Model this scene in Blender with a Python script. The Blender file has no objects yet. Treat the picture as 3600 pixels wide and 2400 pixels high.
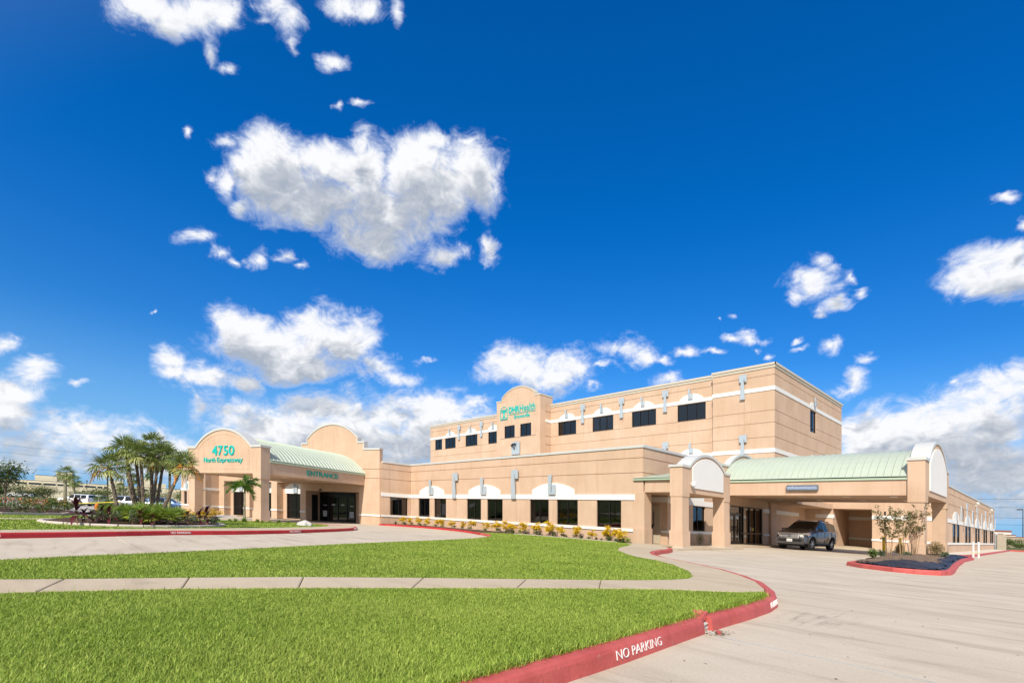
# Clinic with two vaulted canopies, lawns and red kerbs on sheared ground, midday cumulus sky.
# Site frame (metres): X runs along the long window front, Y runs into the site, Z is up.
# The whole scene is sheared in Z across the camera view (see grade()): paving, kerbs, courses and copings follow it, walls are plumb.
import bpy, bmesh, math, random
import numpy as np
from mathutils import Vector, Matrix

C = bpy.context.scene.collection
SC = bpy.context.scene
PI = math.pi
R = math.radians

# ------------------------------------------------------------------ camera, sky, sun, exposure
VIEW_SHEAR = 0.04876  # vertical shear across the camera view, fitted to the image's tilted horizontals
AX, AY = 0.6757, 0.7372          # camera's right axis in plan, direction of the shear

def grade(x, y):  # Z drops with distance to the camera's right
    return -VIEW_SHEAR * (AX * x + AY * y)

cam_d = bpy.data.cameras.new('camera')
cam = bpy.data.objects.new('camera', cam_d)
C.objects.link(cam)
cam.location = (0, 0, 1.11)
cam.rotation_euler = (R(90), 0, R(47.494))
cam_d.sensor_width = 36
cam_d.lens = 17.758
cam_d.shift_y = 0.1717
cam_d.clip_start = 0.05
cam_d.clip_end = 8000
SC.camera = cam

SUN_DIR = Vector((0.58, -1.04, 1.03)).normalized()      # towards the sun
sun_d = bpy.data.lights.new('sun', 'SUN')
sun_d.energy = 3.9
sun_d.angle = R(0.53)
sun_d.color = (1.0, 0.93, 0.82)
sun = bpy.data.objects.new('sun', sun_d)
C.objects.link(sun)
sun.location = (20, -40, 60)
sun.rotation_euler = (-SUN_DIR).to_track_quat('-Z', 'Y').to_euler()

SC.view_settings.view_transform = 'Standard'
SC.view_settings.look = 'None'
SC.view_settings.gamma = 1
SC.view_settings.exposure = 0.32
SC.view_settings.use_curve_mapping = False
SC.cycles.max_bounces = 6
SC.cycles.diffuse_bounces = 3
SC.cycles.glossy_bounces = 3
SC.cycles.transparent_max_bounces = 6
SC.cycles.caustics_reflective = False
SC.cycles.caustics_refractive = False

class NT:
    """small helper round a node tree"""
    def __init__(s, tree):
        s.t = tree; s.n = tree.nodes; s.l = tree.links
    def add(s, typ, **kw):
        nd = s.n.new(typ)
        for k, v in kw.items():
            setattr(nd, k, v)
        return nd
    def put(s, sock, v):
        if isinstance(v, bpy.types.NodeSocket):
            s.l.new(v, sock)
        else:
            sock.default_value = v
    def math(s, op, a, b=0.0, c=0.0, clamp=False):
        nd = s.add('ShaderNodeMath', operation=op, use_clamp=clamp)
        s.put(nd.inputs[0], a); s.put(nd.inputs[1], b); s.put(nd.inputs[2], c)
        return nd.outputs[0]
    def vec(s, op, a, b=(0, 0, 0), c=None):
        nd = s.add('ShaderNodeVectorMath', operation=op)
        s.put(nd.inputs[0], a); s.put(nd.inputs[1], b)
        if c is not None: s.put(nd.inputs[2], c)
        return nd.outputs['Value'] if op in ('DOT_PRODUCT', 'LENGTH') else nd.outputs[0]
    def mix(s, f, a, b, mode='MIX'):
        nd = s.add('ShaderNodeMix', data_type='RGBA', blend_type=mode)
        s.put(nd.inputs[0], f); s.put(nd.inputs[6], a); s.put(nd.inputs[7], b)
        return nd.outputs[2]
    def ramp(s, f, lo, hi, a=0.0, b=1.0, smooth=True):
        nd = s.add('ShaderNodeMapRange', interpolation_type='SMOOTHSTEP' if smooth else 'LINEAR')
        s.put(nd.inputs[0], f); s.put(nd.inputs[1], lo); s.put(nd.inputs[2], hi); s.put(nd.inputs[3], a); s.put(nd.inputs[4], b)
        return nd.outputs[0]
    def noise(s, v, scale, detail=4, rough=0.55, dist=0.0):
        nd = s.add('ShaderNodeTexNoise')
        s.put(nd.inputs['Vector'], v); s.put(nd.inputs['Scale'], scale); s.put(nd.inputs['Detail'], detail)
        s.put(nd.inputs['Roughness'], rough); s.put(nd.inputs['Distortion'], dist)
        return nd.outputs[0]

# cumulus: (centre along the view, centre height, half width, half height) as tangents of the bearing
CLOUDS = [(-0.73, 1.016, 0.069, 0.034), (-0.661, 0.989, 0.05, 0.042), (-0.607, 1.001, 0.061, 0.038), (-0.561, 0.993, 0.042, 0.042), (-0.576, 0.92, 0.019, 0.031), (-0.553, 0.89, 0.019, 0.019), (-0.469, 1.008, 0.038, 0.034), (-0.442, 0.978, 0.031, 0.034), (-0.435, 0.939, 0.013, 0.019), (-0.492, 0.974, 0.019, 0.015), (-0.347, 1.008, 0.034, 0.023), (-0.301, 1.012, 0.042, 0.023), (-0.236, 1.008, 0.019, 0.027), (-0.36, 0.905, 0.025, 0.017), (-0.356, 0.819, 0.011, 0.011), (-0.312, 0.824, 0.023, 0.01), (-0.63, 0.763, 0.011, 0.011), (-0.5, 0.679, 0.073, 0.073), (-0.477, 0.733, 0.057, 0.046), (-0.404, 0.687, 0.08, 0.073), (-0.427, 0.621, 0.103, 0.05), (-0.308, 0.679, 0.061, 0.069), (-0.316, 0.748, 0.021, 0.042), (-0.289, 0.61, 0.1, 0.069), (-0.27, 0.556, 0.077, 0.042), (-0.193, 0.679, 0.057, 0.077), (-0.155, 0.641, 0.077, 0.073), (-0.086, 0.679, 0.05, 0.069), (-0.048, 0.648, 0.038, 0.065), (-0.193, 0.583, 0.08, 0.054), (-0.136, 0.514, 0.046, 0.027), (-0.163, 0.736, 0.034, 0.023), (-0.576, 0.656, 0.023, 0.034), (-0.561, 0.74, 0.023, 0.019), (-0.538, 0.61, 0.031, 0.023), (-0.052, 0.533, 0.019, 0.023), (-0.086, 0.744, 0.031, 0.015), (-0.63, 0.545, 0.031, 0.019), (-0.592, 0.514, 0.027, 0.019), (-0.553, 0.499, 0.019, 0.011), (-0.508, 0.514, 0.023, 0.023), (-0.45, 0.518, 0.027, 0.015), (-0.416, 0.495, 0.015, 0.01), (-1.001, 0.346, 0.037, 0.024), (-0.936, 0.293, 0.045, 0.024), (-0.981, 0.249, 0.065, 0.033), (-1.014, 0.261, 0.033, 0.024), (-0.989, 0.196, 0.057, 0.024), (-0.912, 0.192, 0.057, 0.028), (-0.851, 0.175, 0.061, 0.024), (-0.891, 0.151, 0.102, 0.024), (-0.802, 0.163, 0.033, 0.02), (-0.704, 0.155, 0.053, 0.024), (-0.737, 0.151, 0.037, 0.024), (-0.562, 0.379, 0.045, 0.037), (-0.525, 0.35, 0.073, 0.049), (-0.444, 0.334, 0.081, 0.053), (-0.379, 0.367, 0.061, 0.049), (-0.33, 0.338, 0.053, 0.053), (-0.423, 0.297, 0.081, 0.024), (-0.281, 0.293, 0.053, 0.033), (-0.24, 0.273, 0.049, 0.02), (-0.676, 0.318, 0.031, 0.024), (-0.668, 0.289, 0.041, 0.02), (-0.607, 0.277, 0.053, 0.028), (-0.533, 0.269, 0.045, 0.022), (-0.183, 0.318, 0.024, 0.012), (-0.383, 0.285, 0.041, 0.016), (-0.423, 0.236, 0.018, 0.008), (-0.851, 0.261, 0.022, 0.008), (-0.713, 0.398, 0.006, 0.004), (-0.607, 0.204, 0.037, 0.024), (-0.545, 0.196, 0.057, 0.033), (-0.464, 0.188, 0.073, 0.041), (-0.383, 0.188, 0.073, 0.045), (-0.314, 0.204, 0.073, 0.045), (-0.24, 0.188, 0.061, 0.053), (-0.179, 0.163, 0.061, 0.053), (-0.22, 0.131, 0.065, 0.024), (-0.098, 0.208, 0.037, 0.016), (-0.065, 0.224, 0.024, 0.02), (-0.423, 0.155, 0.049, 0.024), (0.041, 0.288, 0.096, 0.038), (0.007, 0.303, 0.053, 0.026), (0.074, 0.279, 0.057, 0.026), (0.223, 0.329, 0.057, 0.024), (0.261, 0.322, 0.029, 0.017), (0.194, 0.293, 0.029, 0.01), (0.299, 0.317, 0.019, 0.012), (0.347, 0.332, 0.024, 0.014), (0.395, 0.329, 0.022, 0.007), (0.29, 0.269, 0.034, 0.017), (0.17, 0.253, 0.019, 0.01), (0.481, 0.36, 0.029, 0.017), (0.443, 0.358, 0.024, 0.011), (0.488, 0.332, 0.014, 0.011), (0.562, 0.339, 0.019, 0.007), (0.518, 0.32, 0.012, 0.01), (0.553, 0.356, 0.012, 0.007), (0.632, 0.334, 0.029, 0.019), (0.673, 0.264, 0.029, 0.029), (0.692, 0.303, 0.024, 0.014), (0.663, 0.245, 0.038, 0.012), (0.582, 0.466, 0.057, 0.029), (0.62, 0.504, 0.029, 0.026), (0.548, 0.442, 0.034, 0.012), (0.658, 0.482, 0.019, 0.012), (0.634, 0.427, 0.053, 0.014), (0.692, 0.446, 0.019, 0.012), (0.596, 0.413, 0.019, 0.01), (0.965, 0.494, 0.091, 0.048), (0.902, 0.461, 0.062, 0.024), (0.989, 0.518, 0.048, 0.029), (0.96, 0.446, 0.019, 0.012), (0.979, 0.638, 0.024, 0.01), (0.998, 0.58, 0.014, 0.014), (0.414, 0.389, 0.01, 0.005), (0.452, 0.399, 0.012, 0.005), (0.864, 0.262, 0.01, 0.007), (0.725, 0.183, 0.067, 0.029), (0.692, 0.169, 0.048, 0.034), (0.821, 0.188, 0.096, 0.043), (0.917, 0.217, 0.072, 0.038), (0.965, 0.255, 0.057, 0.034), (1.008, 0.264, 0.038, 0.038), (0.869, 0.145, 0.12, 0.038), (0.749, 0.14, 0.096, 0.029), (0.965, 0.169, 0.072, 0.038), (0.941, 0.092, 0.072, 0.019), (1.003, 0.049, 0.057, 0.019), (0.965, 0.049, 0.038, 0.012), (0.893, 0.097, 0.048, 0.014), (-0.873, 0.162, 0.191, 0.053), (-0.929, 0.117, 0.169, 0.039), (-0.698, 0.123, 0.096, 0.042), (-0.997, 0.213, 0.073, 0.037), (-0.788, 0.095, 0.141, 0.028), (0.901, 0.19, 0.146, 0.079), (0.732, 0.123, 0.113, 0.073), (0.957, 0.095, 0.124, 0.051), (0.929, 0.021, 0.096, 0.034), (0.687, 0.168, 0.073, 0.034), (-0.394, 0.19, 0.236, 0.059), (-0.18, 0.179, 0.146, 0.073), (-0.31, 0.134, 0.18, 0.042), (0.084, 0.297, 0.096, 0.045), (0.957, 0.483, 0.107, 0.051)]

def make_world():
    w = bpy.data.worlds.new('World'); SC.world = w
    w.use_nodes = True
    w.cycles.sampling_method = 'MANUAL'; w.cycles.sample_map_resolution = 256
    t = NT(w.node_tree); t.n.clear()
    out = t.add('ShaderNodeOutputWorld'); bg = t.add('ShaderNodeBackground')
    bg.inputs[1].default_value = 0.12
    t.l.new(bg.outputs[0], out.inputs[0])
    N = t.add('ShaderNodeTexCoord').outputs['Generated']
    cam_right = t.vec('DOT_PRODUCT', N, (AX, AY, 0))
    fwd = t.vec('DOT_PRODUCT', N, (-AY, AX, 0))
    z = t.vec('DOT_PRODUCT', N, (0, 0, 1))
    # the sky horizon is sheared along with the ground
    zz = t.math('MAXIMUM', t.math('MULTIPLY_ADD', cam_right, VIEW_SHEAR, z), 0.012)
    cx = t.add('ShaderNodeCombineXYZ'); sx = t.add('ShaderNodeSeparateXYZ')
    t.l.new(N, sx.inputs[0]); t.l.new(sx.outputs[0], cx.inputs[0]); t.l.new(sx.outputs[1], cx.inputs[1]); t.put(cx.inputs[2], zz)
    sky = t.add('ShaderNodeTexSky', sky_type='NISHITA')
    sky.sun_disc = False
    sky.sun_elevation = math.asin(SUN_DIR.z)
    sky.sun_rotation = math.atan2(SUN_DIR.x, SUN_DIR.y)
    sky.air_density = 1.0; sky.dust_density = 0.15; sky.ozone_density = 1.6; sky.altitude = 0
    t.l.new(cx.outputs[0], sky.inputs[0])
    # deep polarised blue overhead, paler towards the horizon
    up = t.ramp(zz, 0.0, 0.55)
    base = t.mix(1.0, sky.outputs[0], t.mix(up, (0.24, 0.59, 0.92, 1), (0.004, 0.51, 1.10, 1)), 'MULTIPLY')
    base = t.mix(t.ramp(zz, 0.0, 0.30, 0.88, 0.0), base, (1.75, 3.45, 5.6, 1))
    # towards the sun the air is pale and bright
    near_sun = t.vec('DOT_PRODUCT', N, tuple(SUN_DIR))
    base = t.mix(t.ramp(near_sun, 0.0, 0.95, 0.0, 0.75), base, (5.6, 5.45, 5.1, 1))
    # cloud field
    g = bpy.data.node_groups.new('cumulus_mask', 'ShaderNodeTree')
    g.interface.new_socket('P', in_out='INPUT', socket_type='NodeSocketVector')
    g.interface.new_socket('M', in_out='OUTPUT', socket_type='NodeSocketFloat')
    q = NT(g); gi = q.add('NodeGroupInput'); go = q.add('NodeGroupOutput')
    acc = None
    for (u, v, a, b) in CLOUDS:
        e = q.vec('MULTIPLY_ADD', gi.outputs[0], (1 / a, 1 / b, 0), (-u / a, -v / b, 0))
        k = 1 + 0.95 * min(1.0, max(0.0, (0.075 - math.sqrt(a * b)) / 0.06))      # small clouds: thin and torn
        ln = q.math('MULTIPLY_ADD', q.vec('LENGTH', e), 1 / k, (k - 1) * 0.62)
        if acc is None: acc = ln
        else:
            nd = q.add('ShaderNodeMath', operation='SMOOTH_MIN'); q.put(nd.inputs[0], acc); q.put(nd.inputs[1], ln); q.put(nd.inputs[2], 0.25); acc = nd.outputs[0]
    q.l.new(q.math('SUBTRACT', 1.0, acc), go.inputs[0])
    fs = t.math('MAXIMUM', fwd, 0.12)
    P = t.add('ShaderNodeCombineXYZ')
    t.put(P.inputs[0], t.math('DIVIDE', cam_right, fs)); t.put(P.inputs[1], t.math('DIVIDE', z, fs)); t.put(P.inputs[2], 0.0)
    P = P.outputs[0]
    ahead = t.ramp(fwd, 0.2, 0.35)
    st = (1, 1, 1.45)
    wn = t.add('ShaderNodeTexNoise'); t.put(wn.inputs['Vector'], t.vec('MULTIPLY', N, st)); wn.inputs['Scale'].default_value = 9; wn.inputs['Detail'].default_value = 5; wn.inputs['Roughness'].default_value = 0.6
    warp = t.vec('MULTIPLY', t.vec('SUBTRACT', wn.outputs['Color'], (0.5, 0.5, 0.5)), (0.135, 0.105, 0))
    def field(Pv, Nv, d1, d2):
        gm = t.add('ShaderNodeGroup'); gm.node_tree = g; t.l.new(t.vec('ADD', Pv, warp), gm.inputs[0])
        m = t.math('MINIMUM', t.math('MULTIPLY_ADD', t.math('MAXIMUM', gm.outputs[0], -0.9), 1.35, 0.26), 0.85)
        far = t.math('MULTIPLY_ADD', t.noise(Nv, 2.3, 3, 0.5), 4.0, -1.95)
        m = t.math('ADD', t.math('MULTIPLY', m, ahead), t.math('MULTIPLY', far, t.math('SUBTRACT', 1.0, ahead)))
        q = t.vec('MULTIPLY', Nv, st)
        n1 = t.noise(q, 6.5, d1, 0.6, 0.3); n2 = t.noise(q, 23.0, d2, 0.72, 0.9)
        return t.math('ADD', m, t.math('ADD', t.math('MULTIPLY', t.math('SUBTRACT', n1, 0.5), 1.5), t.math('MULTIPLY', t.math('SUBTRACT', n2, 0.5), 1.55)))
    dens = field(P, N, 5, 8)
    dens2 = field(t.vec('ADD', P, (-0.014, 0.072, 0)), t.vec('ADD', N, (-0.006, -0.004, 0.050)), 3, 2)
    dens3 = field(t.vec('ADD', P, (-0.005, 0.020, 0)), t.vec('ADD', N, (-0.002, -0.001, 0.015)), 4, 3)
    alpha = t.ramp(dens, -0.04, 0.92)
    # much cloud between a point and the light = grey; rims and tops stay white
    occ = t.ramp(dens2, -0.1, 1.0)
    rim = t.math('MULTIPLY', t.math('SUBTRACT', dens, dens3), 0.50)
    lit = t.math('ADD', t.math('SUBTRACT', 1.0, t.math('MULTIPLY', occ, 0.86)), rim, clamp=True)
    ccol = t.mix(lit, (2.75, 3.1, 3.7, 1), (6.5, 6.55, 6.7, 1))
    thin = t.mix(t.ramp(dens, 0.0, 0.9), (4.3, 5.1, 7.0, 1), ccol)
    low = t.ramp(zz, 0.0, 0.10, 0.62, 1.0)          # distant clouds pale into the air
    ccol = t.mix(low, base, thin)
    col = t.mix(alpha, base, ccol)
    t.l.new(col, bg.inputs[0])
make_world()

# ------------------------------------------------------------------ mesh helpers
rng = random.Random(7)

class Fr:
    """upright working plane: u along the wall, d outward from it, z up"""
    def __init__(s, ox, oy, ux, uy):
        s.o = (ox, oy); s.u = (ux, uy); s.n = (uy, -ux)
    def p(s, u, d, z):
        return (s.o[0] + u * s.u[0] + d * s.n[0], s.o[1] + u * s.u[1] + d * s.n[1], z)
    def shift(s, u, d):
        x, y, _ = s.p(u, d, 0)
        return Fr(x, y, *s.u)
    def turn_left(s, u, d=0):      # new plane whose u runs outward (facing +u side)
        x, y, _ = s.p(u, d, 0)
        return Fr(x, y, -s.n[0], -s.n[1])

PLAN = Fr(0, 0, 1, 0)

def root_of(o):
    while o.parent: o = o.parent
    return o

class MB:
    def __init__(s):
        s.v = []; s.f = []
    def add(s, vs, fs):
        b = len(s.v); s.v += [tuple(p) for p in vs]; s.f += [tuple(b + i for i in f) for f in fs]
        return s
    def box(s, fr, u0, u1, d0, d1, z0, z1):
        return s.add([fr.p(u, d, z) for z in (z0, z1) for u, d in ((u0, d0), (u1, d0), (u1, d1), (u0, d1))],
                     [(0, 1, 2, 3), (4, 7, 6, 5), (0, 4, 5, 1), (1, 5, 6, 2), (2, 6, 7, 3), (3, 7, 4, 0)])
    def prism(s, fr, pts, d0, d1):         # outline in (u, z), thickness d0..d1
        n = len(pts)
        vs = [fr.p(u, d0, z) for u, z in pts] + [fr.p(u, d1, z) for u, z in pts]
        fs = [tuple(range(n)), tuple(range(2 * n - 1, n - 1, -1))] + [(i, i + n, (i + 1) % n + n, (i + 1) % n) for i in range(n)]
        return s.add(vs, fs)
    def strip(s, fr, outer, inner, d0, d1):  # band between two outlines (u, z)
        n = len(outer); vs = []
        for o, i in zip(outer, inner):
            vs += [fr.p(o[0], d0, o[1]), fr.p(o[0], d1, o[1]), fr.p(i[0], d1, i[1]), fr.p(i[0], d0, i[1])]
        fs = []
        for k in range(n - 1):
            a = 4 * k
            for j in range(4):
                fs.append((a + j, a + (j + 1) % 4, a + 4 + (j + 1) % 4, a + 4 + j))
        fs += [(0, 3, 2, 1), (4 * n - 4, 4 * n - 3, 4 * n - 2, 4 * n - 1)]
        return s.add(vs, fs)
    def slab(s, fr, ub, zb, solid, d0, d1):   # wall slab on a grid, solid[i][j] says which cells are there
        idx = {}
        def V(i, j, k):
            if (i, j, k) not in idx:
                idx[(i, j, k)] = len(s.v); s.v.append(fr.p(ub[i], (d0, d1)[k], zb[j]))
            return idx[(i, j, k)]
        nu, nz = len(ub) - 1, len(zb) - 1
        S = lambda i, j: 0 <= i < nu and 0 <= j < nz and solid[i][j]
        for i in range(nu):
            for j in range(nz):
                if not solid[i][j]: continue
                s.f.append((V(i, j, 1), V(i + 1, j, 1), V(i + 1, j + 1, 1), V(i, j + 1, 1)))
                s.f.append((V(i, j, 0), V(i, j + 1, 0), V(i + 1, j + 1, 0), V(i + 1, j, 0)))
                if not S(i - 1, j): s.f.append((V(i, j, 0), V(i, j, 1), V(i, j + 1, 1), V(i, j + 1, 0)))
                if not S(i + 1, j): s.f.append((V(i + 1, j, 1), V(i + 1, j, 0), V(i + 1, j + 1, 0), V(i + 1, j + 1, 1)))
                if not S(i, j - 1): s.f.append((V(i, j, 0), V(i + 1, j, 0), V(i + 1, j, 1), V(i, j, 1)))
                if not S(i, j + 1): s.f.append((V(i, j + 1, 1), V(i + 1, j + 1, 1), V(i + 1, j + 1, 0), V(i, j + 1, 0)))
        return s
    def poly(s, pts, z0, z1):               # block on a plan outline
        n = len(pts)
        return s.add([(x, y, z0) for x, y in pts] + [(x, y, z1) for x, y in pts],
                     [tuple(range(n - 1, -1, -1)), tuple(range(n, 2 * n))] + [(i, (i + 1) % n, (i + 1) % n + n, i + n) for i in range(n)])
    def tube(s, pts, rad, n=6, cap=True):
        if not hasattr(rad, '__len__'): rad = [rad] * len(pts)
        pts = [Vector(p) for p in pts]; b = len(s.v); m = len(pts)
        for i, p in enumerate(pts):
            t = (pts[min(i + 1, m - 1)] - pts[max(i - 1, 0)]).normalized()
            a = t.cross(Vector((0, 0, 1)) if abs(t.z) < 0.9 else Vector((1, 0, 0))).normalized(); c = t.cross(a)
            for k in range(n):
                q = p + (a * math.cos(2 * PI * k / n) + c * math.sin(2 * PI * k / n)) * rad[i]
                s.v.append(tuple(q))
        for i in range(m - 1):
            for k in range(n):
                s.f.append((b + i * n + k, b + i * n + (k + 1) % n, b + (i + 1) * n + (k + 1) % n, b + (i + 1) * n + k))
        if cap:
            s.f.append(tuple(b + k for k in range(n - 1, -1, -1))); s.f.append(tuple(b + (m - 1) * n + k for k in range(n)))
        return s
    def lathe(s, c, prof, n=20, axis='Z'):
        b = len(s.v); m = len(prof)
        for r, h in prof:
            for k in range(n):
                a = 2 * PI * k / n; x, y = r * math.cos(a), r * math.sin(a)
                s.v.append((c[0] + x, c[1] + y, c[2] + h) if axis == 'Z' else ((c[0] + h, c[1] + x, c[2] + y) if axis == 'X' else (c[0] + x, c[1] + h, c[2] + y)))
        for i in range(m - 1):
            for k in range(n):
                s.f.append((b + i * n + k, b + i * n + (k + 1) % n, b + (i + 1) * n + (k + 1) % n, b + (i + 1) * n + k))
        s.f.append(tuple(b + k for k in range(n - 1, -1, -1))); s.f.append(tuple(b + (m - 1) * n + k for k in range(n)))
        return s
    def mesh(s, name, mat, off=(0, 0, 0), with_shear=True, smooth=False):
        me = bpy.data.meshes.new(name)
        ox, oy, oz = off
        vs = [(x - ox, y - oy, z + (grade(x, y) if with_shear else 0) - oz) for x, y, z in s.v]
        me.from_pydata(vs, [], s.f)
        bm = bmesh.new(); bm.from_mesh(me); bmesh.ops.recalc_face_normals(bm, faces=bm.faces); bm.to_mesh(me); bm.free()
        if mat: me.materials.append(mat)
        if smooth: me.polygons.foreach_set('use_smooth', [True] * len(me.polygons))
        return me
    def build(s, name, mat, parent=None, with_shear=True, smooth=False):
        """one mesh object in site coordinates, sheared in Z with the whole scene"""
        off = tuple(root_of(parent).location) if parent else (0, 0, 0)
        o = bpy.data.objects.new(name, s.mesh(name, mat, off, with_shear, smooth))
        C.objects.link(o); o.parent = parent
        return o
    def local(s, name, mat, parent=None, smooth=False):
        o = bpy.data.objects.new(name, s.mesh(name, mat, (0, 0, 0), False, smooth))
        C.objects.link(o); o.parent = parent
        return o

def tag(o, label=None, cat=None, group=None, kind=None):
    if label: o['label'] = label
    if cat: o['category'] = cat
    if group: o['group'] = group
    if kind: o['kind'] = kind
    return o

def thing(name, x, y, label, cat, group=None, z=0.0, rz=0.0):
    o = bpy.data.objects.new(name, None); C.objects.link(o)
    o.empty_display_size = 0.3
    o.location = (x, y, grade(x, y) + z); o.rotation_euler = (0, 0, rz)
    return tag(o, label, cat, group)

def link(name, me, parent, loc=(0, 0, 0), rot=(0, 0, 0), scale=(1, 1, 1)):
    o = bpy.data.objects.new(name, me); C.objects.link(o)
    o.parent = parent; o.location = loc; o.rotation_euler = rot; o.scale = scale
    return o

def copy_tree(src, parent=None):
    c = src.copy(); C.objects.link(c); c.parent = parent
    for ch in list(src.children): copy_tree(ch, c)
    return c

def dup(src, x, y, z=0.0, rz=0.0, sc=1.0, label=None):
    c = copy_tree(src)
    c.location = (x, y, grade(x, y) + z); c.rotation_euler = (0, 0, rz); c.scale = (sc, sc, sc)
    if label: c['label'] = label
    return c

def inside(pts, poly):
    """even-odd test for an array of points"""
    x, y = pts[:, 0], pts[:, 1]; r = np.zeros(len(pts), bool)
    n = len(poly); j = n - 1
    for i in range(n):
        xi, yi = poly[i]; xj, yj = poly[j]
        c = ((yi > y) != (yj > y)) & (x < (xj - xi) * (y - yi) / (yj - yi + 1e-12) + xi)
        r ^= c; j = i
    return r

def fast_mesh(name, verts, faces, mat, nper, colors=None):
    """numpy mesh of equal-sided faces"""
    me = bpy.data.meshes.new(name)
    nv, nf = len(verts), len(faces)
    me.vertices.add(nv); me.vertices.foreach_set('co', np.asarray(verts, np.float32).ravel())
    me.loops.add(nf * nper); me.loops.foreach_set('vertex_index', np.asarray(faces, np.int32).ravel())
    me.polygons.add(nf); me.polygons.foreach_set('loop_start', np.arange(0, nf * nper, nper, dtype=np.int32))
    try: me.polygons.foreach_set('loop_total', np.full(nf, nper, np.int32))
    except Exception: pass
    if colors is not None:
        a = me.attributes.new('tint', 'FLOAT', 'POINT'); a.data.foreach_set('value', np.asarray(colors, np.float32).ravel())
    me.update(calc_edges=True); me.validate()
    me.materials.append(mat)
    return me

_text_cache = {}
def text_mb(fr, s, u0, u1, z0, z1, d0, d1, weight=0.0, shear=0.0):
    """raised lettering fitted to the box u0..u1, z0..z1 of a wall plane"""
    key = (s, weight)
    if key not in _text_cache:
        cu = bpy.data.curves.new('lettering', 'FONT'); cu.body = s; cu.size = 1; cu.offset = weight; cu.resolution_u = 3
        ob = bpy.data.objects.new('lettering', cu); C.objects.link(ob)
        dg = bpy.context.evaluated_depsgraph_get(); dg.update()
        me = bpy.data.meshes.new_from_object(ob.evaluated_get(dg))
        bm = bmesh.new(); bm.from_mesh(me)
        bmesh.ops.remove_doubles(bm, verts=bm.verts, dist=1e-5)
        _text_cache[key] = ([tuple(v.co) for v in bm.verts], [tuple(v.index for v in f.verts) for f in bm.faces],
                            [tuple(v.index for v in e.verts) for e in bm.edges if len(e.link_faces) == 1])
        bm.free(); bpy.data.objects.remove(ob); bpy.data.curves.remove(cu); bpy.data.meshes.remove(me)
    vs, fs, be = _text_cache[key]
    xs = [v[0] for v in vs]; ys = [v[1] for v in vs]
    x0, x1, y0, y1 = min(xs), max(xs), min(ys), max(ys)
    m = MB(); n = len(vs)
    def P(v, d): 
        a = (v[0] - x0) / (x1 - x0); b = (v[1] - y0) / (y1 - y0)
        return fr.p(u0 + a * (u1 - u0) + shear * b, d, z0 + b * (z1 - z0))
    m.add([P(v, d0) for v in vs] + [P(v, d1) for v in vs], [f[::-1] for f in fs] + [tuple(i + n for i in f) for f in fs] + [(a, b, b + n, a + n) for a, b in be])
    return m

def letters(fr, s, u0, u1, z0, z1, d0, d1, weight=0.0):
    """the same raised lettering, one mesh builder for each letter"""
    m = text_mb(fr, s, u0, u1, z0, z1, d0, d1, weight)
    n = len(m.v); par = list(range(n))
    def find(a):
        while par[a] != a: par[a] = par[par[a]]; a = par[a]
        return a
    for f in m.f:
        for i in f[1:]: par[find(i)] = find(f[0])
    U = lambda p: (p[0] - fr.o[0]) * fr.u[0] + (p[1] - fr.o[1]) * fr.u[1]
    iv = {}
    for i in range(n):
        k = find(i); u = U(m.v[i]); a, b = iv.get(k, (1e9, -1e9)); iv[k] = (min(a, u), max(b, u))
    groups = []
    for k, (a, b) in sorted(iv.items(), key=lambda t: t[1]):
        if groups and a < groups[-1][1] - 0.3 * min(b - a, groups[-1][1] - groups[-1][0]): groups[-1][1] = max(b, groups[-1][1]); groups[-1][2].add(k)
        else: groups.append([a, b, {k}])
    out = []
    for a, b, ks in groups:
        idx = [i for i in range(n) if find(i) in ks]; mp = {i: j for j, i in enumerate(idx)}; q = MB()
        q.v = [m.v[i] for i in idx]; q.f = [tuple(mp[i] for i in f) for f in m.f if f[0] in mp]; out.append(q)
    return out

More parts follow.
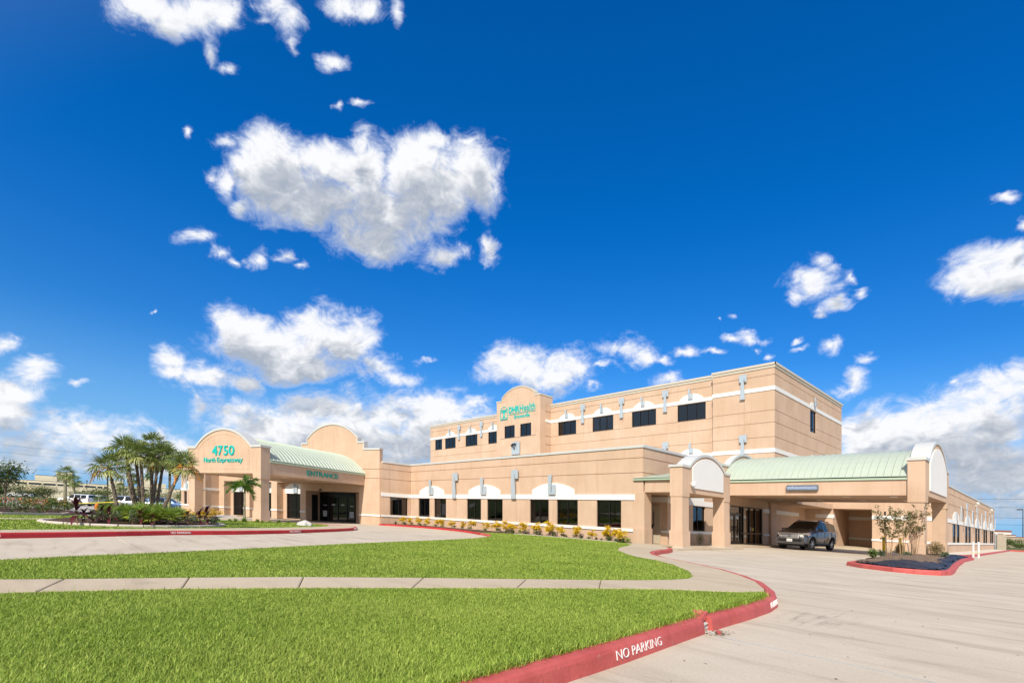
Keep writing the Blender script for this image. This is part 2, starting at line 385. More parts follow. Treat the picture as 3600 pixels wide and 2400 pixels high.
# ------------------------------------------------------------------ materials
def mat(name, col, rough=0.7, metal=0.0, spec=0.4, noise=None, bump=None, coat=0.0, col2=None, grain=None, tint=None, trans=0.0):
    """procedural material: noise=(scale, amount, detail) mottles, col2 with grain=(scale, lo, hi) adds a second tone, bump=(scale, strength, distance)"""
    m = bpy.data.materials.new(name); m.use_nodes = True
    t = NT(m.node_tree); b = t.n['Principled BSDF']
    b.inputs['Roughness'].default_value = rough; b.inputs['Metallic'].default_value = metal
    b.inputs['Specular IOR Level'].default_value = spec; b.inputs['Coat Weight'].default_value = coat
    pos = t.add('ShaderNodeNewGeometry').outputs['Position']
    c = (*col, 1)
    if col2:
        f = t.ramp(t.noise(pos, grain[0], 5, 0.6), grain[1], grain[2])
        c = t.mix(f, c, (*col2, 1))
    if tint:
        a = t.add('ShaderNodeAttribute', attribute_name='tint').outputs['Fac']
        c = t.mix(a, c, (*tint, 1))
    if noise:
        f = t.math('MULTIPLY_ADD', t.math('SUBTRACT', t.noise(pos, noise[0], noise[2] if len(noise) > 2 else 4, 0.6), 0.5), noise[1], 1.0)
        sc = t.add('ShaderNodeVectorMath', operation='SCALE')
        t.put(sc.inputs[0], c if isinstance(c, bpy.types.NodeSocket) else c[:3]); t.put(sc.inputs['Scale'], f); c = sc.outputs[0]
    t.put(b.inputs['Base Color'], c)
    if bump:
        bp = t.add('ShaderNodeBump'); bp.inputs['Strength'].default_value = bump[1]; bp.inputs['Distance'].default_value = bump[2]
        t.l.new(t.noise(pos, bump[0], 5, 0.65), bp.inputs['Height']); t.l.new(bp.outputs[0], b.inputs['Normal'])
    if trans:
        b.inputs['Transmission Weight'].default_value = 0
        tr = t.add('ShaderNodeBsdfTranslucent'); t.put(tr.inputs[0], c)
        mx = t.add('ShaderNodeMixShader'); mx.inputs[0].default_value = trans
        t.l.new(b.outputs[0], mx.inputs[1]); t.l.new(tr.outputs[0], mx.inputs[2])
        t.l.new(mx.outputs[0], t.n['Material Output'].inputs[0])
    return m

M = {}
def stucco():
    m = bpy.data.materials.new('peach_stucco'); m.use_nodes = True
    t = NT(m.node_tree); b = t.n['Principled BSDF']; b.inputs['Roughness'].default_value = 0.92; b.inputs['Specular IOR Level'].default_value = 0.2
    pos = t.add('ShaderNodeNewGeometry').outputs['Position']
    big = t.noise(pos, 0.55, 4, 0.6); streak = t.noise(t.vec('MULTIPLY', pos, (3.2, 3.2, 0.35)), 1.6, 4, 0.6); fine = t.noise(pos, 46, 3, 0.7)
    c = t.mix(t.ramp(big, 0.32, 0.68), (0.590, 0.420, 0.294, 1), (0.668, 0.484, 0.352, 1))
    c = t.mix(t.ramp(streak, 0.47, 0.74, 0, 0.42), c, (0.535, 0.335, 0.215, 1))
    c = t.mix(t.ramp(fine, 0.35, 0.75, 0, 0.22), c, (0.50, 0.30, 0.18, 1))
    t.put(b.inputs['Base Color'], c)
    bp = t.add('ShaderNodeBump'); bp.inputs['Strength'].default_value = 0.5; bp.inputs['Distance'].default_value = 0.008
    t.l.new(t.noise(pos, 60, 4, 0.7), bp.inputs['Height']); t.l.new(bp.outputs[0], b.inputs['Normal'])
    return m
M['stucco'] = stucco()

def fine_o(t, flat): return t.noise(flat, 9, 4, 0.7)
def concrete(name, c1, c2, c3, stain=0.5, streak=True):
    m = bpy.data.materials.new(name); m.use_nodes = True
    t = NT(m.node_tree); b = t.n['Principled BSDF']; b.inputs['Roughness'].default_value = 0.88; b.inputs['Specular IOR Level'].default_value = 0.25
    pos = t.add('ShaderNodeNewGeometry').outputs['Position']
    flat = t.vec('MULTIPLY', pos, (1, 1, 0))
    c = t.mix(t.ramp(t.noise(flat, 0.5, 6, 0.65), 0.35, 0.66), (*c1, 1), (*c2, 1))
    # drag marks and tyre dust along the drive
    wear = t.noise(t.vec('MULTIPLY', flat, (0.35, 2.4, 1)), 0.9, 6, 0.68, 0.4)
    c = t.mix(t.ramp(wear, 0.47, 0.74, 0, stain), c, (*c3, 1))
    blot = t.noise(flat, 0.23, 5, 0.6)
    c = t.mix(t.ramp(blot, 0.58, 0.78, 0, stain * 0.6), c, (*c3, 1))
    fine = t.noise(flat, 38, 4, 0.75)
    c = t.mix(t.ramp(fine, 0.42, 0.72, 0, 0.38), c, tuple(v * 0.62 for v in c1) + (1,))
    # tyre scuffs where cars cut the bend, a few oil drips
    sc = t.vec('LENGTH', t.vec('MULTIPLY', t.vec('SUBTRACT', flat, (-2.15, 7.3, 0)), (1.7, 0.75, 0)))
    rub = t.noise(t.vec('MULTIPLY', flat, (7, 1.1, 1)), 1.5, 5, 0.7)
    c = t.mix(t.math('MULTIPLY', t.ramp(sc, 1.0, 0.1), t.ramp(rub, 0.46, 0.74, 0, 0.75)), c, (0.14, 0.12, 0.105, 1))
    drip = t.add('ShaderNodeTexVoronoi'); t.put(drip.inputs['Vector'], flat); drip.inputs['Scale'].default_value = 0.55
    c = t.mix(t.ramp(t.math('ADD', drip.outputs['Distance'], t.math('MULTIPLY', fine_o(t, flat), 0.10)), 0.17, 0.07, 0, 0.30), c, (0.16, 0.14, 0.12, 1))
    peb = t.add('ShaderNodeTexVoronoi'); t.put(peb.inputs['Vector'], flat); peb.inputs['Scale'].default_value = 95
    c = t.mix(t.ramp(peb.outputs['Distance'], 0.0, 0.22, 0.35, 0.0), c, tuple(v * 0.45 for v in c1) + (1,))
    t.put(b.inputs['Base Color'], c)
    bp = t.add('ShaderNodeBump'); bp.inputs['Strength'].default_value = 0.35; bp.inputs['Distance'].default_value = 0.006
    t.l.new(t.noise(flat, 55, 5, 0.75), bp.inputs['Height']); t.l.new(bp.outputs[0], b.inputs['Normal'])
    return m
M['pave'] = concrete('driveway_concrete', (0.545, 0.465, 0.365), (0.600, 0.522, 0.418), (0.33, 0.27, 0.20), 0.68)
M['walk'] = concrete('sidewalk_concrete', (0.510, 0.415, 0.295), (0.560, 0.465, 0.335), (0.37, 0.29, 0.20), 0.5)
M['lot'] = concrete('lot_concrete', (0.46, 0.42, 0.37), (0.54, 0.50, 0.45), (0.34, 0.30, 0.26), 0.4)
M['asphalt'] = mat('asphalt', (0.05, 0.052, 0.058), 0.9, noise=(3, 0.4), bump=(60, 0.3, 0.01))
M['white'] = mat('white_plaster_band', (0.80, 0.79, 0.76), 0.8, noise=(1.5, 0.10), bump=(50, 0.25, 0.005))
M['coping'] = mat('pale_metal_coping', (0.66, 0.66, 0.62), 0.42, 0.15, noise=(1.2, 0.12))
M['cap'] = mat('cream_stone_cornice', (0.60, 0.54, 0.44), 0.8, noise=(1.5, 0.12))
M['green'] = mat('pale_green_standing_seam', (0.465, 0.525, 0.430), 0.42, 0.05, noise=(0.8, 0.14))
M['greentrim'] = mat('green_metal_trim', (0.46, 0.58, 0.43), 0.45, 0.1, noise=(1.0, 0.1))
M['orn'] = mat('blue_grey_metal', (0.46, 0.53, 0.58), 0.45, 0.15, noise=(1.5, 0.08))
M['sash'] = mat('dark_bronze_frame', (0.022, 0.018, 0.016), 0.35, 0.3)
M['black'] = mat('black_frame', (0.010, 0.010, 0.011), 0.35, 0.2)
M['teal'] = mat('turquoise_acrylic', (0.0, 0.52, 0.47), 0.3, noise=(6, 0.1))
M['tealdark'] = mat('deep_green_acrylic', (0.0, 0.27, 0.23), 0.35)
def kerb_paint(name, c1, c2, chip):
    m = bpy.data.materials.new(name); m.use_nodes = True
    t = NT(m.node_tree); b = t.n['Principled BSDF']; b.inputs['Roughness'].default_value = 0.62
    pos = t.add('ShaderNodeNewGeometry').outputs['Position']
    c = t.mix(t.ramp(t.noise(pos, 2.2, 5, 0.65), 0.38, 0.68), (*c1, 1), (*c2, 1))
    c = t.mix(t.ramp(t.noise(pos, 22, 5, 0.7), 0.55, 0.78, 0, 0.55), c, tuple(v * 0.45 for v in c2) + (1,))
    c = t.mix(t.ramp(t.noise(pos, 6.5, 8, 0.75), 0.655, 0.675, 0, chip), c, (0.42, 0.37, 0.31, 1))
    t.put(b.inputs['Base Color'], c)
    bp = t.add('ShaderNodeBump'); bp.inputs['Strength'].default_value = 0.7; bp.inputs['Distance'].default_value = 0.012
    t.l.new(t.noise(pos, 34, 5, 0.7), bp.inputs['Height']); t.l.new(bp.outputs[0], b.inputs['Normal'])
    return m
M['red'] = kerb_paint('red_kerb_paint', (0.560, 0.110, 0.096), (0.46, 0.078, 0.066), 0.9)
M['redbright'] = kerb_paint('bright_red_kerb_paint', (0.52, 0.026, 0.030), (0.40, 0.016, 0.020), 0.6)
M['stencil'] = mat('white_stencil_paint', (0.82, 0.80, 0.78), 0.7, noise=(40, 0.3))
M['rawconc'] = mat('broken_concrete', (0.55, 0.52, 0.48), 0.9, noise=(30, 0.5), bump=(40, 0.8, 0.01))
M['mulch'] = mat('brown_mulch', (0.085, 0.048, 0.032), 0.95, col2=(0.17, 0.10, 0.065), grain=(22, 0.48, 0.75), noise=(60, 0.8), bump=(28, 1.0, 0.05))
M['litter'] = mat('dry_leaf_mulch', (0.20, 0.13, 0.085), 0.95, col2=(0.42, 0.33, 0.22), grain=(16, 0.52, 0.68), noise=(50, 0.8), bump=(26, 1.0, 0.05))
M['fabric'] = mat('black_weed_fabric', (0.020, 0.022, 0.030), 0.38, noise=(10, 0.6), bump=(3.5, 1.0, 0.12))
M['edge'] = mat('pale_edging_block', (0.60, 0.52, 0.44), 0.85, noise=(5, 0.3), bump=(30, 0.4, 0.01))
M['gravel'] = mat('white_gravel', (0.66, 0.60, 0.50), 0.9, noise=(40, 0.5), bump=(40, 1.0, 0.03))
M['soil'] = mat('lawn_soil', (0.115, 0.150, 0.030), 0.95, noise=(20, 0.6), bump=(30, 0.8, 0.02))
M['field'] = mat('rough_grass', (0.085, 0.125, 0.030), 0.95, col2=(0.17, 0.155, 0.06), grain=(0.35, 0.45, 0.7), noise=(4, 0.5), bump=(8, 0.8, 0.1))
M['bank'] = mat('dry_earth_bank', (0.22, 0.155, 0.115), 0.95, col2=(0.14, 0.12, 0.055), grain=(0.5, 0.45, 0.65), noise=(3, 0.6), bump=(6, 1.0, 0.2))
M['yellow'] = mat('yellow_post_paint', (0.80, 0.52, 0.01), 0.45, noise=(4, 0.12))
M['tape'] = mat('yellow_barrier_tape', (0.72, 0.60, 0.04), 0.5)
M['orange'] = mat('orange_hydrant_paint', (0.78, 0.22, 0.01), 0.5)
M['hidoor'] = mat('beige_steel_door', (0.52, 0.44, 0.33), 0.5, noise=(2, 0.08))
M['mall'] = mat('cream_panel_far', (0.78, 0.68, 0.50), 0.9, noise=(0.4, 0.12))
M['mallglass'] = mat('dark_far_glass', (0.035, 0.045, 0.06), 0.2, spec=0.6)
M['plasterw'] = mat('white_far_plaster', (0.74, 0.71, 0.66), 0.9, noise=(1, 0.1))
M['tileroof'] = mat('red_clay_roof', (0.30, 0.095, 0.05), 0.85, noise=(4, 0.3))
M['block'] = mat('tan_block_wall', (0.42, 0.33, 0.25), 0.9, noise=(0.9, 0.35), bump=(12, 0.4, 0.02))
M['plywood'] = mat('weathered_board', (0.46, 0.38, 0.29), 0.85, noise=(3, 0.3))
M['galv'] = mat('galvanised_post', (0.50, 0.52, 0.54), 0.4, 0.6)
M['bronze'] = mat('dark_lamp_pole', (0.055, 0.040, 0.032), 0.5, 0.3)
M['lamp'] = mat('lamp_housing', (0.015, 0.015, 0.016), 0.4)
M['lens'] = mat('ceiling_lamp_lens', (0.75, 0.72, 0.66), 0.3)
M['paper'] = mat('white_paper_print', (0.50, 0.52, 0.56), 0.6, noise=(60, 1.4))
M['signface'] = mat('blue_sign_film', (0.30, 0.36, 0.50), 0.35, col2=(0.62, 0.66, 0.72), grain=(7, 0.62, 0.70), noise=(18, 0.5))
M['blueframe'] = mat('slate_sign_case', (0.16, 0.22, 0.28), 0.4, 0.2)
# plants
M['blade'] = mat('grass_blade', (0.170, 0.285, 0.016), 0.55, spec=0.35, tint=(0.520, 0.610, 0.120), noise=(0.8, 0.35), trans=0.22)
M['frond'] = mat('fan_palm_leaf', (0.130, 0.195, 0.045), 0.45, spec=0.45, noise=(9, 0.6), trans=0.18, tint=(0.40, 0.42, 0.13))
M['frondlow'] = mat('young_palm_leaf', (0.190, 0.300, 0.040), 0.45, spec=0.45, noise=(9, 0.5), trans=0.25, tint=(0.42, 0.46, 0.06))
M['feather'] = mat('feather_palm_leaf', (0.100, 0.200, 0.025), 0.45, spec=0.45, noise=(9, 0.5), trans=0.18, tint=(0.20, 0.32, 0.05))
M['trunk'] = mat('shaggy_palm_trunk', (0.150, 0.112, 0.082), 0.95, col2=(0.32, 0.26, 0.19), grain=(24, 0.45, 0.65), bump=(30, 1.0, 0.05))
M['smoothtrunk'] = mat('ringed_palm_trunk', (0.24, 0.20, 0.14), 0.8, col2=(0.30, 0.31, 0.17), grain=(5, 0.45, 0.6), bump=(20, 0.6, 0.02))
M['fruit'] = mat('orange_palm_fruit', (0.75, 0.30, 0.02), 0.6, noise=(30, 0.7))
M['ti'] = mat('burgundy_leaf', (0.060, 0.012, 0.016), 0.35, spec=0.5, noise=(10, 0.6), tint=(0.17, 0.026, 0.032))
M['bush'] = mat('green_leaf', (0.070, 0.115, 0.025), 0.6, noise=(6, 0.5), trans=0.15, tint=(0.16, 0.22, 0.05))
M['grey'] = mat('grey_green_leaf', (0.105, 0.145, 0.070), 0.65, noise=(8, 0.5), trans=0.15, tint=(0.22, 0.27, 0.14))
M['croton'] = mat('golden_croton_leaf', (0.62, 0.40, 0.010), 0.5, noise=(14, 0.5), trans=0.2, tint=(0.85, 0.62, 0.03))
M['lantana'] = mat('orange_blossom', (0.72, 0.20, 0.04), 0.6, noise=(20, 0.6))
M['sapling'] = mat('sapling_leaf', (0.095, 0.115, 0.035), 0.5, noise=(10, 0.6), trans=0.15, tint=(0.21, 0.17, 0.06))
M['dry'] = mat('dry_shrub_leaf', (0.13, 0.105, 0.035), 0.8, noise=(10, 0.6), tint=(0.28, 0.20, 0.08))
M['bark'] = mat('young_bark', (0.34, 0.22, 0.12), 0.9, noise=(14, 0.5))
M['darkbark'] = mat('grey_bark', (0.13, 0.095, 0.07), 0.95, noise=(14, 0.5))
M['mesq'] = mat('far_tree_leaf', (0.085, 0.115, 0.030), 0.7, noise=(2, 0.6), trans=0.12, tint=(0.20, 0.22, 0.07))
# vehicles
M['rubber'] = mat('tyre_rubber', (0.018, 0.018, 0.018), 0.85, noise=(20, 0.4))
M['alloy'] = mat('alloy_wheel', (0.55, 0.55, 0.55), 0.3, 0.8)
M['chrome'] = mat('chrome_trim', (0.72, 0.72, 0.72), 0.12, 1.0)
M['headlamp'] = mat('headlamp_glass', (0.78, 0.76, 0.70), 0.25, 0.0, spec=0.6)
M['silver'] = mat('silver_grille_bar', (0.66, 0.66, 0.66), 0.3, 0.25)
M['curtain'] = mat('brown_curtain', (0.30, 0.20, 0.13), 0.9, noise=(5, 0.3))
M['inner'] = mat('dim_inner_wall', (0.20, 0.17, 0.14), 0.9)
M['amber'] = mat('amber_lens', (0.60, 0.10, 0.03), 0.2)
M['plastic'] = mat('black_plastic', (0.012, 0.012, 0.013), 0.5)
def paint(n, c, metal=0.4): return mat(n, c, 0.32, metal, coat=1.0)
M['p_grey'] = paint('warm_grey_car_paint', (0.095, 0.092, 0.094), 0.3)
M['p_white'] = paint('white_car_paint', (0.78, 0.78, 0.77), 0.0)
M['p_silver'] = paint('silver_car_paint', (0.50, 0.52, 0.54), 0.6)
M['p_navy'] = paint('navy_car_paint', (0.012, 0.018, 0.055), 0.3)
M['p_blue'] = paint('blue_car_paint', (0.035, 0.085, 0.22), 0.3)

def glass(name, tintc, rough=0.02, see=0.0):
    """tinted glazing: mirror-bright at grazing angles, a dim view of the room behind"""
    m = bpy.data.materials.new(name); m.use_nodes = True
    t = NT(m.node_tree); b = t.n['Principled BSDF']
    b.inputs['Base Color'].default_value = (*tintc, 1); b.inputs['Roughness'].default_value = rough
    b.inputs['Specular IOR Level'].default_value = 0.6; b.inputs['IOR'].default_value = 1.52
    pos = t.add('ShaderNodeNewGeometry').outputs['Position']
    bp = t.add('ShaderNodeBump'); bp.inputs['Strength'].default_value = 0.10; bp.inputs['Distance'].default_value = 0.02
    t.l.new(t.noise(pos, 1.3, 2, 0.5), bp.inputs['Height']); t.l.new(bp.outputs[0], b.inputs['Normal'])
    if see:
        gl = t.add('ShaderNodeBsdfGlossy'); gl.inputs['Roughness'].default_value = rough; t.l.new(bp.outputs[0], gl.inputs['Normal'])
        tr = t.add('ShaderNodeBsdfTransparent'); tr.inputs[0].default_value = (see, see * .96, see * .92, 1)
        fr = t.add('ShaderNodeFresnel'); fr.inputs[0].default_value = 1.52
        mx = t.add('ShaderNodeMixShader'); t.l.new(t.math('MULTIPLY_ADD', fr.outputs[0], 1.15, 0.035), mx.inputs[0])
        t.l.new(tr.outputs[0], mx.inputs[1]); t.l.new(gl.outputs[0], mx.inputs[2]); t.l.new(mx.outputs[0], t.n['Material Output'].inputs[0])
    return m
M['glass'] = glass('tinted_window_glass', (0.012, 0.011, 0.012), see=0.42)
M['glassblue'] = glass('upper_window_glass', (0.014, 0.017, 0.024), see=0.40)
M['doorglass'] = glass('door_glass', (0.006, 0.006, 0.007), 0.01)
M['carglass'] = glass('car_glass', (0.010, 0.012, 0.013), 0.01)

# ------------------------------------------------------------------ ground
def S_(o, name=None): return tag(o, kind='structure')

MB().poly([(-3000, -2600), (2600, -2600), (2600, 3000), (-3000, 3000)], -0.72, -0.62).build('terrain', M['field']); S_(bpy.data.objects['terrain'])

# base sheet of the drives (slabs lie on it where they can be told apart)
pave = MB().poly([(-41, -30), (16, -30), (16, 140), (-16, 140), (-16, 60), (-70, 20), (-41, 8)], -0.30, -0.045).build('driveway', M['pave']); S_(pave)

def slab_piece(pts, z0, z1, parent, m, gap=0.008, name='paving_slab', jit=0.0015):
    """one cast slab: outline drawn in by half the joint, edges eased"""
    n = len(pts); cx = sum(p[0] for p in pts) / n; cy = sum(p[1] for p in pts) / n
    def ins(g):
        out = []
        for i in range(n):
            a, b, c = Vector(pts[i - 1]), Vector(pts[i]), Vector(pts[(i + 1) % n])
            e1 = (b - a).normalized(); e2 = (c - b).normalized()
            n1 = Vector((-e1.y, e1.x)); n2 = Vector((-e2.y, e2.x))
            if n1.dot(Vector((cx, cy)) - b) < 0 and n2.dot(Vector((cx, cy)) - b) < 0: n1, n2 = -n1, -n2
            k = (n1 + n2); k = k / max(0.35, k.dot(n1)) if k.length > 1e-6 else n1
            out.append(tuple(b + k * g))
        return out
    A, B = ins(gap * 0.5), ins(gap * 0.5 + 0.012)
    dz = rng.uniform(-jit, jit)
    m_ = MB(); m_.v = [(x, y, z0) for x, y in A] + [(x, y, z1 - 0.006 + dz) for x, y in A] + [(x, y, z1 + dz) for x, y in B]
    m_.f = [tuple(range(n - 1, -1, -1)), tuple(range(2 * n, 3 * n))] + [(i, (i + 1) % n, (i + 1) % n + n, i + n) for i in range(n)] + [(i + n, (i + 1) % n + n, (i + 1) % n + 2 * n, i + 2 * n) for i in range(n)]
    return m_.build(name, m, parent)

xs = [-41.0 + 4.2 * i for i in range(14)]
ys = [-5.6, -2.2, 1.4, 5.02, 8.55, 11.8, 15.75, 19.0, 22.6, 26.2, 29.8, 33.6, 37.4, 41.2, 45.4, 50.0, 56, 62, 68, 74, 80]
for i in range(len(xs) - 1):
    for j in range(len(ys) - 1):
        if xs[i] < -16.5 and ys[j] > 20: continue
        slab_piece([(xs[i], ys[j]), (xs[i + 1], ys[j]), (xs[i + 1], ys[j + 1]), (xs[i], ys[j + 1])], -0.06, 0.0, pave, M['pave'])

# --- raised island with the sidewalk, between drive, clinic and the near kerb
KERB = [(-2.02, -2.0), (-2.12, 0.6), (-2.22, 2.03), (-2.29, 2.63), (-2.33, 3.31), (-2.40, 3.95), (-2.46, 4.60), (-2.53, 5.26), (-2.56, 5.79), (-2.60, 6.50),
        (-2.66, 7.15), (-2.80, 7.85), (-3.12, 8.62), (-3.70, 9.70), (-4.40, 10.62), (-5.30, 11.58), (-6.30, 12.38), (-7.20, 13.02), (-8.05, 13.60), (-8.75, 14.30),
        (-9.30, 15.05), (-9.85, 16.05), (-10.25, 17.10), (-10.55, 18.20), (-11.05, 19.30), (-11.80, 20.25), (-12.4, 20.6)]
FAREDGE = [(-9.7, -3.2), (-10.53, -0.53), (-10.98, 0.25), (-11.40, 1.3), (-12.15, 2.89), (-13.75, 6.0), (-14.70, 8.07), (-15.60, 10.14), (-16.45, 11.96), (-17.45, 13.75), (-18.70, 15.43), (-20.3, 16.95), (-21.6, 17.9), (-23.0, 18.55)]
BEDKERB = [(-23.14, 18.56), (-25.1, 19.44), (-27.2, 20.12), (-29.02, 20.42), (-31.92, 20.55), (-34.06, 20.1), (-36.1, 19.0)]

def inset(line, g):
    """shift an open line to its left by g"""
    out = []
    for i in range(len(line)):
        a = Vector(line[max(i - 1, 0)]); b = Vector(line[min(i + 1, len(line) - 1)]); t = (b - a).normalized()
        out.append((line[i][0] - t.y * g, line[i][1] + t.x * g))
    return out

island = MB().poly(inset(KERB, 0.10) + [(-12.4, 22.3), (-36.2, 22.3), (-36.2, 19.1)] + inset(BEDKERB[::-1], 0.10)[1:] + inset(FAREDGE[::-1], 0.10) + [(-7, -6), (-2.2, -6)], -0.2, 0.105).build('island_base', M['soil']); S_(island)

def kerb(line, name, m, h=0.15, w=0.16, batter=0.02, face=1, joints=3.0):
    """cast kerb swept along its road line (road to the right of the line when face=1), in stones with joints"""
    pts = [Vector(p) for p in line]
    seg = [0]
    for a, b in zip(pts, pts[1:]): seg.append(seg[-1] + (b - a).length)
    L = seg[-1]
    def at(s):
        s = min(max(s, 0), L)
        for i in range(len(pts) - 1):
            if s <= seg[i + 1] + 1e-9:
                f = (s - seg[i]) / max(1e-9, seg[i + 1] - seg[i]); return pts[i].lerp(pts[i + 1], f)
        return pts[-1]
    def tan(s):
        return (at(s + 0.25) - at(s - 0.25)).normalized()
    prof = [(0, -0.12), (0.0, 0.0), (batter * 0.7, h * 0.72), (batter + 0.008, h * 0.90), (batter + 0.028, h * 0.985), (batter + 0.06, h), (w - 0.02, h), (w, h - 0.015), (w, -0.12)]
    root = None; n = max(1, round(L / joints)); step = L / n
    for k in range(n):
        s0, s1 = k * step + 0.004, (k + 1) * step - 0.004
        q = max(2, int((s1 - s0) / 0.18)); m_ = MB(); np_ = len(prof)
        for i in range(q + 1):
            s = s0 + (s1 - s0) * i / q; p = at(s); t = tan(s); nn = Vector((-t.y, t.x)) * face
            wob = 0.0025 * (1 + math.sin(s * 5.1)) + 0.001 * (1 + math.sin(s * 13.7 + 1))
            for (a, z) in prof:
                m_.v.append((p.x + nn.x * (a + wob), p.y + nn.y * (a + wob), z + (0.002 * math.sin(s * 7.7 + a * 40) if z > 0.02 else 0)))
        for i in range(q):
            for j in range(np_):
                m_.f.append((i * np_ + j, i * np_ + (j + 1) % np_, (i + 1) * np_ + (j + 1) % np_, (i + 1) * np_ + j))
        m_.f += [tuple(range(np_ - 1, -1, -1)), tuple(q * np_ + j for j in range(np_))]
        if root is None:
            root = m_.build(name, m); S_(root)
        else: m_.build('kerb_stone', m, root)
    return root

def cut(line, y0, y1):
    """the part of the near kerb line between two Y values"""
    out = []
    for (a, b) in zip(line, line[1:]):
        for y in ((y0,) if a[1] <= y0 < b[1] else ()):
            f = (y - a[1]) / (b[1] - a[1]); out.append((a[0] + f * (b[0] - a[0]), y))
        if y0 < b[1] <= y1: out.append(b)
        if a[1] <= y1 < b[1]:
            f = (y1 - a[1]) / (b[1] - a[1]); out.append((a[0] + f * (b[0] - a[0]), y1))
    return out
kerb(cut(KERB, -1.9, 5.02), 'kerb', M['red'], 0.152, joints=7)
kerb(cut(KERB, 5.24, 20.6), 'kerb', M['red'], 0.150, joints=6)
kerb(FAREDGE[::-1], 'kerb', M['red'], 0.125, joints=6, face=1)
kerb(BEDKERB[::-1], 'kerb', M['redbright'], 0.125, joints=5, face=1)

# sidewalk slabs across the lawn: a strip, then the wide apron towards the walkway
LA = [(-7.32, -2.6), (-6.98, -1.2), (-6.83, -0.09), (-6.56, 1.08), (-6.15, 2.19), (-5.62, 3.42), (-5.05, 4.72), (-4.52, 5.85)]
LB = [(-8.75, -2.8), (-8.16, -1.15), (-7.77, 0.13), (-7.47, 1.31), (-7.08, 2.59), (-6.42, 4.10), (-5.72, 5.55), (-5.14, 6.70)]
walk = MB().poly([(-6.9, -3.0), (-8.8, -3.0)] + LB[1:] + LA[::-1][:-1], 0.10, 0.118).build('sidewalk', M['walk']); S_(walk)
for i in range(len(LA) - 1):
    slab_piece([LA[i], LA[i + 1], LB[i + 1], LB[i]], 0.10, 0.155, walk, M['walk'], gap=0.016, name='sidewalk_slab')
KIN = inset(KERB, 0.165)
L2R = [(-5.14, 6.70), (-4.80, 7.55), (-4.66, 8.05), (-4.62, 8.55), (-4.80, 9.10), (-5.42, 10.1), (-6.53, 11.35), (-7.5, 12.13), (-8.43, 12.62), (-9.3, 13.4), (-10.5, 14.63), (-11.48, 16.06), (-12.4, 17.9), (-13.2, 19.5), (-14.1, 20.3)]
AP1 = [(-4.52, 5.85), (-4.05, 6.75), (-3.55, 7.35), (-3.28, 7.75), (-3.16, 8.25)]
ksub = [p for p in KIN if 8.3 < p[1] < 11.2]
slab_piece(AP1 + ksub + [(-5.42, 10.1), (-4.80, 9.10), (-4.62, 8.55), (-4.66, 8.05), (-4.80, 7.55), (-5.14, 6.70)], 0.10, 0.155, walk, M['walk'], gap=0.012, name='sidewalk_slab')
ksub2 = [ksub[-1]] + [p for p in KIN if 11.2 < p[1] < 14.8]
slab_piece(ksub2 + [(-9.3, 13.4), (-8.43, 12.62), (-7.5, 12.13), (-6.53, 11.35), (-5.42, 10.1)], 0.10, 0.155, walk, M['walk'], gap=0.012, name='sidewalk_slab')
ksub3 = [ksub2[-1]] + [p for p in KIN if 14.8 < p[1] < 20.7]
slab_piece(ksub3 + [(-12.45, 21.6), (-14.1, 21.6), (-14.1, 20.3), (-13.2, 19.5), (-12.4, 17.9), (-11.48, 16.06), (-10.5, 14.63), (-9.3, 13.4)], 0.10, 0.155, walk, M['walk'], gap=0.012, name='sidewalk_slab')
# walkway floor inside the alcove and under the small gable
slab_piece([(-12.3, 20.7), (-11.6, 20.6), (-11.5, 27.3), (-14.2, 27.3), (-15.3, 24.4), (-15.3, 21.65), (-12.45, 21.6)], -0.05, 0.07, walk, M['walk'], gap=0.01, name='walkway_slab')
slab_piece([(-14.2, 27.4), (-12.6, 27.4), (-12.6, 45.4), (-14.2, 45.4)], -0.05, 0.085, walk, M['walk'], gap=0.01, name='walkway_slab')
slab_piece([(-12.5, 42.6), (-6.5, 42.6), (-6.5, 45.6), (-12.5, 45.6)], -0.05, 0.10, walk, M['walk'], gap=0.01, name='walkway_slab')
slab_piece([(-12.2, 45.7), (-9.75, 45.7), (-9.75, 49.95), (-12.2, 49.95)], -0.05, 0.12, walk, M['walk'], gap=0.01, name='walkway_slab')

# lawns
LAWN1 = LA + AP1[1:] + [p for p in KIN[::-1] if -2.0 < p[1] < 8.2] + [(-2.3, -3.0), (-6.9, -3.0)]
LAWN2 = [(-8.8, -3.0)] + LB[1:] + L2R[1:] + [(-15.0, 20.75), (-17.6, 20.75), (-20.0, 20.6), (-22.2, 20.4), (-23.2, 19.6), (-23.0, 18.75)] + inset(FAREDGE[::-1], 0.17)[1:]

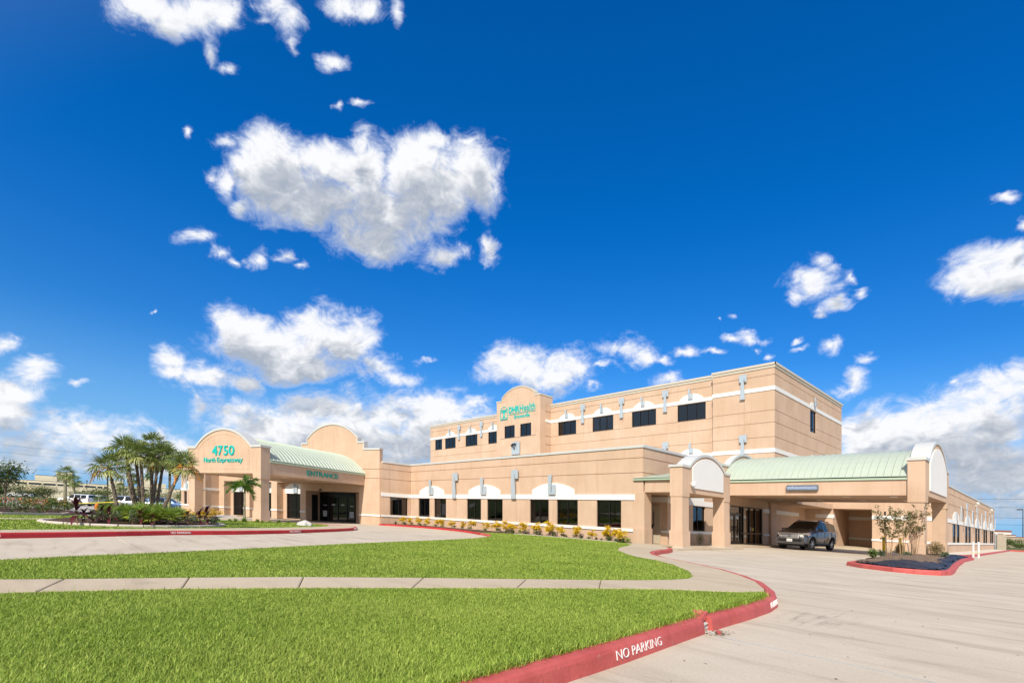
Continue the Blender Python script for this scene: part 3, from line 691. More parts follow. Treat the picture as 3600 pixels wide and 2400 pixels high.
def blades(poly, dens, hmin, hmax, wid, seed, far=0.0, z=0.125):
    """grass as real blades, thinning and broadening with distance from the camera"""
    r = np.random.default_rng(seed)
    P = np.array(poly); x0, y0 = P.min(0); x1, y1 = P.max(0)
    ar = (x1 - x0) * (y1 - y0)
    n = int(ar * dens)
    pts = r.random((n, 2)) * (x1 - x0, y1 - y0) + (x0, y0)
    d = np.hypot(pts[:, 0], pts[:, 1])
    keep = r.random(n) < np.clip((5.0 / np.maximum(d, 1)) ** 1.45, 0, 1)
    pts, d = pts[keep], d[keep]
    k = inside(pts, poly); pts, d = pts[k], d[k]
    n = len(pts)
    s = np.clip(d / 5.0, 1.0, 6.0) ** 0.62
    h = r.uniform(hmin, hmax, n) * np.where(r.random(n) < 0.04, 1.5, 1.0)
    w = wid * s * r.uniform(0.7, 1.3, n)
    az = r.random(n) * 2 * PI; lean = r.uniform(0.25, 1.15, n)
    ca, sa = np.cos(az), np.sin(az)
    tx, ty = -sa, ca
    gz = -VIEW_SHEAR * (AX * pts[:, 0] + AY * pts[:, 1]) + z
    V = np.zeros((n, 5, 3), np.float32)
    for j, (f, ws) in enumerate(((0.0, 1.0), (0.55, 0.85))):
        b = lean * f * f * h; up = h * (f - 0.18 * lean * f * f)
        for sgn, q in ((-1, 0), (1, 1)):
            V[:, 2 * j + q, 0] = pts[:, 0] + ca * b + sgn * tx * w * ws / 2
            V[:, 2 * j + q, 1] = pts[:, 1] + sa * b + sgn * ty * w * ws / 2
            V[:, 2 * j + q, 2] = gz + up
    V[:, 4, 0] = pts[:, 0] + ca * lean * h; V[:, 4, 1] = pts[:, 1] + sa * lean * h; V[:, 4, 2] = gz + h * (1 - 0.30 * lean)
    base = (np.arange(n) * 5)[:, None]
    F = np.concatenate([base + (0, 1, 3), base + (0, 3, 2), base + (2, 3, 4)], 0)
    # light and dark drifts in the sward
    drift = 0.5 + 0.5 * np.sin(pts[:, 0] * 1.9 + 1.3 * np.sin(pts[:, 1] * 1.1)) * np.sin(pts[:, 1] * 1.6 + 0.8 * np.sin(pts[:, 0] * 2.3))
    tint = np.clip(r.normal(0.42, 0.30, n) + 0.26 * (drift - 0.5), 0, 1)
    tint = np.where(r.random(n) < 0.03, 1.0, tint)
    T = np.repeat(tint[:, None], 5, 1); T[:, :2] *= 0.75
    return V.reshape(-1, 3), F, T.ravel()

def lawn(poly, parts, z=0.125):
    base = MB().poly(poly, 0.05, z).build('lawn', M['soil'])
    S_(base)
    Vs, Fs, Ts, o = [], [], [], 0
    for p, kw in parts:
        v, f, t = blades(p, **kw); Vs.append(v); Fs.append(f + o); Ts.append(t); o += len(v)
    me = fast_mesh('grass', np.concatenate(Vs), np.concatenate(Fs), M['blade'], 3, np.concatenate(Ts))
    g = bpy.data.objects.new('grass', me); C.objects.link(g); tag(g, 'short bright green lawn grass', 'grass', kind='stuff')
    return g
near_fringe = [p for p in KERB if -1 < p[1] < 8.2]
FR = inset(near_fringe, 0.11) + inset(near_fringe, 0.24)[::-1]
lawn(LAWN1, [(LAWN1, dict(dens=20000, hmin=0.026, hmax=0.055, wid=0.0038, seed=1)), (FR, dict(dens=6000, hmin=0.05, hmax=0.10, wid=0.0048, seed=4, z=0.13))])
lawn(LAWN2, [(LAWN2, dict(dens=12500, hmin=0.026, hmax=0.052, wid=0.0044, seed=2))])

# concrete strip and mulch bed under the windows
MB().poly([(-36.2, 19.25), (-34.06, 20.32), (-31.92, 20.75), (-29.02, 20.62), (-27.2, 20.35), (-25.1, 19.70), (-23.3, 19.75), (-22.2, 20.5), (-20.0, 20.7), (-17.6, 20.85), (-14.9, 20.85), (-14.9, 21.98), (-36.2, 21.98)], 0.05, 0.14).build('planting_bed', M['mulch']); S_(bpy.data.objects['planting_bed'])
for a, b in (((-22.1, 20.45), (-20.0, 20.66)), ((-20.0, 20.66), (-17.6, 20.80)), ((-17.6, 20.80), (-15.0, 20.80))):
    d = (Vector(b) - Vector(a)).normalized(); fr_ = Fr(a[0], a[1], d.x, d.y)
    o = MB().box(fr_, 0.01, (Vector(b) - Vector(a)).length - 0.01, -0.06, 0.06, 0.08, 0.175).build('edging_strip', M['edge']); S_(o)

# --- left island: kerb, sidewalk, lawn, palm bed
LK = [(-16.6, -3.6), (-17.28, -0.87), (-18.20, 0.85), (-19.49, 2.9), (-20.25, 5.04), (-21.70, 7.56), (-23.7, 10.1), (-25.2, 11.70), (-26.5, 12.65), (-27.6, 13.12), (-28.7, 13.30), (-30.0, 13.0), (-31.3, 12.2)]
kerb(LK, 'kerb', M['redbright'], 0.14, joints=6, face=1)
LIN = inset(LK, 0.165)
LBACK = [(-32.6, 10.6), (-33.4, 8.6), (-34.6, 6.6), (-35.6, 4.0), (-36.6, 1.0), (-37.4, -2.0), (-38.4, -6.0)]
MB().poly(inset(LK, 0.10) + LBACK + [(-17, -7)], -0.2, 0.10).build('island_base', M['soil']); S_(bpy.data.objects['island_base.001'])
LW1 = LIN[:11]; 
LW2 = [(-18.1, -4.0), (-18.72, -0.93), (-19.60, 0.60), (-21.00, 2.90), (-22.20, 4.91), (-23.55, 7.04), (-25.50, 9.70), (-26.9, 11.0), (-28.2, 11.75), (-29.2, 12.05), (-29.9, 12.1)]
walk2 = MB().poly(LW1 + LW2[::-1], 0.09, 0.112).build('sidewalk', M['walk']); S_(walk2)
for i in range(len(LW1) - 1):
    slab_piece([LW1[i], LW1[i + 1], LW2[i + 1], LW2[i]], 0.09, 0.140, walk2, M['walk'], gap=0.016, name='sidewalk_slab')
LEDGE = [(-25.9, -0.15), (-24.66, -0.26), (-23.62, -0.02), (-22.85, 0.40), (-22.25, 1.05), (-21.92, 1.75), (-21.85, 2.45), (-22.05, 3.2), (-22.70, 4.25), (-23.6, 5.05), (-24.8, 5.62), (-26.1, 5.75), (-27.2, 5.3), (-27.9, 4.0), (-27.8, 2.2), (-27.2, 0.8)]
LAWN3 = LW2 + [(-31.4, 11.9), (-32.4, 10.4), (-33.2, 8.4), (-33.0, 6.0), (-30.5, 4.6), (-29.4, 2.0), (-27.9, -1.4), (-27.6, -5.0)]
lawn(LAWN3, [(LAWN3, dict(dens=4200, hmin=0.03, hmax=0.055, wid=0.008, seed=3, z=0.12))], 0.12)
# far sidewalk strip and second lawn strip
slab2 = MB().poly([(-26.1, -5.5), (-27.95, -1.4), (-29.45, 2.0), (-30.6, 4.7), (-32.0, 5.7), (-31.6, 6.0), (-30.0, 5.0), (-28.6, 2.0), (-27.1, -1.4), (-25.6, -5.5)][::-1], 0.10, 0.135)
strip_pts = [(-27.5, -5.0), (-27.85, -1.4), (-29.1, 1.2), (-30.0, 3.2), (-30.9, 4.8)]; strip_q = [(-25.9, -5.0), (-26.2, -1.4), (-27.4, 0.13), (-28.6, 2.4), (-29.8, 4.4)]
for i in range(len(strip_pts) - 1):
    slab_piece([strip_q[i], strip_q[i + 1], strip_pts[i + 1], strip_pts[i]], 0.09, 0.142, walk2, M['walk'], gap=0.016, name='sidewalk_slab')
LAWN4 = [(-27.95, -5.0), (-28.05, -1.4), (-29.3, 1.2), (-30.2, 3.2), (-31.1, 4.8), (-33.2, 4.2), (-33.0, 0.6), (-32.0, -1.6), (-31.5, -5.5)]
lawn(LAWN4, [(LAWN4, dict(dens=3000, hmin=0.03, hmax=0.055, wid=0.009, seed=6, z=0.12))], 0.12)
# edging blocks round the palm bed, mulch mound inside
edge_root = None
for i in range(len(LEDGE)):
    a, b = Vector(LEDGE[i]), Vector(LEDGE[(i + 1) % len(LEDGE)]); d = (b - a).normalized(); L = (b - a).length
    fr_ = Fr(a.x, a.y, d.x, d.y)
    o = MB().prism(fr_.turn_left(0.012), [(-0.075, 0.08), (0.075, 0.08), (0.07, 0.19), (0.04, 0.215), (-0.04, 0.215), (-0.07, 0.19)], 0.004, L - 0.024)
    o = o.build('bed_edging' if edge_root is None else 'edging_block', M['edge'], edge_root)
    if edge_root is None: edge_root = o; S_(o)

def mound(poly, z0, h, name, m, seed, step=0.16, rough=0.05, power=0.6):
    """soil heaped inside an outline"""
    r = np.random.default_rng(seed); P = np.array(poly); x0, y0 = P.min(0); x1, y1 = P.max(0)
    gx = np.arange(x0, x1 + step, step); gy = np.arange(y0, y1 + step, step)
    X, Y = np.meshgrid(gx, gy, indexing='ij'); pts = np.stack([X.ravel(), Y.ravel()], 1)
    inn = inside(pts, poly).reshape(X.shape)
    dist = np.full(len(pts), 1e9)
    for i in range(len(poly)):
        a = np.array(poly[i]); b = np.array(poly[(i + 1) % len(poly)]); ab = b - a
        t = np.clip(((pts - a) @ ab) / (ab @ ab), 0, 1); dist = np.minimum(dist, np.hypot(*(pts - a - t[:, None] * ab).T))
    dist = dist.reshape(X.shape); mx = dist[inn].max()
    Z = z0 + h * (np.clip(dist / mx, 0, 1) ** power) + r.normal(0, rough * 0.35, X.shape) + rough * np.sin(X * 3.1 + Y * 1.7) * np.sin(Y * 2.9)
    m_ = MB(); idx = {}
    for i in range(len(gx) - 1):
        for j in range(len(gy) - 1):
            if inn[i, j] and inn[i + 1, j] and inn[i, j + 1] and inn[i + 1, j + 1]:
                f = []
                for a, b in ((i, j), (i + 1, j), (i + 1, j + 1), (i, j + 1)):
                    if (a, b) not in idx: idx[(a, b)] = len(m_.v); m_.v.append((gx[a], gy[b], float(Z[a, b])))
                    f.append(idx[(a, b)])
                m_.f.append(tuple(f))
    skirt = MB().poly(poly, z0 - 0.1, z0 + 0.02)
    m_.add(skirt.v, skirt.f)
    return m_.build(name, m, smooth=True)
S_(mound(LEDGE, 0.15, 0.16, 'mulch_bed', M['mulch'], 11))
# flower bed at the far left
FBED = [(-33.2, -6.0), (-32.9, -1.65), (-34.2, -0.2), (-34.7, 0.25), (-36.5, 0.6), (-44, 1.6), (-50, 1.2), (-50, -6)]
S_(mound(FBED, 0.02, 0.16, 'flower_bed', M['mulch'], 12, step=0.3))
o = MB()
for a, b in zip([(-32.7, -6.0), (-32.75, -1.65), (-33.9, -0.1), (-34.6, 0.45)], [(-32.75, -1.65), (-33.9, -0.1), (-34.6, 0.45), (-36.5, 0.8)]):
    d = (Vector(b) - Vector(a)).normalized(); fr_ = Fr(a[0], a[1], d.x, d.y)
    S_(MB().box(fr_, 0.01, (Vector(b) - Vector(a)).length - 0.01, -0.07, 0.07, 0.02, 0.22).build('edging_strip', M['edge']))

# --- right island with weed fabric
RK = [(-5.15, 20.63), (-4.51, 19.81), (-3.60, 19.20), (-2.95, 19.15), (-2.45, 19.60), (-2.30, 20.4), (-2.40, 22.0), (-2.80, 26.57), (-3.25, 33.0), (-3.35, 38.2), (-3.9, 38.6), (-4.6, 38.5), (-5.55, 38.2), (-5.75, 36.0), (-5.60, 30.0), (-5.38, 24.0), (-5.15, 20.63)]
kerb(RK, 'kerb', M['red'], 0.145, joints=6, face=1)
RIN = [p for p in inset(RK, 0.165)[:-1]]
S_(mound(RIN, 0.11, 0.17, 'island_soil', M['fabric'], 21, step=0.14, rough=0.03))
RLIT = [(-5.0, 21.3), (-4.55, 20.55), (-4.1, 20.6), (-3.75, 21.3), (-3.35, 22.6), (-3.0, 24.0), (-3.25, 26), (-3.5, 28.5), (-3.65, 31.0), (-3.9, 32.8), (-4.9, 33.2), (-5.35, 29.0), (-5.2, 24.5)]
S_(mound(RLIT, 0.165, 0.17, 'leaf_litter', M['litter'], 22, step=0.14, rough=0.04))

# kerb and gravel along the right wing
RWK = [(-4.9, 41.4), (-4.35, 42.0), (-4.1, 43.1), (-3.95, 47.4), (-4.05, 61.0), (-4.15, 76.5), (-4.3, 84)]
kerb(RWK, 'kerb', M['red'], 0.14, joints=7, face=1)
S_(MB().poly(inset(RWK, 0.1) + [(-5.7, 84), (-5.7, 41.2)], -0.1, 0.10).build('gravel_strip', M['gravel']))

# --- left parking lot, street, bank, field beyond (V = across / along the camera's line of sight)
def V(r, d): return (AX * r - AY * d, AY * r + AX * d)
S_(MB().poly([V(-110, 52), V(-24, 44), V(-30, 72), V(-52, 112), V(-150, 112)], -0.62, -0.42).build('parking_lot', M['lot']))
S_(MB().poly([V(-190, 106), V(-40, 106), V(-36, 122), V(-190, 122)], -0.60, -0.40).build('street', M['asphalt']))
def slope(name, m, pts0, z0, pts1, z1):
    m_ = MB(); n = len(pts0)
    m_.v = [(x, y, z0) for x, y in pts0] + [(x, y, z1) for x, y in pts1]; m_.f = [(i, i + 1, i + 1 + n, i + n) for i in range(n - 1)]
    return S_(m_.build(name, m))
slope('embankment', M['bank'], [V(-260, 123), V(-150, 123), V(-30, 123)], -0.62, [V(-265, 132), V(-150, 132), V(-30, 132)], 0.02)
S_(MB().poly([V(-500, 131.5), V(-30, 131.5), V(-30, 420), V(-500, 420)], -0.7, 0.0).build('field', M['field']))
slope('drive_shoulder', M['field'], [V(-80, 34.5), V(-52, 35.5), V(-31, 36.5), V(-22, 38)], 0.0, [V(-90, 54), V(-60, 52), V(-40, 50), V(-28, 48)], -0.60)
# grass beyond the right wing
S_(MB().poly([(-14, 90), (30, 84), (60, 240), (-40, 240)], -0.4, -0.02).build('far_lawn', M['field']))
kerb([(-4.4, 86.5), (-2.0, 86.0), (8, 84.0), (20, 82.5)], 'kerb', M['red'], 0.14, joints=9, face=1)

# ------------------------------------------------------------------ building kit
def grid_cut(u0, u1, z0, z1, holes):
    ub = sorted({u0, u1} | {max(u0, min(u1, h[k])) for h in holes for k in (0, 1)})
    zb = sorted({z0, z1} | {max(z0, min(z1, h[k])) for h in holes for k in (2, 3)})
    ub = [u for i, u in enumerate(ub) if i == 0 or u - ub[i - 1] > 1e-4]; zb = [z for i, z in enumerate(zb) if i == 0 or z - zb[i - 1] > 1e-4]
    solid = [[not any(h[0] - 1e-4 < (ub[i] + ub[i + 1]) / 2 < h[1] + 1e-4 and h[2] - 1e-4 < (zb[j] + zb[j + 1]) / 2 < h[3] + 1e-4 for h in holes) for j in range(len(zb) - 1)] for i in range(len(ub) - 1)]
    return ub, zb, solid

def wall(parent, fr, u0, u1, zs, us=(), holes=(), thick=0.28, gap=0.045, m='stucco', deep=0.03):
    """stucco wall: a core, and in front of it the panels between recessed joints (zs courses, us upright joints)"""
    ub, zb, so = grid_cut(u0 + 0.04, u1 - 0.04, zs[0], zs[-1] - 0.006, holes)
    MB().slab(fr, ub, zb, so, -thick, -deep).build('wall', M[m], parent)
    ue = [u0] + list(us) + [u1]
    for j in range(len(zs) - 1):
        za = zs[j] + (gap / 2 if j else 0); zb_ = zs[j + 1] - (gap / 2 if j < len(zs) - 2 else 0)
        for i in range(len(ue) - 1):
            a = ue[i] + (gap * 0.3 if i else 0); b = ue[i + 1] - (gap * 0.3 if i < len(ue) - 2 else 0)
            hs = [h for h in holes if h[1] > a and h[0] < b and h[3] > za and h[2] < zb_]
            gu, gz, gs = grid_cut(a, b, za, zb_, hs)
            if any(any(r) for r in gs):
                MB().slab(fr, gu, gz, gs, -deep - 0.002, 0.0).build('wall_panel', M[m], parent)

def bx(parent, name, m, fr, u0, u1, d0, d1, z0, z1):
    return MB().box(fr, u0, u1, d0, d1, z0, z1).build(name, M[m], parent)

def window(parent, fr, u0, u1, z0, z1, lights, rails=(), fm='sash', gm='glass', depth=0.09, bar=0.05):
    """frame with mullions set back in its opening; panes as sub-parts"""
    f = MB(); d0, d1 = -depth - 0.06, -depth + 0.02
    g = 0.003
    f.box(fr, u0 + g, u0 + bar, d0, d1, z0 + g, z1 - g); f.box(fr, u1 - bar, u1 - g, d0, d1, z0 + g, z1 - g)
    f.box(fr, u0 + bar, u1 - bar, d0, d1, z1 - bar, z1 - g); f.box(fr, u0 + bar, u1 - bar, d0, d1, z0 + g, z0 + bar)
    edges = [u0 + bar] + [u0 + (u1 - u0) * k for k in lights] + [u1 - bar]
    for k in lights:
        u = u0 + (u1 - u0) * k; f.box(fr, u - bar * 0.45, u + bar * 0.45, d0 + 0.004, d1 - 0.004, z0 + bar, z1 - bar)
    rl = [z0 + bar] + list(rails) + [z1 - bar]
    for z in rails: f.box(fr, u0 + bar, u1 - bar, d0 + 0.008, d1 - 0.008, z - bar * 0.5, z + bar * 0.5)
    w = f.build('window', M[fm], parent)
    for i in range(len(edges) - 1):
        for j in range(len(rl) - 1):
            t = rng.uniform(-0.0015, 0.0015)
            p = MB(); a, b = edges[i] - 0.01, edges[i + 1] + 0.01; dd = -depth - 0.022
            p.add([fr.p(a, dd + t, rl[j] - 0.01), fr.p(b, dd - t, rl[j] - 0.01), fr.p(b, dd - t, rl[j + 1] + 0.01), fr.p(a, dd + t, rl[j + 1] + 0.01),
                   fr.p(a, dd - 0.012, rl[j] - 0.01), fr.p(b, dd - 0.012, rl[j] - 0.01), fr.p(b, dd - 0.012, rl[j + 1] + 0.01), fr.p(a, dd - 0.012, rl[j + 1] + 0.01)],
                  [(0, 1, 2, 3), (7, 6, 5, 4), (0, 4, 5, 1), (1, 5, 6, 2), (2, 6, 7, 3), (3, 7, 4, 0)])
            p.build('pane', M[gm], w)
    return w

def arc(c0, c1, zf, zt, n=20):
    """circular arc from (c0, zf) up to zt and down to (c1, zf)"""
    h = zt - zf; a = (c1 - c0) / 2; r = (a * a + h * h) / (2 * h); cz = zt - r; cu = (c0 + c1) / 2
    t = math.asin(min(1, a / r)) if h <= a else PI - math.asin(a / r)
    return [(cu + r * math.sin(-t + 2 * t * i / n), cz + r * math.cos(-t + 2 * t * i / n)) for i in range(n + 1)]

def band(parent, fr, u0, u1, z0, z1, d=0.045, m='white', joints=()):
    e = [u0] + list(joints) + [u1]
    for a, b in zip(e, e[1:]):
        bx(parent, 'white_band', m, fr, a, b - (0.006 if b != u1 else 0), -0.012, d, z0, z1)

def arched(parent, fr, c, half, zb, zf, zt, d=0.034, m='white'):
    MB().prism(fr, [(c - half, zb), (c + half, zb)] + arc(c - half, c + half, zf, zt)[::-1], -0.012, d).build('arched_panel', M[m], parent)

def coping(parent, fr, u0, u1, zb, zt, over=0.05, thick=0.30, m='coping', step=3.0):
    n = max(1, round((u1 - u0) / step)); w = (u1 - u0) / n
    for i in range(n):
        bx(parent, 'coping', m, fr, u0 + i * w + (0.003 if i else 0), u0 + (i + 1) * w - (0.003 if i < n - 1 else 0), -thick - over, over + rng.uniform(0, 0.003), zb, zt)

def orn_l(parent, fr, u, z):      # block at the foot, tapering bar rising out of it
    MB().prism(fr, [(u, z), (u + .55, z), (u + .55, z + .57), (u + .335, z + .57), (u + .26, z + .08), (u + .21, z + .08), (u + .23, z + .57), (u, z + .57)], 0.09, 0.15).build('wall_ornament', M['orn'], parent)
    MB().prism(fr, [(u, z + .57), (u + .23, z + .57), (u + .275, z + 1.15), (u + 0.005, z + 1.15)], 0.095, 0.155).build('wall_ornament', M['orn'], parent)
    bx(parent, 'bracket', 'sash', fr, u + .10, u + .16, -0.01, 0.09, z + .3, z + .36)

def orn_t(parent, fr, u, z):      # head block with a bar widening to the foot
    MB().prism(fr, [(u - .05, z), (u + .345, z), (u + .265, z + 1.28), (u + .26, z + 1.54), (u + .305, z + 1.54), (u + .33, z + 1.28), (u + .585, z + 1.28), (u + .585, z + 1.84), (u, z + 1.84)], 0.10, 0.17).build('wall_ornament', M['orn'], parent)
    bx(parent, 'bracket', 'sash', fr, u + .10, u + .16, -0.01, 0.10, z + 1.4, z + 1.5)

def orn_ts(parent, fr, u, z, hide=False):
    MB().prism(fr, [(u + .06, z), (u + .43, z), (u + .35, z + 1.31), (u + .36, z + 1.55), (u + .40, z + 1.55), (u + .41, z + 1.31), (u + .56, z + 1.31), (u + .56, z + 1.87), (u, z + 1.87), (u, z + 1.31), (u + .14, z + 1.31)], 0.10, 0.17).build('wall_ornament', M['orn'], parent)
    bx(parent, 'bracket', 'sash', fr, u + .2, u + .26, -0.01, 0.10, z + 1.5, z + 1.6)

clinic = thing('clinic_building', -25, 30, 'peach stucco clinic with long window front, three storey block and arched white window heads', 'building')
K = clinic
FA = Fr(0, 22.0, 1, 0)               # long window front, faces the lawn (u = X)
FB = Fr(-14.25, 0, 0, 1)             # side facing the drive-through (u = Y)
PZ = [0.0, 3.69, 4.44, 4.95]

# long front
WX = [(-35.18, -33.58), (-32.94, -31.34), (-28.78, -27.18), (-26.52, -24.92), (-22.36, -20.76), (-20.11, -18.51), (-17.18, -15.58)]
wall(K, FA, -36.37, -14.25, PZ, us=(-30.07, -23.6), holes=[(a, b, 0.845, 2.28) for a, b in WX] + [(-14.78, -14.24, 0, 2.7)])
for a, b in WX: window(K, FA, a, b, 0.845, 2.28, (0.5,))
for k, (a, b) in enumerate(WX):       # curtains drawn to the sides of the rooms
    for u0_, u1_ in (((a, a + .42), (b - .30, b)), ((a, a + .2),), ((a, a + .62),), ((b - .25, b),), ((b - .55, b),), ((a, a + .35),), ((b - .2, b),))[k]:
        n_ = 6; w_ = (u1_ - u0_) / n_; cm = MB()
        cm.add([FA.p(u0_ + w_ * i, -.34 + (.03 if i % 2 else -.03), z) for z in (.6, 2.4) for i in range(n_ + 1)], [(i, i + 1, n_ + 2 + i, n_ + 1 + i) for i in range(n_)]); cm.build('curtain', M['curtain'], K)
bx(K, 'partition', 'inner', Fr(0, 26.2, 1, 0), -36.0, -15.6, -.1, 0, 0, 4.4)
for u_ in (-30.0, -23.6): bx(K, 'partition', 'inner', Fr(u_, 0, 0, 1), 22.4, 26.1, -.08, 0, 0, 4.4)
band(K, FA, -36.37, -14.72, 2.30, 2.59, joints=(-30.07, -23.6)); band(K, FA, -36.37, -14.80, 0.68, 0.83, 0.05, joints=(-30.07, -23.6))
for c in (-33.27, -26.84, -20.44): arched(K, FA, c, 1.70, 2.45, 2.87, 3.27)
for u in (-33.49, -27.07, -20.68): orn_l(K, FA, u, 2.58)
for u in (-30.30, -23.89): orn_t(K, FA, u, 2.31)
coping(K, FA, -36.37, -14.20, 4.95, 5.08)
bx(K, 'outlet_box', 'sash', FA, -29.0, -28.9, -0.01, 0.03, 0.42, 0.56)
# pier and alcove at the right end
bx(K, 'pier', 'stucco', FA, -14.77, -14.17, -0.62, 0.03, 0.05, 2.70); bx(K, 'pier_base', 'stucco', FA, -14.80, -13.72 - 0.42, -0.66, 0.075, 0.0, 0.88)
bx(K, 'plinth', 'rawconc', FA, -14.84, -14.10, -0.70, 0.11, -0.05, 0.10)
FD = Fr(0, 24.3, 1, 0)
bx(K, 'wall', 'stucco', FD, -17.0, -14.27, -0.25, 0, 0.0, 2.685)
bx(K, 'wall', 'stucco', Fr(-15.45, 0, 0, 1), 22.12, 24.28, -0.2, 0, 0.0, 2.69)
dr = bx(K, 'door', 'hidoor', FD, -15.20, -14.70, -0.01, 0.05, 0.09, 2.09)
MB().box(FD, -15.25, -15.20, -0.01, 0.07, 0.07, 2.14).box(FD, -14.70, -14.65, -0.01, 0.07, 0.07, 2.14).box(FD, -15.20, -14.70, -0.01, 0.07, 2.09, 2.14).build('door_frame', M['hidoor'], dr)
bx(K, 'door_light', 'doorglass', FD, -15.08, -15.03, 0.045, 0.056, 1.0, 1.85).parent = dr
MB().box(FD, -15.17, -15.11, 0.05, 0.09, 0.90, 1.12).box(FD, -15.15, -15.0, 0.085, 0.11, 0.98, 1.01).build('handle', M['plastic'], dr)
bx(K, 'white_band', 'white', FD, -15.4, -14.27, -0.01, 0.04, 2.33, 2.60); bx(K, 'white_band', 'white', FD, -14.60, -14.27, -0.01, 0.045, 0.68, 0.82)

# side facing +X: the low part, then under the drive-through, then the tall block
FBh = [(24.56, 26.1, 0.845, 2.28), (27.05, 28.52, 0.845, 2.28), (31.74, 36.88, 0.09, 2.58)]
wall(K, FB, 24.34, 39.11, [0.0, 2.683], holes=FBh)
wall(K, FB, 22.035, 39.11, [2.69, 3.69, 4.44, 4.95])
window(K, FB, 27.05, 28.52, 0.845, 2.28, (0.46,)); window(K, FB, 24.56, 26.1, 0.845, 2.28, (0.5,))
band(K, FB, 24.3, 31.70, 2.30, 2.59); band(K, FB, 24.3, 31.70, 0.68, 0.83, 0.05); band(K, FB, 36.95, 43.99, 2.30, 2.59); band(K, FB, 36.95, 45.6, 0.68, 0.83, 0.05)
arched(K, FB, 26.6, 1.70, 2.45, 2.87, 3.27)
bx(K, 'pilaster', 'stucco', FB, 38.05, 39.02, 0.0, 0.16, 0.0, 3.1)
coping(K, FB, 22.0, 31.55, 4.95, 5.08); coping(K, FB, 36.65, 39.05, 4.95, 5.08)
o = arc(31.55, 36.65, 5.08, 6.03); i_ = arc(31.62, 36.58, 4.95, 5.90)
MB().prism(FB, [(31.6, 4.952), (36.6, 4.952)] + i_[::-1], -0.28, 0.0).build('arched_parapet', M['stucco'], K)
MB().strip(FB, o, i_, -0.36, 0.06).build('coping', M['coping'], K)
# storefront under the drive-through
sf = MB()
for y0, y1 in ((31.74, 31.81), (33.46, 33.54), (33.83, 33.90), (34.84, 34.91), (35.76, 35.83), (36.81, 36.88)): sf.box(FB, y0, y1, -0.18, -0.03, 0.09, 2.58)
for (a, b, z) in ((31.81, 33.46, 2.05), (33.54, 36.81, 0.82), (31.81, 36.81, 2.55), (33.54, 36.81, 0.12)):
    sf.box(FB, a, b, -0.17, -0.04, z - 0.04, z + 0.04)
sf = sf.build('glass_front', M['black'], K)
for a, b, z0, z1 in ((31.81, 33.46, 2.09, 2.51), (33.54, 33.83, 0.86, 2.51), (33.90, 34.84, 0.86, 2.51), (34.91, 35.76, 0.86, 2.51), (35.83, 36.81, 0.86, 2.51), (33.54, 33.83, 0.16, 0.78), (33.90, 34.84, 0.16, 0.78), (34.91, 35.76, 0.16, 0.78), (35.83, 36.81, 0.16, 0.78)):
    bx(K, 'pane', 'doorglass', FB, a - .01, b + .01, -0.12, -0.10, z0 - .01, z1 + .01).parent = sf
for a, b in ((31.83, 32.625), (32.645, 33.44)):
    lf = MB().box(FB, a, a + .07, -.15, -.06, .12, 2.0).box(FB, b - .07, b, -.15, -.06, .12, 2.0).box(FB, a + .07, b - .07, -.15, -.06, 1.93, 2.0).box(FB, a + .07, b - .07, -.15, -.06, .12, .30).build('glass_door', M['black'], K)
    bx(K, 'pane', 'doorglass', FB, a + .06, b - .06, -0.115, -0.10, .29, 1.94).parent = lf
    h0 = b - .12 if a < 32 else a + .06
    MB().box(FB, h0, h0 + .05, -.06, .03, 0.95, 1.0).box(FB, h0, h0 + .05, -.06, .03, 1.22, 1.27).box(FB, h0, h0 + .05, .0, .035, 0.95, 1.27).build('handle', M['sash'], lf)
bx(K, 'notice', 'tape', FB, 35.35, 35.62, -0.098, -0.092, 1.0, 1.2); bx(K, 'notice', 'paper', FB, 34.95, 35.2, -0.098, -0.092, 1.0, 1.25)

# court beyond the drive-through: pier, header, recess, lit strip of roof edge
FC = Fr(0, 45.6, 1, 0)
wall(K, FC, -14.25, -5.7, [0.0, 3.69, 4.44, 4.95], holes=[(-12.28, -9.70, 0, 3.05)], us=())
band(K, FC, -13.5, -12.28, 2.30, 2.59); band(K, FC, -13.5, -12.28, 0.68, 0.83, 0.05); band(K, FC, -9.70, -5.72, 2.30, 2.59); band(K, FC, -9.72, -5.72, 0.68, 0.83, 0.05)
bx(K, 'white_band', 'white', Fr(-12.28, 0, 0, 1), 45.6, 45.95, -0.01, 0.045, 2.30, 2.59)
bx(K, 'wall', 'stucco', Fr(-12.28, 0, 0, 1), 45.88, 50.1, -0.25, 0, 0.0, 3.2); bx(K, 'wall', 'stucco', Fr(-9.45, 0, 0, 1), 45.88, 50.1, -0.25, 0, 0.0, 3.2)
FR_ = Fr(0, 50.0, 1, 0)
bx(K, 'wall', 'stucco', FR_, -12.28, -9.70, -0.25, 0, 0.0, 3.2); band(K, FR_, -12.28, -9.71, 2.30, 2.59); band(K, FR_, -12.28, -9.71, 0.68, 0.83, 0.05)
bx(K, 'ceiling', 'stucco', FR_, -12.28, -9.70, 0, 4.15, 3.05, 3.2)
bx(K, 'service_hatch', 'sash', FC, -8.95, -8.85, -0.01, 0.03, 0.1, 2.9); MB().lathe((-10.35, 49.97, 1.25), [(0.05, -0.02), (0.05, 0.02)], 10, 'Y').build('wall_light', M['plastic'], K)
bx(K, 'roof_edge', 'stucco', Fr(-12.30, 0, 0, 1), 37.75, 45.58, -1.94, 0, 3.02, 3.40)

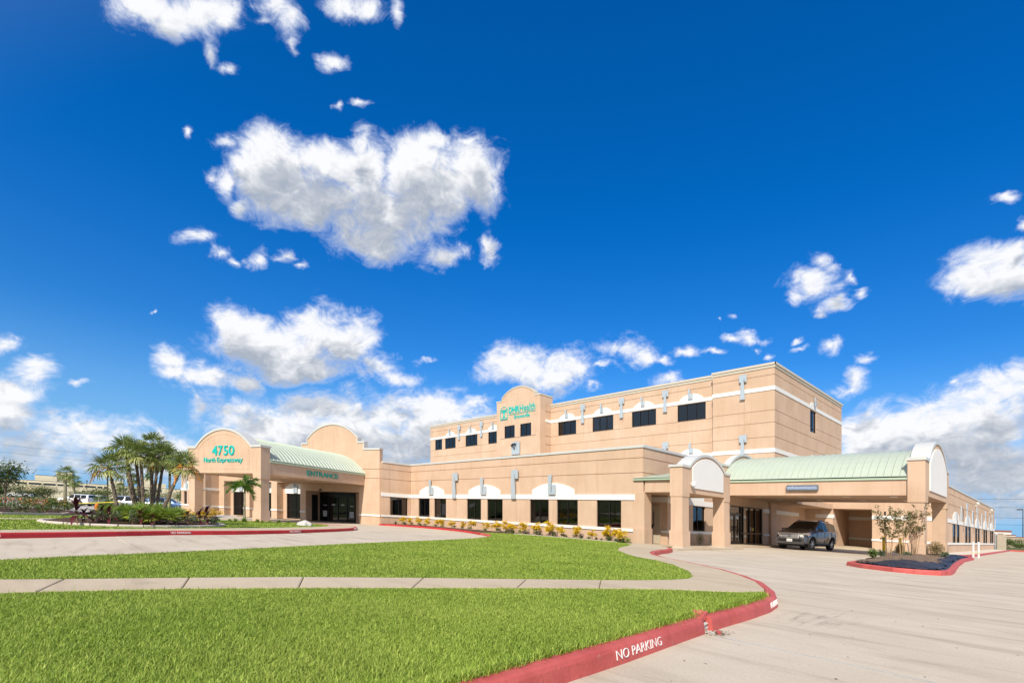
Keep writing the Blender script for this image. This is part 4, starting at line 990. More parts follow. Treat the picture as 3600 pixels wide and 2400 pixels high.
# right wing
FW = Fr(-5.7, 0, 0, 1)
WY = [(50.9, 52.1), (53.1, 54.3), (58.2, 59.4), (60.4, 61.6), (65.5, 66.7), (67.7, 68.9), (72.9, 74.1), (75.1, 76.3), (80.2, 81.4), (82.3, 83.5)]
wall(K, FW, 45.635, 85.4, [0.0, 3.69, 4.44, 4.95], holes=[(a, b, 0.845, 2.26) for a, b in WY])
for a, b in WY: window(K, FW, a, b, 0.845, 2.26, (), rails=(1.78,), depth=-0.012, gm='doorglass')
band(K, FW, 45.6, 85.4, 2.30, 2.59, joints=(56.2, 63.5, 70.8, 78.1)); band(K, FW, 45.6, 85.4, 0.68, 0.83, 0.05, joints=(56.2, 63.5, 70.8, 78.1))
for k, c in enumerate((52.6, 59.9, 67.2, 74.6, 81.9)):
    arched(K, FW, c, 1.70, 2.45, 2.87, 3.27)
    MB().prism(FW, [(c - .28, 2.56), (c + .27, 2.56), (c + .27, 3.13), (c - .28, 3.13)], 0.30, 0.36).prism(FW, [(c - .25, 3.13), (c - .02, 3.13), (c + .02, 3.71), (c - .25, 3.71)], 0.31, 0.37).build('wall_ornament', M['orn'], K)
    if k: 
        q = c - 3.65
        MB().prism(FW, [(q + .06, 2.3), (q + .43, 2.3), (q + .35, 3.62), (q + .56, 3.62), (q + .56, 4.15), (q, 4.15), (q, 3.62), (q + .14, 3.62)], 0.26, 0.32).build('wall_ornament', M['orn'], K)
for y in (65.5, 79.3):
    MB().lathe((-5.52, y, 4.62), [(0.02, -0.12), (0.13, -0.1), (0.15, 0.02), (0.06, 0.14)], 10).box(FW, y - .05, y + .05, -0.01, 0.15, 4.36, 4.48).build('wall_light', M['coping'], K)
coping(K, FW, 45.6, 85.4, 4.95, 5.08, step=5)
bx(K, 'wall', 'stucco', Fr(0, 85.36, -1, 0), 5.74, 16, -0.2, 0.0, 0.0, 4.95)

# inner corner beside the portal: short wall facing +X
FL = Fr(-36.37, 0, 0, 1)
wall(K, FL, 19.3, 21.99, [0.0, 3.69, 4.44, 4.95], us=(20.09,), holes=[(20.12, 21.72, 0.845, 2.28)])
window(K, FL, 20.12, 21.72, 0.845, 2.28, (0.5,))
band(K, FL, 19.3, 21.95, 2.30, 2.59); band(K, FL, 19.3, 21.95, 0.68, 0.83, 0.05)
coping(K, FL, 19.46, 22.0, 4.95, 5.08)

# stepped portal wall at the entrance, turned 22.5 degrees
ca, sa = math.cos(R(22.5)), math.sin(R(22.5))
FT = Fr(-36.5, 19.27, ca, sa)        # u = along the wall (0 at the right corner), d = towards the visitor
def sym(pts): return pts + [(-10.02 - u, z) for u, z in pts[::-1]]
half = [(0.0, 5.96), (-1.62, 5.96), (-1.62, 6.52), (-2.28, 6.52), (-2.28, 6.93)]
a_in = arc(-7.74, -2.28, 6.93, 8.07, 26)[::-1]
prof_in = half + a_in[1:-1] + [(-10.02 - u, z) for u, z in half[::-1]]
th = 0.36
MB().prism(FT, [(-10.02, 4.44), (0, 4.44)] + prof_in, -th, 0).build('stepped_gable', M['stucco'], K)
hole = [(-7.96, -2.11, 0, 2.55)]
for z0, z1 in ((0, 3.67), (3.71, 4.40)):
    gu, gz, gs = grid_cut(-10.02 if z1 > 3.7 else -8.62, 0, z0, z1, hole if z0 == 0 else [])
    MB().slab(FT, gu, gz, gs, -th, 0).build('wall_panel', M['stucco'], K)
bx(K, 'wall', 'stucco', FT, -8.6, -0.03, -th + 0.02, -0.04, 3.0, 4.5)
h2 = [(0.06, 6.09), (-1.55, 6.09), (-1.55, 6.65), (-2.21, 6.65), (-2.21, 6.99)]
a_out = arc(-7.81, -2.21, 6.99, 8.20, 26)[::-1]
prof_out = h2 + a_out[1:-1] + [(-10.02 - u, z) for u, z in h2[::-1]]
pin = [(0.0, 5.94)] + prof_in[1:-1] + [(-10.02, 5.94)]
MB().strip(FT, prof_out, prof_in, -th - 0.05, 0.055).build('coping', M['coping'], K)
bx(K, 'white_band', 'white', FT, -1.40, 0.05, -0.01, 0.05, 0.68, 0.81); bx(K, 'white_band', 'white', FT, -2.09, -1.42, -0.01, 0.05, 0.68, 0.81); bx(K, 'white_band', 'white', FT, -8.62, -7.98, -0.01, 0.05, 0.68, 0.81)
# entrance recess with sliding doors
FE = FT.shift(0, -1.62)
bx(K, 'recess_wall', 'stucco', FT, -8.30, -7.96, -1.64, -0.36, 0, 2.70); bx(K, 'recess_wall', 'stucco', FT, -2.11, -1.8, -1.64, -0.36, 0, 2.70)
bx(K, 'ceiling', 'stucco', FT, -7.96, -2.11, -1.62, -0.36, 2.55, 2.70)
bx(K, 'recess_wall', 'stucco', FE, -8.30, -1.8, -0.25, 0, 0, 2.70)
MB().box(FT, -7.965, -7.93, -1.31, -0.66, 0.02, 2.26).build('side_door', M['black'], K)
ed = MB()
E0, E1 = -7.90, -3.90; EM = (-6.88, -5.83, -4.80)
for u in (E0, E1 - .06): ed.box(FE, u, u + .06, .0, .10, .02, 2.52)
ed.box(FE, E0 + .06, E1 - .06, .0, .12, 2.16, 2.52).box(FE, E0 + .06, E1 - .06, .0, .08, .02, .10)
for u in EM: ed.box(FE, u - .05, u + .05, .01, .09, .10, 2.16)
ed = ed.build('sliding_door', M['black'], K)
ee = [E0 + .06] + list(EM) + [E1 - .06]
for a, b in zip(ee, ee[1:]): bx(K, 'pane', 'doorglass', FE, a, b, .03, .045, .10, 2.17).parent = ed
for a, b in ((0, .25), (1, .2), (2, .2), (3, .25)):
    p0 = ee[a] + .3
    bx(K, 'notice', 'paper', FE, p0, p0 + .42, .046, .052, 1.42 if a in (1, 2) else 1.36, 1.52 if a in (1, 2) else 1.42).parent = ed
    if a in (0, 3): bx(K, 'notice', 'paper', FE, p0 - .05, p0 + .42, .046, .053, .42, .92).parent = ed
MB().lathe(FT.p(-6.2, 0.10, 2.66), [(0.02, -0.08), (0.09, -0.06), (0.09, 0.03), (0.03, 0.06)], 10).build('camera_dome', M['plastic'], K)
# colonnade wall left of the portal
piers = [(-12.16, -11.45), (-15.75, -14.99), (-19.21, -18.49)]
for a, b in piers: bx(K, 'pier', 'stucco', FT, a, b, -0.80, 0.0, 0.0, 3.24)
bx(K, 'wall', 'stucco', FT, -19.21, -8.62, -0.80, 0.0, 3.24, 5.05)
FN = FT.shift(0, -0.67)
bays = [(-11.45, -8.62), (-14.99, -12.16), (-18.49, -15.75)]
for a, b in bays:
    c = (a + b) / 2 + 0.05
    wall(K, FN, a, b, [0.0, 3.4], holes=[(c - 1.03, c + 1.03, 0.06, 2.27)], thick=0.2)
    window(K, FN, c - 1.03, c + 1.03, 0.06, 2.27, (0.5,), rails=(0.84,), fm='black', gm='doorglass')
    arched(K, FN, c, 1.22, 2.285, 2.75, 3.22)
    MB().prism(FN, [(c - .1, 2.35), (c + .38, 2.35), (c + .38, 2.95), (c + .15, 2.95), (c + .12, 2.45), (c + .09, 2.45), (c + .12, 3.2), (c - .1, 3.2)], 0.09, 0.14).build('wall_ornament', M['orn'], K)
for a, b in piers:
    bx(K, 'white_band', 'white', FT, a - .03, b + .03, -0.66, 0.05, 0.70, 0.83)
FLW = Fr(*FT.p(-19.21, 0, 0)[:2], -sa, ca)       # return wall facing the portal
wall(K, FLW, -1.66, 0.0, [0.0, 3.69, 4.44, 4.95]); band(K, FLW, -1.66, 0.0, 2.28, 2.50); band(K, FLW, -1.66, 0.0, 0.72, 0.86, 0.05)
coping(K, FLW, -1.66, 0.0, 4.95, 5.08)
FLF = Fr(0, 10.4, 1, 0)
wall(K, FLF, -63.6, -53.62, [0.0, 3.69, 4.44, 4.95], holes=[(-62.2, -60.6, 0.87, 2.2), (-59.9, -58.3, 0.87, 2.2)])
window(K, FLF, -62.2, -60.6, 0.87, 2.2, (0.5,)); window(K, FLF, -59.9, -58.3, 0.87, 2.2, (0.5,))
band(K, FLF, -63.6, -53.62, 2.28, 2.55); band(K, FLF, -63.6, -53.62, 0.72, 0.87, 0.05); arched(K, FLF, -60.3, 1.75, 2.45, 2.8, 3.2)
orn_l(K, FLF, -60.5, 2.45); coping(K, FLF, -63.6, -53.62, 4.95, 5.08)
bx(K, 'wall', 'stucco', Fr(-63.56, 0, 0, -1), -40, -10.44, -0.3, 0.0, 0.0, 4.95)
# flat roof
MB().poly([(-63.4, 10.7), (-53.8, 10.7), (-53.9, 12.2), (-36.7, 19.5), (-36.7, 22.3), (-14.5, 22.3), (-14.5, 45.9), (-6.0, 45.9), (-6.0, 85.2), (-16, 85.2), (-63.4, 60)], 4.45, 4.62).build('flat_roof', M['coping'], K)

# --- tall block
FU = Fr(0, 39.63, 1, 0); FY = Fr(0, 39.11, 1, 0)
UZ = [4.5, 7.97, 9.04, 9.935, 12.53, 13.05]
k1 = 1.0133
UW = [tuple(v * k1 for v in w) for w in ((-35.56, -33.12), (-31.05, -28.58), (-26.53, -24.04), (-22.0, -19.51), (-58.31, -56.64), (-55.96, -53.57), (-51.44, -49.03), (-46.93, -44.6))]
wall(K, FU, -60.24, -18.92, UZ, us=(-53.6, -49.0, -32.55, -27.96, -23.35), holes=[(a, b, 9.965, 11.36) for a, b in UW])
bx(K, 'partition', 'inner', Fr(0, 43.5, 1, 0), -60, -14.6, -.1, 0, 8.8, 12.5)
MB().poly([(-60, 39.95), (-14.6, 39.95), (-14.6, 43.4), (-60, 43.4)], 8.6, 8.75).build('upper_floor', M['inner'], K)
for k, (a, b) in enumerate(UW): window(K, FU, a, b, 9.965, 11.36, (0.5,) if k == 4 else (1 / 3, 2 / 3), gm='glassblue')
band(K, FU, -60.24, -44.05, 11.40, 11.69); band(K, FU, -37.04, -18.92, 11.40, 11.69, joints=(-27.96,)); band(K, FU, -24, -18.92, 6.83, 7.13)
for c in (-34.77, -30.19, -25.61, -21.02, -55.43, -50.92, -46.5): arched(K, FU, c, 1.03, 11.5, 11.80, 12.18)
arched(K, FU, -21.02, 1.0, 6.95, 7.23, 7.60)
for u in (-34.98, -30.45, -25.85, -21.25, -55.70, -51.15, -46.75):
    MB().prism(FU, [(u, 11.72), (u + .38, 11.72), (u + .38, 12.17), (u + .26, 12.17), (u + .18, 11.80), (u + .15, 11.80), (u + .16, 12.17), (u, 12.17)], 0.09, 0.14).prism(FU, [(u, 12.17), (u + .16, 12.17), (u + .20, 12.55), (u - .01, 12.55)], 0.095, 0.15).build('wall_ornament', M['orn'], K)
u = -21.2
MB().prism(FU, [(u, 7.2), (u + .38, 7.2), (u + .38, 7.62), (u, 7.62)], 0.09, 0.14).prism(FU, [(u, 7.62), (u + .16, 7.62), (u + .20, 8.03), (u - .01, 8.03)], 0.095, 0.15).build('wall_ornament', M['orn'], K)
for u in (-53.65, -49.02, -32.87, -28.2, -23.65): orn_ts(K, FU, u, 10.92)
orn_ts(K, FU, -23.65, 6.43)
coping(K, FU, -60.24, -44.05, 13.05, 13.38, m='cap', step=6); coping(K, FU, -37.04, -18.92, 13.05, 13.38, m='cap', step=6)
bx(K, 'cornice', 'cap', FU, -60.3, -44.05, 0.05, 0.11, 13.24, 13.40); bx(K, 'cornice', 'cap', FU, -37.04, -18.92, 0.05, 0.11, 13.24, 13.40)
wall(K, FY, -18.92, -14.25, UZ, us=(-16.45,), thick=0.5); band(K, FY, -18.94, -14.21, 11.40, 11.69); band(K, FY, -18.94, -14.21, 6.83, 7.13)
orn_ts(K, FY, -16.77, 10.94); orn_ts(K, FY, -16.77, 6.36)
coping(K, FY, -18.95, -14.20, 13.05, 13.38, m='cap', step=6); bx(K, 'cornice', 'cap', FY, -18.97, -14.14, 0.05, 0.11, 13.24, 13.40)
wall(K, FB, 39.145, 55.64, [4.5, 7.97, 9.04, 9.935, 12.53, 13.05], us=(43.43, 51.02), holes=[(46.78, 48.32, 9.5, 11.32)])
wall(K, FB, 39.145, 45.66, [0.0, 4.49])
window(K, FB, 46.78, 48.32, 9.5, 11.32, (0.42,), rails=(9.86,), gm='glassblue')
band(K, FB, 39.07, 55.6, 11.40, 11.69, joints=(43.43, 51.02)); band(K, FB, 39.07, 55.6, 6.83, 7.13)
arched(K, FB, 47.55, 0.75, 11.5, 11.80, 12.05); arched(K, FB, 47.5, 0.75, 6.95, 7.23, 7.60)
MB().prism(FB, [(47.45, 11.72), (47.8, 11.72), (47.8, 12.12), (47.45, 12.12)], 0.15, 0.20).prism(FB, [(47.45, 12.12), (47.6, 12.12), (47.65, 12.45), (47.45, 12.45)], 0.155, 0.21).build('wall_ornament', M['orn'], K)
coping(K, FB, 39.11, 55.64, 13.05, 13.38, m='cap', step=6); bx(K, 'cornice', 'cap', FB, 39.0, 55.7, 0.05, 0.11, 13.24, 13.40)
bx(K, 'wall', 'stucco', Fr(0, 55.60, -1, 0), 14.29, 60, -0.3, 0, 4.0, 13.05); bx(K, 'wall', 'stucco', Fr(-60.20, 0, 0, -1), -55.5, -39.67, -0.3, 0, 4.0, 13.05)
MB().poly([(-60.0, 39.9), (-14.5, 39.9), (-14.5, 55.4), (-60.0, 55.4)], 12.6, 12.8).build('flat_roof', M['coping'], K)
MB().lathe((-17.6, 43.0, 13.2), [(0.75, -0.4), (0.85, 0.25), (0.85, 0.45), (0.6, 0.62), (0.2, 0.70)], 18).build('roof_vent', M['coping'], K, smooth=False)
MB().lathe((-15.6, 47.6, 13.1), [(0.6, -0.3), (0.75, 0.3), (0.6, 0.6), (0.2, 0.7)], 16).build('roof_vent', M['coping'], K)
# tower with the name
FO = Fr(0, 37.98, 1, 0)
def kz(z): return (z - 1.11) * k1 + 1.11
TX0, TX1 = -44.03, -37.06
tw_h = [(-42.72, -41.00, 10.0, 11.36), (-40.14, -38.41, 10.0, 11.36)]
gu, gz, gs = grid_cut(TX0, TX1, 4.5, 14.15, tw_h)
MB().slab(FO, gu, gz, gs, -1.9, 0).build('tower_wall', M['stucco'], K)
for h in tw_h: window(K, FO, h[0], h[1], h[2], h[3], (0.5,), gm='glassblue')
a_i = arc(-43.08, -37.88, 14.52, 15.42, 22)
MB().prism(FO, [(-43.08, 14.152), (-37.88, 14.152)] + a_i[::-1], -0.5, 0).build('arched_parapet', M['stucco'], K)
a_o = arc(-43.13, -37.83, 14.60, 15.55, 22)
MB().strip(FO, [(-43.13, 14.28)] + a_o + [(-37.83, 14.28)], [(-43.08, 14.28)] + a_i + [(-37.88, 14.28)], -0.55, 0.05).build('coping', M['cap'], K)
bx(K, 'coping', 'cap', FO, TX0 - .04, -43.14, -1.95, 0.05, 14.15, 14.29); bx(K, 'coping', 'cap', FO, -37.82, TX1 + .05, -1.95, 0.05, 14.15, 14.29)
for z, a, b in ((9.95, -43.4, -37.7), (7.97, -43.4, -37.9)): bx(K, 'joint_bead', 'sash', FO, a, b, -0.01, 0.004, z, z + 0.035)
FS = Fr(TX1, 0, 0, 1)
for z in (12.53, 9.935, 9.04): bx(K, 'joint_bead', 'sash', FS, 38.75, 39.62, -0.01, 0.004, z - .02, z + .02)
bx(K, 'white_band', 'white', FS, 38.75, 39.6, -0.01, 0.045, 11.40, 11.69); bx(K, 'joint_bead', 'stucco', FS, 38.70, 38.74, -0.01, 0.02, 4.6, 14.1)
MB().prism(FO, [(-41.35, 8.07), (-40.08, 8.07), (-40.08, 9.40), (-40.50, 9.40), (-40.50, 8.50), (-40.56, 8.50), (-40.56, 9.40), (-40.62, 9.52), (-40.82, 9.52), (-40.84, 8.50), (-40.90, 8.50), (-40.92, 9.40), (-41.35, 9.40)], 0.10, 0.18).build('wall_ornament', M['orn'], K)
for u in (-41.15, -40.95, -40.62): MB().lathe(FO.p(u, 0.34, 9.15 - 0.1 * (u < -41)), [(0.05, -0.1), (0.12, 0.02), (0.13, 0.08)], 9).tube([FO.p(u, .30, 9.05), FO.p(-40.87, .20, 8.55)], .02).build('flood_lamp', M['lamp'], K)

# ------------------------------------------------------------------ canopies
def canopy(name, label, fr, L, gc, gh, panel, ox):
    """vaulted canopy: u across (0 = ridge line), d = 0 at the building, L = back of the end gable"""
    t = thing(name, *fr.p(0, L, 0)[:2], label, 'canopy')
    for s in (-1, 1):
        a, b = sorted((s * 3.46, s * 3.16))
        bx(t, 'fascia_beam', 'stucco', fr, a, b, 0.02, L, 3.12, 3.88)
        a, b = sorted((s * 3.53, s * 3.20))
        bx(t, 'eave_trim', 'greentrim', fr, a, b, 0.02, L, 3.885, 4.045)
    bx(t, 'soffit', 'stucco', fr, -3.165, 3.165, 0.02, L + 0.02, 3.15, 3.26)
    for d in (1.6, 3.9, 6.2, 8.3):
        for u in (-1.7, 1.7): bx(t, 'soffit_light', 'lens', fr, u - .28, u + .28, d - .16, d + .16, 3.135, 3.152)
    # roof panels between standing seams
    R0 = 4.63; n = 28; pw = L / n; N = 16
    cs = [-3.53 + 7.06 * i / N for i in range(N + 1)]
    zf = lambda c: 5.65 - (R0 - math.sqrt(R0 * R0 - c * c))
    me = None
    for k in range(n):
        m_ = MB(); d0, d1 = k * pw + 0.004, (k + 1) * pw
        for c in cs: m_.v += [fr.p(c, d0, zf(c) + .03), fr.p(c, d0 + .022, zf(c) + .075), fr.p(c, d0 + .04, zf(c) + .03), fr.p(c, d1, zf(c) + .03), fr.p(c, d1, zf(c) - .03), fr.p(c, d0, zf(c) - .03)]
        for i in range(N):
            for j in range(6): m_.f.append((i * 6 + j, i * 6 + (j + 1) % 6, (i + 1) * 6 + (j + 1) % 6, (i + 1) * 6 + j))
        m_.f += [tuple(range(5, -1, -1)), tuple(N * 6 + j for j in range(6))]
        m_.build('roof_panel', M['green'], t)
    # end gable
    G0, G1 = L + 0.003, L + 0.68
    w = gh; ai = [(gc + u, z) for u, z in arc(-w + .90, w - .90, 4.78, 5.96, 26)]; ao = [(gc + u, z) for u, z in arc(-w + .86, w - .86, 4.93, 6.10, 26)]
    inner = w - 0.74
    MB().prism(fr, [(gc - w, 2.78), (gc - inner, 2.78), (gc - inner, 3.12), (gc + inner, 3.12), (gc + inner, 2.78), (gc + w, 2.78), (gc + w, 4.80)] + ai[::-1] + [(gc - w, 4.80)], G0, G1).build('end_gable', M['stucco'], t)
    MB().strip(fr, [(gc - w - .05, 4.93)] + ao + [(gc + w + .05, 4.93)], [(gc - w - .05, 4.79)] + ai + [(gc + w + .05, 4.79)], G0 - .05, G1 + .05).build('coping', M['coping'], t)
    for s in (-1, 1):
        a, b = sorted((gc + s * (w - .04), gc + s * (inner + .03)))
        cl = bx(t, 'column', 'stucco', fr, a, b, G0 + .04, G1 - .04, 0.78, 2.79)
        a, b = sorted((gc + s * (w + .01), gc + s * (inner - .02)))
        bx(t, 'column_base', 'stucco', fr, a, b, G0 - .01, G1 + .01, -0.05, 0.78).parent = cl
    pa = [(gc + u, z) for u, z in arc(-w + 1.05, w - 1.05, 4.72, 5.72, 22)]
    pts = [(gc - w + 1.05, 3.40), (gc + w - 1.05, 3.40)] + pa[::-1]
    if panel:
        MB().prism(fr, pts, G1 - .01, G1 + .05).build('sign_panel', M['white'], t)
    else:
        q = [(gc + (u - gc) * .965, 3.44 + (z - 3.40) * .965) for u, z in pts]
        pts2 = pts + [pts[0]]; q2 = q + [q[0]]
        MB().strip(fr, pts2, q2, G1 - .01, G1 + .012).build('panel_moulding', M['stucco'], t)
    return t
FCL = Fr(*FT.p(-5.0, 0, 0)[:2], ca, sa)
entry = canopy('entrance_canopy', 'green vaulted canopy with arched peach gable over the main entrance', FCL, 8.88, -0.15, 3.64, False, 0)
FCR = Fr(-14.25, 34.13, 0, 1)
drop = canopy('drive_through_canopy', 'green vaulted drive-through canopy with white arched end panel above the grey car', FCR, 9.17, 0.0, 3.58, True, 0)

# lettering (things of their own, fixed to the walls)
FG = FCL.shift(0, 8.88 + 0.683)
sg = thing('address_sign', *FG.p(0, 0, 0)[:2], 'turquoise raised numerals 4750 and North Expressway on the arched gable', 'sign')
for ch, a, b in (('4', -1.16, -0.63), ('7', -0.56, -0.10), ('5', 0.0, 0.42), ('0', 0.50, 1.05)): text_mb(FG, ch, a, b, 4.29, 4.93, -0.004, 0.05, 0.012).build('numeral', M['teal'], sg)
x = -2.0
for wd, a, b in (('North', -2.01, -0.83), ('Expressway', -0.66, 1.83)):
    for q in letters(FG, wd, a, b, 3.83 if wd == 'North' else 3.74, 4.15, -0.004, 0.045, 0.0): q.build('letter', M['teal'], sg)
FEN = Fr(*FCL.p(3.46, 0, 0)[:2], -sa, ca)        # entrance fascia, faces right
en = thing('entrance_sign', *FEN.p(-4.4, 0, 0)[:2], 'green raised letters ENTRANCE on the canopy fascia', 'sign')
u = -5.86
for ch, wd in zip('ENTRANCE', (.29, .36, .33, .33, .40, .36, .36, .29)):
    text_mb(FEN, ch, u, u + wd, 3.36, 3.70, -0.004, 0.05, 0.008).build('letter', M['tealdark'], en); u += wd + .045 - (.03 if ch in 'RA' else 0)
nm = thing('clinic_name_sign', -40.5, 37.9, 'turquoise DHR Health Brownsville letters and figure emblem on the tower', 'sign')
for q in letters(FO, 'DHR', -41.92, -40.24, 12.74, 13.42, -0.004, 0.06, 0.022): q.build('letter', M['teal'], nm)
for q in letters(FO, 'Health', -40.16, -37.78, 12.71, 13.47, -0.004, 0.06, -0.002): q.build('letter', M['teal'], nm)
bx(nm, 'underline', 'teal', FO, -41.92, -37.76, -0.004, 0.05, 12.55, 12.60)
for q in letters(FO, 'Brownsville', -41.03, -38.62, 12.02, 12.45, -0.004, 0.05, 0.0): q.build('letter', M['teal'], nm)
em = MB(); u0, u1, z0, z1 = -43.37, -42.15, 12.07, 13.35
for a, b, c, d in ((u0, u1, z0, z0 + .05), (u0, u0 + .045, z0, z1 - .12), (u1 - .045, u1, z0, z1 - .12), (u0, u1, z1 - .17, z1 - .12)): em.box(FO, a, b, -.004, .05, c, d)
cu = (u0 + u1) / 2
em.strip(FO, arc(u0 + .06, u1 - .06, 13.24, 13.58, 12), arc(u0 + .11, u1 - .11, 13.24, 13.53, 12), -.004, .05)
em.strip(FO, [(u0 + .1 - .02, 12.30), (cu - .35, 12.10), (cu, 12.07)], [(u0 + .15, 12.30), (cu - .33, 12.16), (cu, 12.12)], -.004, .05); em.strip(FO, [(cu, 12.07), (cu + .35, 12.10), (u1 - .08, 12.30)], [(cu, 12.12), (cu + .33, 12.16), (u1 - .15, 12.30)], -.004, .05)
em.prism(FO, [(cu - .10, 12.98), (cu - .08, 12.62), (cu - .13, 12.40), (cu - .44, 12.10), (cu - .38, 12.09), (cu - .06, 12.42), (cu - .05, 12.10), (cu + .05, 12.10), (cu + .06, 12.42), (cu + .38, 12.09), (cu + .44, 12.10), (cu + .13, 12.40), (cu + .08, 12.62), (cu + .10, 12.98)], -.004, .05)
em.prism(FO, [(cu - .09, 13.02), (cu + .09, 13.02), (cu + .09, 13.20), (cu, 13.26), (cu - .09, 13.20)], -.004, .05)
for s in (-1, 1):
    em.prism(FO, [(cu + s * .08, 12.98), (cu + s * .55, 13.16), (cu + s * .55, 13.20), (cu + s * .08, 13.06)], -.004, .045); em.prism(FO, [(cu + s * .10, 12.93), (cu + s * .56, 12.90), (cu + s * .56, 12.95), (cu + s * .10, 13.02)], -.004, .043)
em.build('figure_emblem', M['teal'], nm)

# light box sign on the drive-through fascia
FDT = Fr(0, 34.13 - 3.46, 1, 0)
ls = thing('light_box_sign', -9.8, 30.6, 'blank blue-grey light box sign on the drive-through fascia', 'sign')
MB().box(FDT, -10.50, -8.93, -.004, .17, 3.39, 3.45).box(FDT, -10.50, -8.93, -.004, .17, 3.61, 3.67).box(FDT, -10.50, -10.45, -.004, .17, 3.45, 3.61).box(FDT, -8.98, -8.93, -.004, .17, 3.45, 3.61).build('sign_case', M['blueframe'], ls)
bx(ls, 'sign_face', 'signface', FDT, -10.45, -8.98, 0, .155, 3.45, 3.61)
# ------------------------------------------------------------------ small gable at the walkway end
FP = Fr(-11.95, 0, 0, 1)
wg = thing('walkway_gable', -11.95, 24.2, 'small arched peach gable with blank white sign panel beside the alcove door', 'portico')
c0, c1 = 21.70, 26.65; T0 = -0.65
ai = arc(22.36, 26.0, 3.86, 4.57, 22); ao = arc(22.32, 26.04, 3.98, 4.69, 22)
MB().prism(FP, [(c0, 2.48), (22.36, 2.48), (22.36, 2.68), (26.0, 2.68), (26.0, 2.48), (c1, 2.48), (c1, 3.87)] + ai[::-1] + [(c0, 3.87)], T0, 0).build('end_gable', M['stucco'], wg)
MB().strip(FP, [(c0 - .05, 3.98)] + ao + [(c1 + .05, 3.98)], [(c0 - .05, 3.865)] + ai + [(c1 + .05, 3.865)], T0 - .05, .05).build('coping', M['coping'], wg)
pa = arc(22.60, 25.78, 3.91, 4.46, 20)
MB().prism(FP, [(22.60, 2.93), (25.78, 2.93)] + pa[::-1], -.01, .05).build('sign_panel', M['white'], wg)
for y in (c0, c1 - .66):
    cl = bx(wg, 'column', 'stucco', FP, y + .025, y + .635, T0 + .025, -.025, 0.88, 2.49)
    bx(wg, 'column_base', 'stucco', FP, y - .02, y + .68, T0 - .02, .02, 0.10, 0.88).parent = cl
    bx(wg, 'plinth', 'rawconc', FP, y - .10, y + .76, T0 - .10, .12, -0.05, 0.10).parent = cl
bx(wg, 'header', 'stucco', Fr(0, 22.03, 1, 0), -14.17, -12.605, -.5, 0, 2.705, 3.29)
bx(wg, 'ceiling', 'stucco', Fr(0, 22.0, 1, 0), -15.44, -12.62, -4.6, -0.12, 2.695, 2.80)
wr = MB(); 
wr.add([(-14.78, 21.85, 3.42), (-12.62, 21.85, 3.42), (-12.62, 23.4, 3.74), (-13.7, 23.4, 3.74), (-14.24, 22.0, 3.44), (-14.78, 21.85, 3.40), (-12.62, 21.85, 3.40), (-12.62, 23.4, 3.70), (-13.7, 23.4, 3.70)], [(0, 1, 2, 3), (5, 8, 7, 6), (0, 5, 6, 1), (1, 6, 7, 2), (2, 7, 8, 3), (3, 8, 5, 0)])
wr.build('hip_roof', M['green'], wg); bx(wg, 'eave_trim', 'greentrim', Fr(0, 22.03, 1, 0), -14.76, -12.605, .0, .14, 3.295, 3.40)
for x in (-14.2, -13.7, -13.2): MB().tube([(x, 21.84, 3.425), (x + .1, 23.3, 3.75)], .014, 5).build('roof_seam', M['green'], wg)
MB().lathe((-11.80, 22.45, 3.12), [(0.03, -0.14), (0.10, -0.10), (0.11, 0.04), (0.05, 0.12)], 12).tube([(-11.96, 22.45, 3.12), (-11.80, 22.45, 3.12)], .03).build('wall_light', M['white'], wg)

# ------------------------------------------------------------------ plants
def leaf_mesh(name, n, shape, size, mat_, seed, shell=0.55, clumps=0, flat=0.6, asp=0.55, up=0.0):
    """crown of separate leaf faces; shape(p)->keeps points of the unit ball, scaled by the caller"""
    r = np.random.default_rng(seed); P = []
    cl = r.normal(0, 1, (max(clumps, 1), 3)); cl /= np.linalg.norm(cl, axis=1)[:, None]; cl *= r.uniform(0.45, 1.0, (len(cl), 1))
    while len(P) < n:
        if clumps: p = cl[r.integers(len(cl))] + r.normal(0, 0.20, 3)
        else:
            p = r.normal(0, 1, 3); p = p / np.linalg.norm(p) * (r.random() ** (1 - shell * 0.8))
        if shape is None or shape(p): P.append(p)
    P = np.array(P)
    return P

def leaf_faces(name, P, size, mat_, seed, asp=0.5, droop=0.3, tintfun=None):
    r = np.random.default_rng(seed); n = len(P)
    a = r.random(n) * 2 * PI; el = r.uniform(-0.5, 0.9, n) - droop * 0.3
    d = np.stack([np.cos(a) * np.cos(el), np.sin(a) * np.cos(el), np.sin(el)], 1)
    t = np.cross(d, r.normal(0, 1, (n, 3))); t /= np.linalg.norm(t, axis=1)[:, None]
    s = size * r.uniform(0.6, 1.3, n)[:, None]
    Vv = np.stack([P, P + d * s * 0.5 + t * s * asp * 0.5, P + d * s, P + d * s * 0.5 - t * s * asp * 0.5], 1)
    F = np.arange(n * 4).reshape(n, 4)
    tint = np.clip(r.normal(0.4, 0.28, n), 0, 1) if tintfun is None else np.clip(tintfun(P) + r.normal(0, 0.15, n), 0, 1)
    return fast_mesh(name, Vv.reshape(-1, 3), F, mat_, 4, np.repeat(tint, 4))

